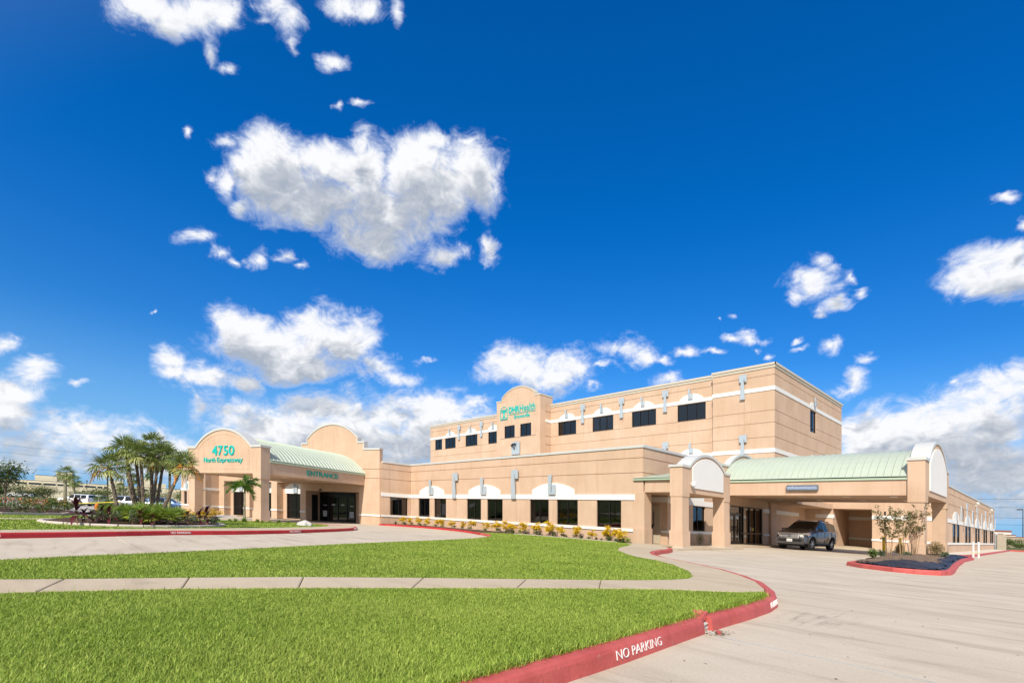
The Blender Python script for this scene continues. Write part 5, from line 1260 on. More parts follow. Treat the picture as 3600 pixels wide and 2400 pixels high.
def fan_mesh(name, m, pet, rad, n, seed, spread=2.1, tint0=0.2, droop=0.25):
    """one fan leaf along +X: stalk and pleated fingers"""
    r = np.random.default_rng(seed); v = []; f = []; tn = []
    def quad(p, w, q, w2, side, t):
        b = len(v); v.extend([p - side * w, p + side * w, q + side * w2, q - side * w2]); f.append((b, b + 1, b + 2, b + 3)); tn.extend([t] * 4)
    Y = np.array([0, 1.0, 0]); Z = np.array([0, 0, 1.0])
    hub = np.array([pet, 0, 0.0]); quad(np.array([0, 0, 0.0]), 0.012, hub, 0.008, Y, 0.5); quad(np.array([0, 0, 0.0]), 0.012, hub, 0.008, Z, 0.5)
    for i in range(n):
        a = -spread + 2 * spread * i / (n - 1) + r.normal(0, 0.03); L = rad * (1 - 0.28 * (abs(a) / spread) ** 2) * r.uniform(0.9, 1.06)
        d = np.array([math.cos(a), math.sin(a), 0]); s = np.array([-math.sin(a), math.cos(a), 0])
        w = rad * spread / n * 0.46; lift = 0.018 * (1 if i % 2 else -1)
        mid = hub + d * L * 0.55 + Z * (lift - droop * 0.25 * L); tip = hub + d * L + Z * (-droop * L * r.uniform(0.6, 1.5))
        t = np.clip(tint0 + r.normal(0, 0.13), 0, 1)
        quad(hub, w * 0.12, mid, w, s + Z * 0.35 * (1 if i % 2 else -1), t); quad(mid, w, tip, w * 0.08, s + Z * 0.2, t + 0.08)
    return fast_mesh(name, np.array(v), np.array(f), m, 4, np.array(tn))

FAN = [fan_mesh('frond', M['frond'], 0.36, 0.40, 19, s, tint0=t, droop=d) for s, t, d in ((1, .12, .18), (2, .22, .30), (3, .35, .45), (4, 0.85, .6))]
FANLOW = [fan_mesh('frond', M['frondlow'], 0.34, 0.42, 20, s, tint0=t, droop=d) for s, t, d in ((5, .15, .10), (6, .35, .18), (7, .55, .22))]
FANFAR = [fan_mesh('frond', M['frond'], 0.75, 0.75, 13, s, tint0=t, droop=d, spread=1.9) for s, t, d in ((8, .05, .35), (9, .2, .6))]

def fruit_mesh(seed):
    r = random.Random(seed); m_ = MB()
    for i in range(90):
        t = r.random(); a = r.random() * 2 * PI; q = 0.08 * math.sin(PI * min(1, t + .15)) * r.random() ** .5
        c = (0.42 * t + .1, q * math.cos(a), -0.30 * t * t + q * math.sin(a) + .04); s = 0.012
        m_.add([(c[0] + s, c[1], c[2]), (c[0] - s, c[1], c[2]), (c[0], c[1] + s, c[2]), (c[0], c[1] - s, c[2]), (c[0], c[1], c[2] + s), (c[0], c[1], c[2] - s)],
               [(0, 2, 4), (2, 1, 4), (1, 3, 4), (3, 0, 4), (2, 0, 5), (1, 2, 5), (3, 1, 5), (0, 3, 5)])
    m_.tube([(0, 0, 0), (.2, 0, .02), (.45, 0, -.22)], [.012, .008, .004], 5)
    return m_.mesh('fruit_cluster', M['fruit'], (0, 0, 0), False)
FRUIT = [fruit_mesh(3), fruit_mesh(4)]

def palm_trunk(base, top, r0, r1, seed, shag=0.02, n=14, sides=9, mat_='trunk', bow=0.06):
    r = random.Random(seed); b, t = Vector(base), Vector(top); m_ = MB(); side = Vector((r.uniform(-1, 1), r.uniform(-1, 1), 0)) * bow
    pts = [b.lerp(t, i / n) + side * math.sin(PI * i / n) for i in range(n + 1)]
    m_.tube(pts, [(r0 + (r1 - r0) * i / n) * (1 + (0.12 if i % 2 else -0.10)) for i in range(n + 1)], sides)
    m_.v = [(x + r.uniform(-shag, shag) * .5, y + r.uniform(-shag, shag) * .5, z + r.uniform(-shag, shag) * .4) for x, y, z in m_.v]
    if shag > 0.012:
        for i in range(int(60 * (t - b).length)):     # old leaf bases
            f = r.random(); p = pts[int(f * n)].lerp(pts[min(n, int(f * n) + 1)], f * n % 1); a = r.random() * 2 * PI; rr = r0 + (r1 - r0) * f
            d = Vector((math.cos(a), math.sin(a), 0)); s_ = Vector((-d.y, d.x, 0)); q = p + d * rr * .8
            m_.add([q - s_ * .022, q + s_ * .022, q + d * .035 + Vector((0, 0, .055))], [(0, 1, 2)])
    return m_.mesh('trunk', M[mat_], (0, 0, 0), False)

def crown(parent, top, axis, fans, n, seed, sc=1.0, lo=-0.75, hi=1.35, mixw=None):
    r = random.Random(seed); ga = 2.399963
    ax = Vector(axis).normalized(); q = Vector((0, 0, 1)).rotation_difference(ax)
    for i in range(n):
        f = i / (n - 1); el = hi + (lo - hi) * f ** 0.85 + r.uniform(-.12, .12); az = i * ga + r.uniform(-.2, .2)
        me = fans[min(len(fans) - 1, int((f ** 1.6) * len(fans) * 0.98 + r.uniform(0, .35)))]
        rot = q @ (Matrix.Rotation(az, 3, 'Z') @ Matrix.Rotation(-el, 3, 'Y') @ Matrix.Rotation(r.uniform(-.35, .35), 3, 'X')).to_quaternion()
        s = sc * r.uniform(.86, 1.12) * (1 - .12 * max(0, el))
        link('frond', me, parent, tuple(top), rot.to_euler(), (s, s, s))

PALMS = [((-24.25, 1.96), (-24.53, 1.66, 2.27), 20, 1.02, 'shaggy fan palm leftmost in the mulch bed with an orange fruit spray', 1),  # bases and tops computed from image pixels at assumed depths
         ((-26.58, 2.83), (-26.91, 2.45, 2.21), 12, 0.62, 'small thin fan palm with few fronds between two taller palms', 0),
         ((-25.37, 2.81), (-25.80, 2.30, 3.05), 22, 1.10, 'tall fan palm leaning left with a broad ragged crown', 1),
         ((-24.9, 2.73), (-25.07, 2.54, 2.95), 20, 0.98, 'fan palm with dark trunk in the middle of the clump and dense crown', 0),
         ((-24.09, 2.73), (-24.20, 2.62, 2.80), 20, 1.05, 'front middle fan palm with one pale yellow drooping frond', 0),
         ((-25.56, 3.19), (-25.61, 3.13, 2.60), 13, 0.70, 'slim straight fan palm with a small crown behind the clump', 0),
         ((-26.34, 3.23), (-26.31, 3.26, 3.48), 18, 0.98, 'tallest fan palm of the clump with orange fruit in its crown', 1),
         ((-24.77, 3.01), (-24.55, 3.26, 2.86), 18, 0.92, 'fan palm leaning right with orange fruit ball beside its trunk', 1),
         ((-25.25, 3.23), (-24.98, 3.53, 2.95), 20, 1.02, 'right hand upright fan palm of the clump with full crown', 1),
         ((-23.04, 2.98), (-22.37, 3.71, 2.47), 20, 0.98, 'fan palm leaning far towards the arched gable with long fruit sprays', 2)]
for k, (b, tp, nf, sc, lab, fr_n) in enumerate(PALMS):
    t = thing('fan_palm', b[0], b[1], lab, 'palm tree', 'fan palms in the mulch bed', z=0.22)
    top = (tp[0] - b[0], tp[1] - b[1], tp[2] - 0.22 + grade(tp[0], tp[1]) - grade(b[0], b[1]))
    link('trunk', palm_trunk((0, 0, -.08), top, .066, .048, 40 + k), t)
    crown(t, top, (top[0] * .5, top[1] * .5, 2.2), FAN, max(9, int(nf * .78)), 60 + k, sc * 1.08, lo=-.45)
    for j in range(fr_n): link('fruit_cluster', FRUIT[j % 2], t, (top[0], top[1], top[2] - .02), (0, .25 + .2 * j, (-2.2, -1.3, -2.8, -0.6, -1.9, -1, -1.5, -2.6, -.9, 0.9)[k] - 1.6 * j), (1.5, 2.0, 1.7))
LOW = [(-24.33, 1.57, .8), (-23.68, 1.69, .75), (-23.85, 2.1, .85), (-24.47, 2.31, .9), (-23.01, 2.42, .95), (-23.59, 2.68, .95), (-22.46, 2.73, .8), (-23.49, 3.09, 1.0), (-22.53, 3.25, .85), (-23.2, 3.6, .8)]
lowlab = ['low bright green fan palm under the leftmost palm', 'low fan palm behind the burgundy plant', 'low fan palm with upright pale fronds', 'low fan palm at the back of the left trunks', 'bushy low fan palm in the front centre of the mulch bed', 'yellowish low fan palm behind the centre one', 'dark low fan palm above the burgundy rosettes', 'large low fan palm below the upright trunks', 'low fan palm at the foot of the leaning palm', 'low fan palm at the right end of the clump']
for k, (x, y, h) in enumerate(LOW):
    t = thing('low_fan_palm', x, y, lowlab[k], 'palm', 'low fan palms under the palm trunks', z=0.24)
    link('stem', MB().tube([(0, 0, -.1), (0, 0, .25)], [.06, .05], 7).mesh('stem', M['trunk'], (0, 0, 0), False), t)
    crown(t, (0, 0, .2), (0, 0, 1), FANLOW, 15, 90 + k, h, lo=-.05, hi=1.4)

# burgundy ti plants
def strap_mesh(seed):
    r = np.random.default_rng(seed); v = []; f = []; tn = []; n = 5; L = 0.46
    for i in range(n + 1):
        s = i / n; w = 0.055 * math.sin(PI * (0.12 + 0.86 * s)) + 0.003; z = 0.16 * s - 0.30 * s * s
        v += [(L * s, -w, z + .010), (L * s, 0, z), (L * s, w, z + .010)]; tn += [0.25 + .5 * s] * 3
    for i in range(n):
        for j in range(2): f.append((3 * i + j, 3 * i + j + 1, 3 * i + j + 4, 3 * i + j + 3))
    return fast_mesh('leaf', np.array(v), np.array(f), M['ti'], 4, np.clip(np.array(tn) * r.uniform(.1, 1.3), 0, 1))
STRAP = [strap_mesh(s) for s in (1, 2, 3)]
TI = [(-22.53, 0.68, 1.45), (-22.68, 0.89, .85), (-22.85, 1.10, .8), (-23.45, 1.38, 1.0), (-22.35, 1.52, 1.05), (-22.25, 2.40, 1.0), (-22.05, 2.75, .75), (-24.3, 4.2, .95), (-24.75, 4.55, .7), (-23.4, 4.45, 1.05), (-23.75, 4.75, 1.3)]
tilab = ['tallest burgundy ti plant at the left tip of the mulch bed', 'short burgundy ti plant second from the left tip', 'small burgundy ti plant third from the left tip', 'burgundy ti plant beside the grey-green shrub', 'burgundy ti plant with upright red leaves in front of the low palms', 'burgundy ti plant in front of the centre palms', 'low spreading burgundy rosette at the bed front', 'burgundy ti plant by the flowering crotons on the right', 'small dark ti plant behind the right ones', 'burgundy ti plant before the portico column, left of the pair', 'tall burgundy ti plant rightmost in the mulch bed']
for k, (x, y, s) in enumerate(TI):
    t = thing('ti_plant', x, y, tilab[k], 'plant', 'burgundy ti plants in the mulch bed', z=0.22); r = random.Random(200 + k)
    h = .34 * s
    link('stem', MB().tube([(0, 0, -.08), (.01, .01, h * .6), (0, 0, h + .1)], [.016, .014, .012], 6).tube([(.05, .02, -.08), (.09, .05, h * .7)], .011, 5).mesh('stem', M['bark'], (0, 0, 0), False), t)
    for i in range(17):
        f = i / 16; az = i * 2.4 + r.uniform(-.3, .3); el = -.15 + 1.25 * f + r.uniform(-.15, .15); q = s * r.uniform(.75, 1.1) * (.75 + .25 * (1 - f)) * .9
        link('leaf', STRAP[i % 3], t, (0, 0, h * (.45 + .75 * f)), (0, -el, az), (q, q, q))

def ball(n, a, b, c, seed, clumps=0, cut=-0.6, shell=0.55):
    return leaf_mesh('', n, lambda p: p[2] > cut, 0, None, seed, shell, clumps) * (a, b, c)

def shrub(name, x, y, z, w, h, m, n, leaf, seed, label, group=None, cat='shrub', clumps=0, stem='bark', asp=.5, tf=None):
    t = thing(name, x, y, label, cat, group, z)
    P = ball(n, w / 2, w / 2, h * .52, seed, clumps, -.8) + (0, 0, h * .52)
    link('foliage', leaf_faces('foliage', P, leaf, M[m], seed, asp, tintfun=tf), t)
    r = random.Random(seed); s = MB()
    for i in range(4):
        a = r.random() * 6.28; s.tube([(0, 0, -.06), (math.cos(a) * w * .12, math.sin(a) * w * .12, h * .3), (math.cos(a) * w * .25, math.sin(a) * w * .25, h * .62)], [.012, .009, .005], 4)
    link('stem', s.mesh('stem', M[stem], (0, 0, 0), False), t)
    return t
GB = [(-23.25, 1.30, .42, .5), (-22.85, 1.75, .5, .45), (-22.4, 2.20, .34, .5), (-22.75, 3.55, .34, .5), (-23.0, 4.1, .42, .42), (-23.6, 5.0, .34, .36)]
gl = ['grey-green bush between the ti plants at the left', 'grey-green bush under the leftmost palm', 'narrow grey-green bush in front of the centre palms', 'narrow grey-green bush under the leaning palm', 'grey-green bush beside the right-hand ti plants', 'small grey-green bush at the right end of the mulch bed']
for k, (x, y, w, h) in enumerate(GB): shrub('grey_bush', x, y, .22, w, h, 'grey', 420, .055, 300 + k, gl[k], 'grey-green bushes in the mulch bed')

# golden crotons and green tufts in the bed below the windows
def golden(seed):
    P = ball(420, .25, .25, .22, seed, 9, -.75) + (0, 0, .37)
    return leaf_faces('foliage', P, .095, M['croton'], seed, .45)
def under(seed):
    P = ball(110, .14, .14, .10, seed, 0, -.5) + (0, 0, .12)
    return leaf_faces('undergrowth', P, .09, M['bush'], seed, .3)
GOLD = [golden(s) for s in (1, 2, 3, 4)]; UND = [under(s) for s in (5, 6)]
STEM = MB().tube([(0, 0, -.05), (0, 0, .35)], .012, 5).tube([(0, 0, .05), (.08, .03, .32)], .008, 4).mesh('stem', M['bark'], (0, 0, 0), False)
CRO = [(-35.4, 20.7, .92), (-34.6, 20.9, .85), (-33.5, 20.95, .98), (-32.5, 21.1, .86), (-31.4, 21.2, .86), (-30.75, 21.2, .88), (-29.35, 21.05, .88), (-28.25, 21.2, .76), (-27.2, 21.2, .96), (-25.45, 21.05, .84), (-24.75, 21.3, 1.05), (-23.95, 21.4, 1.0), (-23.25, 21.35, .9), (-22.4, 21.4, 1.05), (-21.3, 21.5, 1.1), (-20.2, 21.45, 1.15), (-19.15, 21.35, .95), (-18.05, 21.35, .98), (-16.95, 21.35, .80), (-15.95, 21.4, 1.1), (-15.35, 21.4, 1.02), (-14.98, 21.2, .85)]
where = ['by the concave corner', 'beside the corner window', 'under the first front window', 'under the first pier', 'left of the twin bushes', 'second of the twin bushes', 'right of the first ornament', 'under the second bay', 'left of the third window', 'under the fourth window', 'where the red kerb ends', 'behind the lawn corner', 'at the start of the pale edging', 'under the second tall ornament', 'left of the fifth window', 'under the fifth window', 'between fifth and sixth windows', 'under the sixth window', 'lowest one on the right', 'under the last window', 'right of the last window', 'next to the alcove pier']
gp = None
for k, (x, y, s) in enumerate(CRO):
    t = thing('golden_croton', x, y, 'golden yellow croton bush ' + where[k], 'shrub', 'golden crotons below the windows', z=0.13, rz=k * 1.3)
    link('foliage', GOLD[k % 4], t); link('undergrowth', UND[k % 2], t, (.12 if k % 3 else .22, -.05, 0)); link('stem', STEM, t)
    s *= 1.14; t.scale = (s, s, s)
def tuft_mesh(seed, m, n=46, L=.26):
    r = np.random.default_rng(seed); v = []; f = []; tn = []
    for i in range(n):
        a = r.random() * 2 * PI; e = r.uniform(.35, 1.45); l = L * r.uniform(.6, 1.1); c, s = math.cos(a), math.sin(a); b = len(v)
        p = (c * .03, s * .03, 0); q = (c * l * .5 * math.cos(e), s * l * .5 * math.cos(e), l * .6 * math.sin(e)); u = (c * l * math.cos(e) * 1.15, s * l * math.cos(e) * 1.15, l * .8 * math.sin(e)); w = .010
        v += [(p[0] - s * w, p[1] + c * w, p[2]), (p[0] + s * w, p[1] - c * w, p[2]), (q[0] + s * w, q[1] - c * w, q[2]), (q[0] - s * w, q[1] + c * w, q[2]), (u[0] + s * .002, u[1] - c * .002, u[2]), (u[0] - s * .002, u[1] + c * .002, u[2])]
        f += [(b, b + 1, b + 2, b + 3), (b + 3, b + 2, b + 4, b + 5)]; tn += [r.random() * .5] * 6
    return fast_mesh('strap_leaves', np.array(v), np.array(f), M[m], 4, np.array(tn))
TUFT = [tuft_mesh(1, 'bush'), tuft_mesh(2, 'bush'), tuft_mesh(3, 'frondlow', 60, .3)]
TF = [(-36.0, 20.4), (-35.0, 20.65), (-33.0, 20.85), (-23.7, 21.2), (-22.95, 21.15), (-21.85, 21.15), (-20.75, 21.2), (-19.7, 21.2), (-18.6, 21.15), (-17.55, 21.15), (-16.5, 21.1), (-16.2, 21.15), (-15.65, 21.05), (-15.15, 20.95), (-14.6, 20.75)]
TFL = ['at the concave corner of the bed', 'under the corner window', 'below the first front window', 'where the red kerb ends', 'right of the kerb end', 'at the pale edging strip start', 'left of the fifth window', 'below the fifth window', 'between fifth and sixth window', 'below the sixth window', 'left of the last window', 'below the last window', 'right of the last window', 'left of the alcove pier', 'touching the alcove pier']
for k, (x, y) in enumerate(TF):
    o = bpy.data.objects.new('grass_tuft', TUFT[k % 2]); C.objects.link(o); o.location = (x, y, grade(x, y) + .13); o.rotation_euler = (0, 0, k); q = rng.uniform(.8, 1.25); o.scale = (q, q, q)
    tag(o, 'small green strappy tuft ' + TFL[k], 'plant', 'green tufts between the crotons')
PT = [(-31.6, 6.9, 1), (-31.7, 7.5, .9), (-31.3, 7.7, 1.2), (-30.75, 8.0, 1.4), (-31.0, 8.75, 1.2), (-31.3, 9.1, .8), (-31.1, 9.45, .8), (-31.1, 9.95, 1.1), (-31.2, 10.5, .9)]
for k, (x, y, s) in enumerate(PT):
    o = bpy.data.objects.new('grass_tuft', TUFT[2]); C.objects.link(o); o.location = (x, y, grade(x, y) + .10); o.rotation_euler = (0, 0, k); o.scale = (s, s, s)
    tag(o, 'light green tuft ' + ('first from the left before the entrance canopy', 'second from the left before the entrance canopy', 'left of the foxtail palm trunk', 'largest one, touching the foxtail palm trunk', 'between foxtail palm and column', 'at the left foot of the column', 'in front of the column', 'at the right foot of the column', 'right of the column by the paving')[k], 'plant', 'tufts at the canopy columns')
m_ = MB(); r = random.Random(5)
bm = bmesh.new(); bmesh.ops.create_icosphere(bm, subdivisions=3, radius=1)
for v in bm.verts: v.co = Vector((v.co.x * .55, v.co.y * .36, max(v.co.z, -.2) * .27)) * (1 + .13 * math.sin(v.co.x * 4 + 1) * math.cos(v.co.y * 5) + r.uniform(-.025, .025))
me = bpy.data.meshes.new('boulder'); bm.to_mesh(me); bm.free(); me.materials.append(M['rawconc'])
o = bpy.data.objects.new('boulder', me); C.objects.link(o); o.location = (-27.6, 10.15, grade(-27.6, 10.15) + .13); tag(o, 'pale grey boulder on the grass by the entrance drive', 'boulder')

# feather palms
def feather_mesh(seed, L=1.0, droop=.75, n=34):
    r = np.random.default_rng(seed); v = []; f = []; tn = []
    def rach(s): return np.array([L * s * (1 - .22 * s), 0, L * (.34 * s - droop * s * s)])
    for i in range(10):
        p, q = rach(i / 10), rach((i + 1) / 10); b = len(v); w = .014 * (1 - i / 11)
        v += [p + (0, -w, 0), p + (0, w, 0), q + (0, w, 0), q + (0, -w, 0)]; f.append((b, b + 1, b + 2, b + 3)); tn += [.7] * 4
    for i in range(n * 4):
        s = .16 + .84 * (i // 4 + r.random()) / n; p = rach(s); t = rach(min(1, s + .02)) - p; t /= np.linalg.norm(t) + 1e-9
        a = r.uniform(0, 2 * PI); sd = np.array([0, math.cos(a), math.sin(a)]); l = .30 * L * (1 - .55 * abs(s - .45)) * r.uniform(.7, 1.1)
        d = sd * .85 + t * .55 + np.array([0, 0, -.25]); d /= np.linalg.norm(d); w = np.cross(d, t); w = w / (np.linalg.norm(w) + 1e-9) * .013
        q = p + d * l * .55; u = p + d * l + np.array([0, 0, -.10 * l]); b = len(v)
        v += [p - w, p + w, q + w, q - w, u + w * .1, u - w * .1]; f += [(b, b + 1, b + 2, b + 3), (b + 3, b + 2, b + 4, b + 5)]; tn += [np.clip(r.normal(.35, .25), 0, 1)] * 6
    return fast_mesh('frond', np.array(v), np.array(f), M['feather'], 4, np.array(tn))
FEA = [feather_mesh(s, d, q) for s, d, q in ((1, 1.0, .55), (2, 1.05, .85), (3, .95, 1.05))]
def feather_palm(x, y, h, s, seed, label, n=9, z=.12, stem=.062):
    t = thing('foxtail_palm', x, y, label, 'palm tree', 'foxtail palms by the entrance', z)
    tr = MB().tube([(0, 0, -.06), (0, 0, .10), (0, 0, .3), (.01, 0, h * .5), (.02, .01, h)], [stem * 1.9, stem * 1.6, stem * 1.05, stem * .85, stem * .7], 10)
    link('trunk', tr.mesh('trunk', M['smoothtrunk'], (0, 0, 0), False, True), t)
    link('crown_shaft', MB().tube([(.02, .01, h - .01), (.03, .01, h + .25), (.03, .01, h + .48)], [stem * .75, stem * .68, stem * .3], 8).mesh('crown_shaft', M['feather'], (0, 0, 0), False, True), t)
    r = random.Random(seed)
    for i in range(n):
        az = i * 2.4 + r.uniform(-.25, .25); el = .95 - 1.0 * i / n + r.uniform(-.1, .1)
        q = s * r.uniform(.85, 1.1); link('frond', FEA[i % 3], t, (.03, .01, h + .36), (0, -el, az), (q, q, q))
    return t
feather_palm(-30.9, 8.05, 1.62, 1.05, 3, 'young foxtail palm in front of the portico columns', 10)
feather_palm(-28.9, 4.25, 2.2, 1.05, 8, 'taller foxtail palm behind the fan palm clump left of the gable', 11, z=.1, stem=.075)
m_ = thing('painted_post', -53.8, 7.9, 'slim yellow painted post behind the palm clump', 'post'); link('post', MB().lathe((0, 0, 0), [(.13, -.1), (.13, 1.62), (.06, 1.7)], 10).mesh('post', M['yellow'], (0, 0, 0), False), m_)
for k, (x, y) in enumerate(((-33.3, 5.7), (-33.9, 6.4), (-34.4, 7.2))):
    shrub('yellow_flower_bush', x, y, .1, .9, .62, 'croton', 500, .10, 340 + k, ('nearest yellow bush left of the canopy column', 'middle yellow bush left of the canopy column', 'farthest yellow bush left of the canopy column')[k], 'yellow bushes by the entrance column', clumps=8)
# bed of lantana at the far left
FL = [(-40.5, -1.9, 1.1), (-38.2, -1.15, 1.2), (-41.5, -.9, 1.2), (-39.0, -.45, 1.1), (-37.6, -.1, 1.1), (-42.5, .2, 1.2), (-39.8, .4, 1.0), (-36.9, -2.2, 1.0), (-44.5, 1.0, 1.1)]
for k, (x, y, w) in enumerate(FL):
    t = shrub('lantana_bush', x, y, .15, w, .72, 'bush', 700, .09, 360 + k, 'orange blossomed bush ' + ('in the front of the far bed', 'in front, right of the slender tree', 'left of the slender tree trunk', 'in the middle of the far bed', 'at the right end of the far bed', 'behind the middle of the far bed', 'below the white car', 'nearest in the far bed', 'rearmost in the far bed')[k], 'flowering bushes in the far bed', clumps=12)
    P = ball(60, w * .54, w * .54, .42, 380 + k, 0, .0) + (0, 0, .40)
    link('blossom', leaf_faces('blossom', P, .06, M['lantana'], k, .9), t)
for k, (x, y) in enumerate(((-34.6, -1.34), (-35.4, -.84), (-36.1, -.35), (-33.6, -1.0), (-34.4, -2.2))):
    o = bpy.data.objects.new('grass_tuft', TUFT[k % 2]); C.objects.link(o); o.location = (x, y, grade(x, y) + .12); o.rotation_euler = (0, 0, k * 2); o.scale = (1.3, 1.3, .9); tag(o, 'low green clump on bare mulch ' + ('nearest the edging', 'second from the edging', 'rear one of the row', 'right one by the edging', 'leftmost one')[k], 'plant', 'low clumps in the far bed')

# trees
def limbs(seed, h, spread, n, r0, mat_='darkbark', lean=(0, 0), fork=.35):
    r = random.Random(seed); m_ = MB(); tips = []
    f = Vector((lean[0] * fork, lean[1] * fork, h * fork)); m_.tube([(0, 0, -.15), (lean[0] * .15, lean[1] * .15, h * fork * .5), tuple(f)], [r0 * 1.25, r0, r0 * .8], 7)
    for i in range(n):
        a = 2 * PI * i / n + r.uniform(-.4, .4); e = Vector((math.cos(a) * spread * r.uniform(.5, 1), math.sin(a) * spread * r.uniform(.5, 1), h * r.uniform(.68, .95)))
        mid = f.lerp(e, .5) + Vector((0, 0, h * .06)); m_.tube([tuple(f), tuple(mid), tuple(e)], [r0 * .55, r0 * .35, r0 * .12], 5); tips.append(e); tips.append(mid)
        for j in range(2):
            g = mid.lerp(e, r.uniform(.2, .7)) ; q = g + Vector((r.uniform(-1, 1), r.uniform(-1, 1), r.uniform(.1, .8))) * spread * .45; m_.tube([tuple(g), tuple(q)], [r0 * .2, r0 * .07], 4); tips.append(q)
    return m_.mesh('trunk', M[mat_], (0, 0, 0), False), tips

def tree(name, x, y, z, h, spread, n, leaf, m, seed, label, group=None, clump=.3, r0=.08, limbn=6, bark='darkbark', fork=.35, cat='tree', flat=1.0):
    t = thing(name, x, y, label, cat, group, z); me, tips = limbs(seed, h, spread, limbn, r0, bark, fork=fork); link('trunk', me, t)
    r = np.random.default_rng(seed); T = np.array([tuple(q) for q in tips]); P = T[r.integers(len(T), size=n)] + r.normal(0, clump, (n, 3)) * (1, 1, .8 * flat)
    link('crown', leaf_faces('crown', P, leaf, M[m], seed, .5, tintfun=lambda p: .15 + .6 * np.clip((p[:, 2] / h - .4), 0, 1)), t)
    return t
# saplings on the right island: canes with sparse leaves
def sapling(x, y, h, seed, label, canes=5, sp=.32):
    t = thing('sapling', x, y, label, 'tree', 'saplings on the kerbed island', z=.26); r = random.Random(seed); m_ = MB(); L = []
    for i in range(canes):
        a = 2 * PI * i / canes + r.uniform(-.3, .3); b = Vector((math.cos(a) * .06, math.sin(a) * .06, -.1)); e = Vector((math.cos(a) * sp * r.uniform(.6, 1.2), math.sin(a) * sp * r.uniform(.6, 1.2), h * r.uniform(.78, 1.05)))
        mid = b.lerp(e, .45) + Vector((-math.cos(a), -math.sin(a), 0)) * .06; pts = [b, mid, b.lerp(e, .75), e]; m_.tube([tuple(p) for p in pts], [.014, .011, .008, .003], 5)
        for j in range(9):
            f = r.uniform(.42, 1); g = mid.lerp(e, (f - .42) / .58); q = g + Vector((r.uniform(-1, 1), r.uniform(-1, 1), r.uniform(-.1, .9))) * .24; m_.tube([tuple(g), tuple(q)], [.005, .002], 4)
            for s in range(14): L.append(tuple(g.lerp(q, r.uniform(.15, 1.1)) + Vector((r.uniform(-1, 1), r.uniform(-1, 1), r.uniform(-1, 1))) * .045))
    link('stem', m_.mesh('stem', M['bark'], (0, 0, 0), False), t); link('foliage', leaf_faces('foliage', np.array(L), .085, M['sapling'], seed, .6), t)
    return t
sapling(-4.74, 24.9, 2.0, 11, 'nearest cane-stemmed sapling on the island, tied with a white ribbon', 6, .40)
sapling(-5.02, 29.0, 2.3, 12, 'middle cane-stemmed sapling in front of the yellow bollard', 5, .36)
sapling(-4.75, 30.3, 2.4, 13, 'cane-stemmed sapling by the canopy column corner', 5, .50)
MB_r = MB().lathe((-4.74, 24.9, .62), [(.05, -.012), (.055, 0), (.05, .012)], 12); rb = MB_r.build('ribbon', M['white']); tag(rb, 'white ribbon tied round the canes of the nearest sapling', 'ribbon')
for k, (x, y, w, h, m, lab) in enumerate(((-4.80, 22.7, .34, .38, 'bush', 'small leafy green shrub at the front of the kerbed island'), (-5.3, 30.1, .40, .5, 'dry', 'brownish shrub left of the bollard'), (-4.95, 32.0, .55, .62, 'dry', 'clipped brown-green shrub at the canopy column foot'), (-4.05, 30.7, .72, .70, 'dry', 'largest clipped brown-green shrub right of the canopy column'),
                                         (-5.1, 25.4, .4, .28, 'grey', 'spiky grey plant left of the nearest sapling'), (-4.5, 27.0, .34, .24, 'grey', 'spiky grey plant in the island litter'), (-3.85, 31.8, .36, .24, 'grey', 'spiky grey plant right of the large brown shrub'))):
    shrub('island_shrub', x, y, .24, w, h, m, 1700 if m == 'dry' else 420, .06 if m == 'dry' else .07, 400 + k, lab, 'shrubs on the kerbed island', asp=.38 if m != 'bush' else .5)
for k, (x, y) in enumerate(((-13.75, 26.9), (-13.6, 28.15))): shrub('potted_bush', x, y, .05, .5, .72, 'bush', 700, .045, 420 + k, ('round dark bush below the window behind the small gable', 'second round dark bush right of it below that window')[k], 'dark bushes behind the small gable')
shrub('pier_plant', -14.55, 21.1, .12, .3, .28, 'frondlow', 160, .07, 430, 'small lime green plant at the alcove pier')

# ------------------------------------------------------------------ posts, lamps, hydrant, far left and far right
for k, (x, y, h, lab) in enumerate(((-8.05, 40.9, 1.08, 'left of two yellow steel bollards before the court wall'), (-7.25, 41.3, 1.02, 'right of two yellow steel bollards behind the saplings'))):
    o = MB().lathe((x, y, 0), [(.085, -.1), (.085, h - .04), (.07, h - .01), (.03, h)], 14).build('bollard', M['yellow'], smooth=False); tag(o, lab, 'bollard', 'yellow bollards by the court')
for k, (x, y) in enumerate(((-3.80, 42.6), (-3.62, 43.4))):
    t = thing('marker_post', x, y, ('left of two white marker posts on the red kerb of the wing', 'right of two white marker posts on the red kerb of the wing')[k], 'post', 'white marker posts'); link('post', MB().lathe((0, 0, 0), [(.05, 0), (.05, .98), (.02, 1.0)], 10).mesh('post', M['stencil'], (0, 0, 0), False), t); link('band', MB().lathe((0, 0, 0), [(.053, .26), (.053, .31)], 10).mesh('band', M['yellow'], (0, 0, 0), False), t)
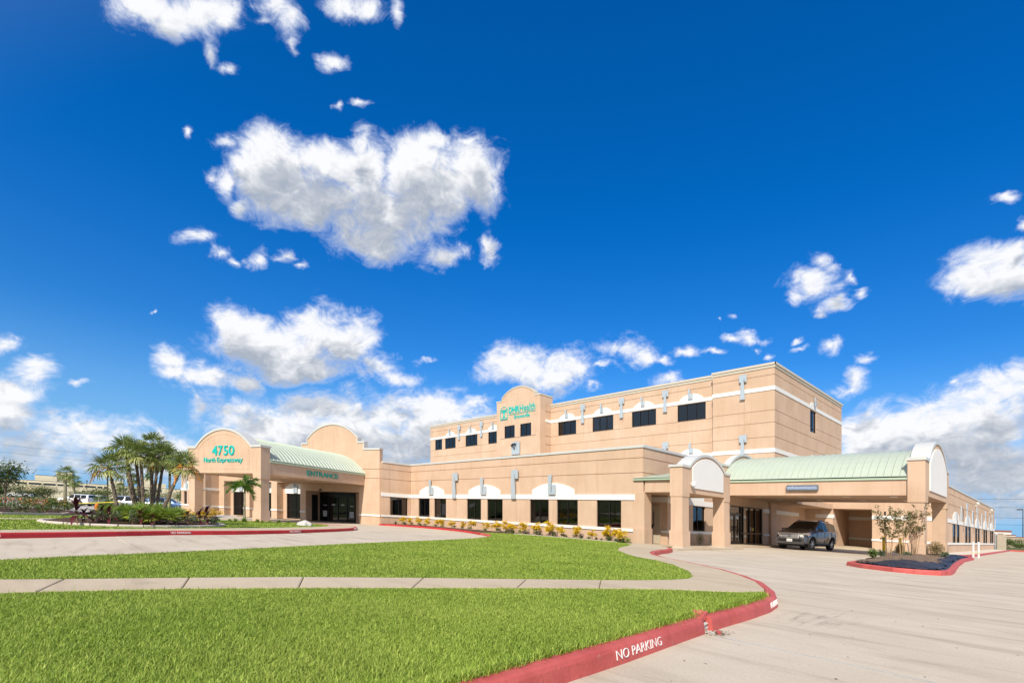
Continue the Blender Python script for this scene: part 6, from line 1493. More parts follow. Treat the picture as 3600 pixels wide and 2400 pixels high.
def hydrant(x, y):
    t = thing('fire_hydrant', x, y, 'orange fire hydrant between palm bed and parking lot', 'hydrant', z=-.25)
    link('barrel', MB().lathe((0, 0, 0), [(.16, 0), (.16, .05), (.11, .08), (.11, .55), (.15, .58), (.15, .62)], 14).mesh('barrel', M['orange'], (0, 0, 0), False), t)
    link('bonnet', MB().lathe((0, 0, 0), [(.15, .62), (.13, .72), (.07, .80), (.03, .82), (.03, .88)], 14).mesh('bonnet', M['orange'], (0, 0, 0), False), t)
    for s in (-1, 1): link('outlet', MB().lathe((0, 0, .45), [(.06, s * .1), (.06, s * .2), (.03, s * .22)], 10, 'Y').mesh('outlet', M['orange'], (0, 0, 0), False), t)
hydrant(-56.5, 3.05)
def pole(x, y, h, label, arms, z=0, r=.09, col='bronze'):
    t = thing('lamp_post', x, y, label, 'lamp post', None, z)
    link('pole', MB().lathe((0, 0, 0), [(r * 1.6, 0), (r * 1.6, .5), (r, .55), (r * .7, h)], 8).mesh('pole', M[col], (0, 0, 0), False), t)
    for a in arms: link('lamp_head', MB().box(Fr(0, 0, math.cos(a), math.sin(a)), .1, 1.3, -.22, .22, h - .05, h + .2).mesh('lamp_head', M['bronze'], (0, 0, 0), False), t)
    return t
pole(-140.6, 9.4, 8.4, 'twin headed dark lamp post behind the leftmost palm', (1.2, 1.2 + PI), -.3, .16); pole(-147, 9.81, 8.2, 'second dark lamp post beside the twin headed one', (1.2,), -.3, .15); pole(-248, 10.5, 7.0, 'distant lamp post with square heads above the far roof', (0, PI), 0, .12); pole(-7.0, 184.8, 9.5, 'distant lamp post at the right edge of the sky', (2.5,), 0, .1)
# far left: cream mall with ribbon windows
DX, DY = 0.14944, 0.98877
FM = Fr(-280.14, -9.65, DX, DY)
ml = thing('shopping_mall', -276, 10, 'long cream far building with dark ribbon windows and stepped penthouse blocks', 'building')
holes = [(a, b, 4.95, 5.75) for a, b in ((-9.5, -5.5), (-4.9, -.8), (-.28, 3.15), (3.65, 7.52), (8.0, 11.84), (12.29, 16.12), (16.65, 20.39), (20.86, 24.58), (25.06, 26.71), (27.2, 28.3))]
wall(ml, FM, -24, 28.8, [-.5, 2.95, 4.5, 6.62], us=(-.5, 3.4, 7.75, 12.05, 16.4, 20.6, 24.8), holes=holes + [(.55, 2.5, 3.2, 3.7), (19.96, 21.2, 3.1, 3.7), (21.98, 24.58, 3.0, 3.55)], thick=1.0, gap=.12, m='mall', deep=.15)
for a, b, c, d in holes: bx(ml, 'window', 'mallglass', FM, a, b, -.45, -.3, c, d)
for a, b in ((.55, 2.5), (19.96, 21.2), (21.98, 24.58)): bx(ml, 'window', 'mallglass', FM, a, b, -.45, -.3, 3.0, 3.7)
bx(ml, 'coping', 'sash', FM, -24, 28.8, -1.05, .06, 6.62, 6.74)
bx(ml, 'penthouse', 'mall', FM, 5.5, 12.2, -6, -.02, 6.74, 8.86); bx(ml, 'coping', 'sash', FM, 5.45, 12.2, -6.05, .03, 8.86, 8.95); bx(ml, 'penthouse', 'mall', FM, 11.9, 16.8, -8, -.6, 6.74, 10.72); bx(ml, 'coping', 'sash', FM, 11.85, 16.85, -8.05, -.55, 10.72, 10.82)
bx(ml, 'porch', 'mall', FM, .5, 6.5, .0, 4.0, 1.9, 2.6); bx(ml, 'porch_shade', 'mallglass', FM, .8, 6.2, .02, .1, -.3, 1.9)
bx(ml, 'ground_storey', 'mall', FM, 10, 26, 0.02, 1.2, -.4, 2.5); bx(ml, 'coping', 'sash', FM, 10, 26, 0.02, 1.25, 2.5, 2.62)
bx(ml, 'tower_block', 'mall', FM, 28.8, 33.6, -6, .4, -.5, 8.6); bx(ml, 'coping', 'sash', FM, 28.75, 33.65, -6, .45, 8.6, 8.7)
wall(ml, FM, 33.6, 60, [-.5, 3.0, 4.5, 6.5], holes=[(34.26, 35.12, 4.75, 5.75), (35.6, 38.4, 4.8, 5.7), (39.0, 42.3, 4.8, 5.7), (43, 47.5, 4.8, 5.7)], thick=1, gap=.12, m='mall', deep=.15)
for a, b in ((34.26, 35.12), (35.6, 38.4), (39.0, 42.3), (43, 47.5)): bx(ml, 'window', 'mallglass', FM, a, b, -.45, -.3, 4.75, 5.75)
bx(ml, 'penthouse', 'mall', FM, 40.8, 44.0, -6, -.05, 6.5, 10.5); bx(ml, 'penthouse', 'mall', FM, 44.0, 49, -6, -.3, 6.5, 8.6); bx(ml, 'coping', 'sash', FM, 33.65, 60, -1.05, .05, 6.5, 6.6)
# washingtonia palms beyond the lot
WASH = [(-100.1, 1.75, 4.95, .20, 1.0, 'tall washingtonia palm beside the white car'), (-125.8, 3.36, 4.4, .22, 1.05, 'shorter washingtonia palm behind the white car'), (-214.6, 17.5, 5.6, .25, 1.25, 'distant small palm before the cream building'), (-186.7, 18.4, 7.6, .22, 1.3, 'distant palm seen between the clump trunks')]
for k, (x, y, h, r0, s, lab) in enumerate(WASH):
    t = thing('washingtonia_palm', x, y, lab, 'palm tree', 'palms beyond the parking lot', z=-.45)
    link('trunk', palm_trunk((0, 0, 0), (.15, .1, h), r0 * 1.3, r0 * .75, 70 + k, shag=.01, mat_='smoothtrunk', bow=.1), t)
    crown(t, (.15, .1, h), (0, 0, 1), FANFAR, 26, 80 + k, s, lo=-1.0, hi=1.3)
# far bushes
FB_ = [(-163.9, -4.2, 3.4, 3.6, 'round mesquite tree before the cream building, left one'), (-161.6, -.6, 3.0, 2.9, 'round mesquite tree before the cream building, right one'), (-165, -8.6, 2.6, 2.2, 'dark bush at the porch of the cream building'), (-118, 6.5, 3.2, 2.6, 'broad bush at the back of the white car'), (-120, 11.5, 3.9, 4.2, 'large spreading tree behind the dark car'), (-118, 14.5, 3.0, 3.0, 'bush behind the silver car'), (-112, 19.0, 3.6, 3.0, 'bush seen between the right palm trunks'), (-106, 21.5, 3.4, 3.2, 'tree against the left wing of the clinic'), (-140, 4.5, 2.2, 2.2, 'low bush behind the white cars'), (-92, 18.0, 3.2, 2.2, 'green tree left of the arched window')]
for k, (x, y, h, sp, lab) in enumerate(FB_):
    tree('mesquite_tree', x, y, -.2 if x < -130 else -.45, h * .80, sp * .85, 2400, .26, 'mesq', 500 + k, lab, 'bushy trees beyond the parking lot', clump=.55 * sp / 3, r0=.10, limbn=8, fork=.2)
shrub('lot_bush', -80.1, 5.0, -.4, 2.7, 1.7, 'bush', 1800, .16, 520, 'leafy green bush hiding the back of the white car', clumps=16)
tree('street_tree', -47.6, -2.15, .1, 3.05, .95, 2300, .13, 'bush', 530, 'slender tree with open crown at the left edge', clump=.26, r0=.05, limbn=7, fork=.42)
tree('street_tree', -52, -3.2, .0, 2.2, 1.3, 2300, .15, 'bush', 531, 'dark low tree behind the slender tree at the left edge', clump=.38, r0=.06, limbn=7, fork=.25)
# barrier tape between two stakes
tp = thing('barrier_tape', -62, 2.0, 'yellow barrier tape stretched across the parking lot edge', 'tape', z=-.3)
link('tape', MB().add([(-2.0, -3.6, .55), (6.2, 2.6, .85), (6.2, 2.6, .78), (-2.0, -3.6, .48), (-2.0, -3.61, .55), (6.2, 2.59, .85), (6.2, 2.59, .78), (-2.0, -3.61, .48)], [(0, 1, 2, 3), (7, 6, 5, 4), (0, 4, 5, 1), (3, 2, 6, 7), (0, 3, 7, 4), (1, 5, 6, 2)]).mesh('tape', M['tape'], (0, 0, 0), False), tp)
for p in ((-2.0, -3.6), (6.2, 2.6)): link('stake', MB().tube([(p[0], p[1], -.2), (p[0], p[1], .9)], .02, 6).mesh('stake', M['bark'], (0, 0, 0), False), tp)
# overhead wires
def wire(x0, y0, z0, x1, y1, z1, sag, name, lab):
    n = 14; pts = []
    for i in range(n + 1):
        f = i / n; x = x0 + (x1 - x0) * f; y = y0 + (y1 - y0) * f; pts.append((x, y, z0 + (z1 - z0) * f - sag * 4 * f * (1 - f)))
    o = MB().tube(pts, .022, 4).build(name, M['lamp']); tag(o, lab, 'cable', 'overhead cables'); return o
for k, (za, zb) in enumerate(((16.0, 14.6), (14.0, 12.2), (9.4, 8.6), (6.6, 6.2))):
    wire(-212, -30, za, -205, 32, zb, .5, 'overhead_cable', ('topmost overhead cable left of the palms', 'second overhead cable left of the palms', 'third overhead cable left of the palms', 'lowest overhead cable left of the palms')[k])
for k, (za, zb) in enumerate(((10.2, 11.2), (8.4, 9.4), (6.3, 6.9), (4.9, 5.3))):
    wire(-22, 150, za, 10, 158, zb, .3, 'overhead_cable', ('topmost overhead cable right of the wing', 'second overhead cable right of the wing', 'third overhead cable right of the wing', 'lowest overhead cable right of the wing')[k])
# far right: wall panel, hedge, block wall, white buildings
o = MB().box(Fr(-5.95, 91.2, .66, .75), 0.12, 1.35, -.06, .06, -.2, 2.0).build('gate_board', M['plywood']); tag(o, 'tall weathered tan gate board at the end of the wing', 'gate')
o = MB().lathe((-6.0, 91.1, 0), [(.07, -.2), (.07, 2.1), (.02, 2.14)], 8).build('gate_post', M['galv']); tag(o, 'galvanised post beside the tan gate board', 'post')
for k in range(7):
    shrub('hedge_bush', -6.2 + k * 1.9, 118.6 + k * .3 + (k % 2), -.1, 2.6, 1.5 + .35 * (k % 3 == 1), 'bush', 1100, .2, 540 + k, 'dark green hedge bush, ' + ('first', 'second', 'third', 'fourth', 'fifth', 'sixth', 'seventh')[k] + ' right of the gate board', 'hedge bushes before the block wall', clumps=12)
bw = thing('block_wall', 0, 134, 'tan block boundary wall beyond the hedge at the far right', 'wall')
FBW = Fr(-9.0, 133.2, .985, .174)
for i in range(8): bx(bw, 'wall_section', 'block', FBW, i * 3.0, i * 3.0 + 2.96, -.2, 0, -.4, 2.02); bx(bw, 'capstone', 'tileroof', FBW, i * 3.0, i * 3.0 + 2.97, -.24, .04, 2.02, 2.12)
wb = thing('white_building', -9, 168, 'white far building with red tiled parapet behind the block wall', 'building')
FWB = Fr(-12.5, 165.6, .985, .174)
bx(wb, 'wall', 'plasterw', FWB, 0, 4.35, -8, 0, -.5, 3.4); bx(wb, 'roof', 'tileroof', FWB, -.1, 4.45, -8.1, .12, 3.4, 3.72); bx(wb, 'window', 'mallglass', FWB, 2.0, 3.0, -.01, .02, 2.85, 2.98); bx(wb, 'wing', 'plasterw', FWB, 2.2, 4.7, .02, 3, -.5, 2.6); bx(wb, 'roof', 'tileroof', FWB, 2.1, 4.8, .0, 3.1, 2.6, 2.75)

# ------------------------------------------------------------------ vehicles (x forward, y left, z up)
def lerp_tab(tab, x):
    for (x0, y0), (x1, y1) in zip(tab, tab[1:]):
        if x <= x1: return y0 + (y1 - y0) * max(0, (x - x0)) / (x1 - x0)
    return tab[-1][1]

def car_body(S):
    """lofted body: returns meshes {name: MB}"""
    L, W = S['L'], S['W'] / 2; xf, xr = L / 2, -L / 2; ax = S['axles']; Ra = S['arch']; top, belt, wid = S['top'], S['belt'], S['width']
    xs = set(np.round(np.linspace(xr, xf, 46), 3)); 
    for a in ax: xs |= {round(a + Ra * math.cos(t), 3) for t in np.linspace(0, PI, 15)} | {round(a - Ra - .02, 3), round(a + Ra + .02, 3)}
    for w in S['side']: xs |= {w[0], w[1]}
    xs |= {S['ws'][0], S['ws'][1], S['rw'][0], S['rw'][1]}
    xs = sorted(xs); xs = [x for i, x in enumerate(xs) if i == 0 or x - xs[i - 1] > .006]
    rows = []
    for x in xs:
        w = W * lerp_tab(wid, x); zt = lerp_tab(top, x); zb = min(lerp_tab(belt, x), zt - .03); zs = S['sill'] + (.10 if x > xf - .12 or x < xr + .12 else 0)
        za = zs
        for a in ax:
            d = abs(x - a)
            if d < Ra: za = max(za, S['axle_z'] + math.sqrt(max(0, Ra * Ra - d * d)))
        k = min(1, max(0, (zt - zb) / .55)); wt = w * (.93 - S['tumble'] * k)
        rows.append([(x, 0, max(zs, .28)), (x, w * .80, max(zs, za - .0) if za > zs else zs), (x, w * .965, za), (x, w * 1.0, max(za + .04, zs + (zb - zs) * .42)), (x, w * .985, max(za + .06, zb - .06)), (x, w * .955, zb),
                     (x, wt + (w * .945 - wt) * .12, zb + (zt - zb) * .84), (x, wt * .88, zt - .012 - .012 * k), (x, wt * .45, zt + .012), (x, 0, zt + .02)])
    body, ws, rw, sides = MB(), MB(), MB(), {}
    n = len(rows[0])
    def face(m_, i, j, s):
        q = [rows[i][j], rows[i][j + 1], rows[i + 1][j + 1], rows[i + 1][j]]
        m_.add([(a, b * s, c) for a, b, c in q], [(0, 1, 2, 3)])
    for i in range(len(rows) - 1):
        xm = (rows[i][0][0] + rows[i + 1][0][0]) / 2
        for j in range(n - 1):
            for s in (1, -1):
                dst = body
                if j == 5:
                    for q, (a, b) in enumerate(S['side']):
                        if a < xm < b: dst = sides.setdefault((q, s), MB())
                if j >= 7 and S['ws'][0] < xm < S['ws'][1]: dst = ws
                if j >= 7 and S['rw'][0] < xm < S['rw'][1]: dst = rw
                face(dst, i, j, s)
    for r_ in (rows[0], rows[-1]):
        body.add([(a, b, c) for a, b, c in r_] + [(a, -b, c) for a, b, c in r_[::-1]], [tuple(range(2 * n))])
    return body, ws, rw, sides

def finish(me, ang=38):
    bm = bmesh.new(); bm.from_mesh(me); bmesh.ops.remove_doubles(bm, verts=bm.verts, dist=.0005); bmesh.ops.recalc_face_normals(bm, faces=bm.faces); bm.to_mesh(me); bm.free()
    me.polygons.foreach_set('use_smooth', [True] * len(me.polygons)); me.set_sharp_from_angle(angle=R(ang)); return me

def wheel_meshes(r, w):
    t = MB().lathe((0, 0, 0), [(r * .62, -w * .5), (r * .93, -w * .5), (r, -w * .36), (r, w * .36), (r * .93, w * .5), (r * .62, w * .5), (r * .62, w * .40)], 28, 'Y').mesh('tyre', M['rubber'], (0, 0, 0), False)
    m_ = MB().lathe((0, 0, 0), [(r * .64, w * .34), (r * .66, w * .46), (r * .60, w * .46), (r * .57, w * .30), (r * .57, -w * .3), (r * .64, -w * .34)], 28, 'Y').lathe((0, 0, 0), [(r * .14, w * .30), (r * .14, w * .44), (r * .09, w * .46)], 12, 'Y')
    for k in range(6):
        a = k * PI / 3; c, s = math.cos(a), math.sin(a)
        m_.add([(c * r * .1 + s * q, y, s * r * .1 - c * q) for y in (w * .32, w * .43) for q in (-.03, .03)] + [(c * r * .6 + s * q, y, s * r * .6 - c * q) for y in (w * .32, w * .42) for q in (-.045, .045)],
               [(0, 1, 3, 2), (4, 6, 7, 5), (0, 2, 6, 4), (1, 5, 7, 3), (2, 3, 7, 6), (0, 4, 5, 1)])
    return finish(t, 40), finish(m_.mesh('rim', M['alloy'], (0, 0, 0), False), 35)

def tilt_to_shear(t, x, y, heading, z=0.0):  # tilts a vehicle onto the sheared ground plane
    n = Vector((VIEW_SHEAR * AX, VIEW_SHEAR * AY, 1)).normalized(); f = Vector((math.cos(heading), math.sin(heading), 0)); f = (f - n * f.dot(n)).normalized(); l = n.cross(f)
    t.location = (x, y, grade(x, y) + z); t.rotation_euler = Matrix((f, l, n)).transposed().to_euler()

def vehicle(name, label, cat, x, y, head, S, paint_, z=0.0, group=None):
    t = bpy.data.objects.new(name, None); C.objects.link(t); tag(t, label, cat, group); tilt_to_shear(t, x, y, head, z)
    body, ws, rw, sides = car_body(S)
    o = link('body', finish(body.mesh('body', M[paint_], (0, 0, 0), False)), t)
    link('windscreen', finish(ws.mesh('windscreen', M['carglass'], (0, 0, 0), False)), t); link('rear_window', finish(rw.mesh('rear_window', M['carglass'], (0, 0, 0), False)), t)
    for m_ in sides.values(): link('side_window', finish(m_.mesh('side_window', M['carglass'], (0, 0, 0), False)), t)
    W = S['W'] / 2; tm, rm = wheel_meshes(S['tyre'], .245)
    for a in S['axles']:
        link('wheel_well', MB().box(PLAN, a - S['arch'] - .04, a + S['arch'] + .04, -(W - .10), (W - .10), .30, S['axle_z'] + S['arch'] + .03).mesh('wheel_well', M['plastic'], (0, 0, 0), False), t)
        for s in (1, -1):
            w = link('wheel', tm, t, (a, s * (W - .14), S['tyre']), (0, 0, 0 if s > 0 else PI)); link('rim', rm, w)
    link('underbody', MB().box(PLAN, -S['L'] / 2 + .25, S['L'] / 2 - .25, -(W - .2), W - .2, .24, .45).mesh('underbody', M['plastic'], (0, 0, 0), False), t)
    return t, o

SUV = dict(L=4.78, W=1.885, sill=.40, axle_z=.385, tyre=.385, arch=.45, axles=(1.45, -1.34), tumble=.14,
           top=[(-2.39, .95), (-2.33, 1.18), (-2.02, 1.58), (-1.85, 1.70), (-1.1, 1.80), (-.3, 1.84), (.12, 1.80), (.30, 1.73), (1.02, 1.26), (1.12, 1.21), (1.9, 1.11), (2.2, 1.03), (2.34, .90), (2.39, .72)],
           belt=[(-2.39, .93), (-2.3, 1.16), (-1.9, 1.20), (.9, 1.13), (1.1, 1.12), (2.0, .98), (2.3, .86), (2.39, .65)],
           width=[(-2.39, .86), (-2.28, .95), (-1.9, 1.0), (1.6, 1.0), (2.05, .97), (2.28, .88), (2.39, .76)],
           ws=(.30, 1.00), rw=(-2.32, -2.06), side=((-1.90, -1.20), (-1.13, -.20), (-.13, .70)))
suv, sb = vehicle('parked_car', 'warm grey four-wheel-drive car parked under the drive-through canopy', 'car', -10.95, 35.30, R(-95.5), SUV, 'p_grey')
def add(name, m_, m, parent=suv): return link(name, m_.mesh(name, M[m], (0, 0, 0), False), parent)
X0 = 2.39
g = MB(); FX = Fr(X0 - .03, 0, 0, 1)     # plane across the nose: u = left, d = forward
g.prism(FX, [(-.48, .74), (.48, .74), (.55, 1.0), (-.55, 1.0)], -.14, .025)
gr = add('grille', g, 'plastic')
g = MB().strip(FX, [(-.50, .72), (-.58, 1.02), (.58, 1.02), (.50, .72), (-.50, .72)], [(-.455, .75), (-.525, .985), (.525, .985), (.455, .75), (-.455, .75)], -.10, .05)
for z in (.79, .845, .90, .948): g.box(FX, -.50, .50, .01, .045, z, z + .024)
link('grille_bars', finish(g.mesh('grille_bars', M['silver'], (0, 0, 0), False)), gr)
lo = []
for i in range(25):
    a = 2 * PI * i / 24; lo.append((.105 * math.cos(a), .875 + .072 * math.sin(a)))
e = MB().strip(FX, lo, [(u * .80, .875 + (z - .875) * .80) for u, z in lo], .045, .062)
e.prism(FX, [(.055, .92), (.03, .93), (-.012, .855), (.06, .855), (.07, .835), (-.06, .835)], .045, .060)
link('emblem', e.mesh('emblem', M['chrome'], (0, 0, 0), False), gr)
for s in (1, -1):
    hl = MB(); P0 = [(X0 - .02, .60), (X0 - .10, .76), (X0 - .36, .905), (X0 - .62, .938)]
    for (x, y), z0, z1 in zip(P0, (.80, .79, .84, .93), (.985, 1.01, 1.055, 1.07)): hl.v += [(x, s * y, z0), (x, s * y, z1), (x - .12, s * (y - .12), z1 + .015), (x - .12, s * (y - .12), z0)]
    for i in range(3):
        for j in range(4): hl.f.append((4 * i + j, 4 * i + (j + 1) % 4, 4 * i + 4 + (j + 1) % 4, 4 * i + 4 + j))
    hl.f += [(0, 3, 2, 1), (12, 13, 14, 15)]
    h = add('headlight', hl, 'headlamp')
    am = MB().box(Fr(X0 - .60, s * .935, 1, 0), -.02, .10, -.012, .012, .97, 1.05); link('indicator', am.mesh('indicator', M['amber'], (0, 0, 0), False), h)
    add('fog_lamp', MB().lathe((X0 - .16, s * .73, .56), [(.085, -.02), (.085, .05), (.06, .062)], 14, 'X'), 'chrome')
    add('mirror', MB().box(Fr(.78, s * 1.06, 1, 0), -.06, .08, -.13, .13, 1.14, 1.32), 'plastic'); add('mirror_cap', MB().box(Fr(.86, s * 1.06, 1, 0), -.01, .035, -.12, .12, 1.15, 1.31), 'p_grey')
    rr = MB().tube([(.05, s * .60, 1.80), (-.1, s * .61, 1.845), (-1.3, s * .61, 1.805), (-1.55, s * .60, 1.72)], .022, 6); add('roof_rail', rr, 'plastic')
    st = MB().box(PLAN, -.86, .95, *(sorted((s * .86, s * .98))), .34, .40); add('running_board', st, 'plastic')
    for xh in (-.86, .10): add('door_handle', MB().box(PLAN, xh - .11, xh + .11, *(sorted((s * .925, s * .962))), 1.0, 1.035), 'chrome')
    dl = MB()
    for xd in (-1.18, -.18, .88): dl.box(PLAN, xd - .006, xd + .006, *(sorted((s * .90, s * .9455))), .46, 1.10)
    add('door_gap', dl, 'plastic')
    add('tail_lamp', MB().box(PLAN, -2.25, -2.06, *(sorted((s * .78, s * .885))), .95, 1.18), 'amber')
bp = MB().prism(FX, [(-.78, .36), (.78, .36), (.86, .50), (.84, .70), (-.84, .70), (-.86, .50)], -.20, .03); bmp = add('bumper', bp, 'p_grey')
add('air_intake', MB().prism(FX, [(-.60, .50), (.60, .50), (.64, .60), (-.64, .60)], .0, .036), 'plastic')
pl = add('number_plate', MB().box(FX, -.155, .155, .03, .055, .50, .66), 'stencil')
tx = text_mb(FX, 'DTW·4581', -.135, .135, .545, .60, .054, .058, .01); link('lettering', tx.mesh('lettering', M['lamp'], (0, 0, 0), False), pl)
add('valance', MB().prism(FX, [(-.70, .30), (.70, .30), (.78, .37), (-.78, .37)], -.22, -.02), 'plastic')
add('sticker', MB().box(Fr(.95, .55, 0, 1), -.07, .07, -.0, .02, 1.275, 1.30), 'stencil')

BIG = dict(SUV, L=5.2, W=2.04, axles=(1.62, -1.33), top=[(-2.6, .95), (-2.55, 1.3), (-2.40, 1.80), (-2.2, 1.88), (-.3, 1.90), (.15, 1.85), (.95, 1.30), (1.1, 1.24), (2.3, 1.16), (2.5, 1.02), (2.6, .78)],
           belt=[(-2.6, .93), (-2.5, 1.22), (.9, 1.20), (1.1, 1.18), (2.3, 1.0), (2.6, .7)], width=[(-2.6, .9), (-2.45, .98), (-2, 1), (2.1, 1), (2.45, .93), (2.6, .82)], ws=(.18, .93), rw=(-2.52, -2.40), side=((-2.2, -1.35), (-1.27, -.32), (-.24, .55)))
SEDAN = dict(L=4.85, W=1.84, sill=.24, axle_z=.33, tyre=.33, arch=.38, axles=(1.42, -1.38), tumble=.16, top=[(-2.42, .70), (-2.35, .98), (-1.75, 1.06), (-1.15, 1.38), (-.5, 1.47), (.1, 1.45), (.95, 1.02), (1.1, .98), (2.1, .84), (2.35, .70), (2.42, .55)],
             belt=[(-2.42, .66), (-2.3, .90), (-1.2, .96), (.9, .93), (1.1, .90), (2.1, .74), (2.42, .5)], width=[(-2.42, .82), (-2.2, .95), (-1.8, 1), (1.7, 1), (2.2, .93), (2.42, .74)], ws=(.12, .93), rw=(-1.72, -1.17), side=((-1.1, -.45), (-.38, .5)))
TRUCK = dict(SUV, L=5.6, W=2.0, axles=(1.75, -1.75), top=[(-2.8, 1.10), (-2.75, 1.14), (-.98, 1.14), (-.93, 1.30), (-.80, 1.80), (-.6, 1.86), (.3, 1.86), (.6, 1.78), (1.2, 1.22), (1.35, 1.18), (2.5, 1.10), (2.7, .98), (2.8, .75)],
             belt=[(-2.8, 1.06), (-.95, 1.10), (1.2, 1.14), (2.5, .98), (2.8, .7)], width=[(-2.8, .93), (-2.6, 1), (2.2, 1), (2.6, .93), (2.8, .82)], ws=(.62, 1.18), rw=(-.93, -.82), side=((-.72, .0), (.06, .85)))
def far_car(name, label, cat, x, y, head, S, p, z=-.42):
    t, b = vehicle(name, label, cat, x, y, head, S, p, z, 'vehicles on the lot beyond the palm bed')
    L = S['L'] / 2; zf = lerp_tab(S['belt'], L - .25) - .02
    for s in (1, -1):
        link('headlight', MB().box(PLAN, L - .34, L - .06, *(sorted((s * .55, s * S['W'] * .44))), zf - .16, zf).mesh('headlight', M['headlamp'], (0, 0, 0), False), t)
        link('tail_lamp', MB().box(PLAN, -L + .02, -L + .2, *(sorted((s * S['W'] * .36, s * S['W'] * .465))), zf - .15, zf + .20).mesh('tail_lamp', M['amber'], (0, 0, 0), False), t)
        link('mirror', MB().box(Fr(S['ws'][0] + .25, s * (S['W'] / 2 + .10), 1, 0), -.05, .08, -.1, .1, zf + .12, zf + .28).mesh('mirror', M[p], (0, 0, 0), False), t)
        for xh in (-.95, .0): link('door_handle', MB().box(PLAN, xh - .1, xh + .1, *(sorted((s * (S['W'] / 2 - .02), s * (S['W'] / 2 + .015)))), zf + .02, zf + .055).mesh('door_handle', M[p], (0, 0, 0), False), t)
    link('grille', MB().box(PLAN, L - .10, L + .0, -.5, .5, zf - .2, zf - .02).mesh('grille', M['plastic'], (0, 0, 0), False), t)
    return t
def bearing(a, b): return math.atan2(b[1] - a[1], b[0] - a[0])
far_car('parked_car', 'large white car seen from the side beyond the flower bed', 'car', -108.3, 3.35, R(-133), BIG, 'p_white')
far_car('parked_car', 'second white car half hidden behind the large white one', 'car', -116.5, 5.2, R(-133), BIG, 'p_white')
far_car('parked_car', 'dark navy car behind the palm trunks', 'car', -95.5, 8.4, R(-120), SEDAN, 'p_navy')
far_car('parked_car', 'silver car with red tail lamp behind the palm trunks', 'car', -80.8, 8.6, R(60), BIG, 'p_silver')
far_car('parked_car', 'blue van seen between the right palm and the gable column', 'car', -84.5, 12.4, R(60), BIG, 'p_blue')
far_car('pickup_truck', 'white pickup far off before the cream building', 'pickup', -203, -6.2, R(72), TRUCK, 'p_white', 0.0)

# ------------------------------------------------------------------ paint and litter on the kerbs
def kerb_text(s, pts, z0, z1, out=0.010, m='stencil', weight=0.02, label=''):
    """stencilled letters bent along a kerb face: pts = plan polyline of the face"""
    L = [0]
    for a, b in zip(pts, pts[1:]): L.append(L[-1] + math.hypot(b[0] - a[0], b[1] - a[1]))
    t_ = thing('kerb_lettering', *pts[0], label, 'lettering', 'NO PARKING stencils on the kerbs')
    for base in letters(Fr(0, 0, 1, 0), s, 0, L[-1], z0, z1, 0, out, weight):
        m_ = MB(); m_.f = base.f
        for x, y, z in base.v:
            d = -y; i = 0
            while i < len(L) - 2 and x > L[i + 1]: i += 1
            f = (x - L[i]) / (L[i + 1] - L[i]); a, b = pts[i], pts[i + 1]; t = (Vector(b) - Vector(a)).normalized()
            px, py = a[0] + (b[0] - a[0]) * f, a[1] + (b[1] - a[1]) * f; n = (t.y, -t.x)
            back = 0.018 * min(1.0, z / 0.11)
            m_.v.append((px + n[0] * (d - back), py + n[1] * (d - back), z))
        m_.build('letter', M[m], t_)
    return t_
def on_kerb(line, s0, s1, n=8):
    pts = [Vector(p) for p in line]; seg = [0]
    for a, b in zip(pts, pts[1:]): seg.append(seg[-1] + (b - a).length)
    out = []
    for k in range(n + 1):
        s = s0 + (s1 - s0) * k / n
        for i in range(len(pts) - 1):
            if s <= seg[i + 1]: out.append(tuple(pts[i].lerp(pts[i + 1], (s - seg[i]) / (seg[i + 1] - seg[i])))); break
    return out
def arclen_y(line, y):
    s = 0
    for a, b in zip(line, line[1:]):
        d = math.hypot(b[0] - a[0], b[1] - a[1])
        if a[1] <= y < b[1]: return s + d * (y - a[1]) / (b[1] - a[1])
        s += d
    return s
s1 = arclen_y(KERB, 3.24); s2 = arclen_y(KERB, 4.02)
kerb_text('NO PARKING', on_kerb(KERB, s1, s2), .045, .118, .006, weight=-.012, label='white NO PARKING stencil on the near red kerb')
s1 = arclen_y(KERB, 7.25); s2 = arclen_y(KERB, 7.80)
kerb_text('NO PARKING', on_kerb(KERB, s1, s2), .045, .120, .006, weight=-.012, label='white NO PARKING stencil on the bend of the near red kerb')
for y0, y1, lab in ((-1.50, -.86, 'far left'), (2.90, 3.50, 'by the palm bed'), (7.35, 7.95, 'before the canopy'), (12.1, 12.5, 'at the kerb nose')):
    s1, s2 = arclen_y(LK, y0), arclen_y(LK, y1); kerb_text('NO PARKING', on_kerb(LK, s1, s2), .045, .115, .007, weight=0, label='white NO PARKING stencil on the drive kerb ' + lab)
# broken kerb: split cap pushed onto the lawn, chips and straw in the gap
def chunk(name, x, y, z, sx, sy, sz, rz, seed, m, label, group=None):
    r = random.Random(seed); bm = bmesh.new(); bmesh.ops.create_cube(bm, size=1); bmesh.ops.subdivide_edges(bm, edges=bm.edges, cuts=3, use_grid_fill=True)
    for v in bm.verts: v.co = Vector((v.co.x * sx, v.co.y * sy, v.co.z * sz)) + Vector((r.uniform(-1, 1), r.uniform(-1, 1), r.uniform(-1, 1))) * min(sx, sy, sz) * .16
    me = bpy.data.meshes.new(name); bm.to_mesh(me); bm.free(); me.materials.append(M[m]); o = bpy.data.objects.new(name, me); C.objects.link(o); o.location = (x, y, grade(x, y) + z); o.rotation_euler = (r.uniform(-.2, .2), r.uniform(-.2, .2), rz); return tag(o, label, 'debris', group)
chunk('kerb_fragment', -2.66, 5.15, .138, .14, .30, .045, .25, 1, 'red', 'broken red kerb cap pushed up on the lawn edge')
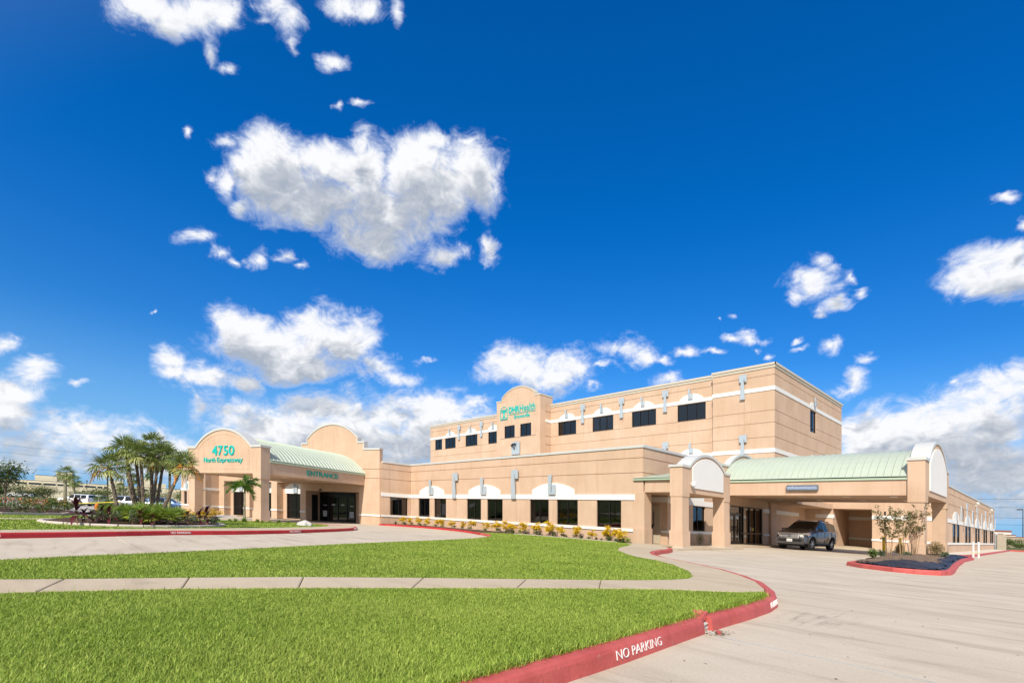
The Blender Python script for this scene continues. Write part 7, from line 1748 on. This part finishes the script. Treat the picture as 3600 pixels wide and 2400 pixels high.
chunk('kerb_fragment', -2.63, 5.13, .045, .10, .22, .08, .1, 2, 'rawconc', 'raw grey concrete core showing in the kerb break')
chunk('kerb_fragment', -2.44, 5.17, .012, .04, .12, .018, .5, 3, 'red', 'red chip fallen on the drive below the kerb break')
chunk('kerb_fragment', -2.47, 5.06, .015, .05, .07, .025, 1.1, 4, 'rawconc', 'small grey chip on the drive below the kerb break')
r = random.Random(9); st = MB()
for i in range(120):
    x, y = -2.43 + r.gauss(0, .05), 5.14 + r.gauss(0, .09); a = r.random() * 6.28; l = r.uniform(.02, .055); st.tube([(x, y, .004 + r.random() * .012), (x + math.cos(a) * l, y + math.sin(a) * l, .006 + r.random() * .02)], .0016, 3)
o = st.build('straw', M['litter']); tag(o, 'dry straw washed into the kerb break', 'straw', kind='stuff')
lv = MB()
for k in range(60):
    x = r.uniform(-2.2, -.2) if k < 22 else r.uniform(-8, 1.5); y = r.uniform(2.0, 9) if k < 22 else r.uniform(8, 28); a = r.random() * 6.28; l = r.uniform(.008, .022); w = l * .4; c, s = math.cos(a), math.sin(a)
    lv.add([(x - c * l, y - s * l, .003), (x - s * w, y + c * w, .009), (x + c * l, y + s * l, .004), (x + s * w, y - c * w, .002)], [(0, 1, 3), (1, 2, 3)])
tag(lv.build('dead_leaves', M['mulch']), 'dead leaves and chips scattered on the concrete drive', 'leaves', kind='stuff')
# long runners of grass hanging over the kerb
ru = MB()
for i in range(40):
    y = r.choice((r.uniform(4.2, 5.0), r.uniform(5.3, 7.2), r.uniform(5.6, 7.2))); s = arclen_y(KERB, y); p = on_kerb(KERB, s, s + .02, 1); t = (Vector(p[1]) - Vector(p[0])).normalized(); n = Vector((t.y, -t.x)); b = Vector(p[0]) - n * .16; l = r.uniform(.06, .20); c = r.uniform(-.6, .6)
    pts = []
    for q in range(6):
        f = q / 5; xy = b + n * l * f + t * c * l * f * f; over = (xy - Vector(p[0])).dot(n); pts.append((xy.x, xy.y, .165 + .06 * f * (1 - f) * 4 - (0 if over < 0 else 2.2 * over * over + .5 * over)))
    ru.tube(pts, [.0028, .003, .0028, .0024, .0018, .0008], 3, False)
o = ru.build('grass_runner', M['blade']); tag(o, 'long grass runners trailing over the near red kerb', 'grass', kind='stuff')
# tyre scuffs by the kerb bend and the sealed joint running out of the break
m_ = bpy.data.materials.new('sealant_line'); m_ = mat('joint_sealant', (0.40, 0.42, 0.42), .7, noise=(20, .5)); M['seal'] = m_
o = MB().poly([(-2.40, 5.012), (-1.9, 5.006), (1.5, 5.012), (1.5, 5.026), (-1.9, 5.022), (-2.40, 5.030)], .0005, .0035).build('joint_sealant', M['seal']); S_(o)

for k, (x, y, h) in enumerate(((-31.8, 21.6, .62), (-24.9, 21.65, .60))):
    o = MB().tube([(x, y, .05), (x, y, .13 + h)], .012, 6).build('garden_stake', M['sash']); tag(o, ('thin dark stake in the bed under the left windows', 'thin dark stake in the bed where the red kerb ends')[k], 'stake', 'stakes in the planting bed')
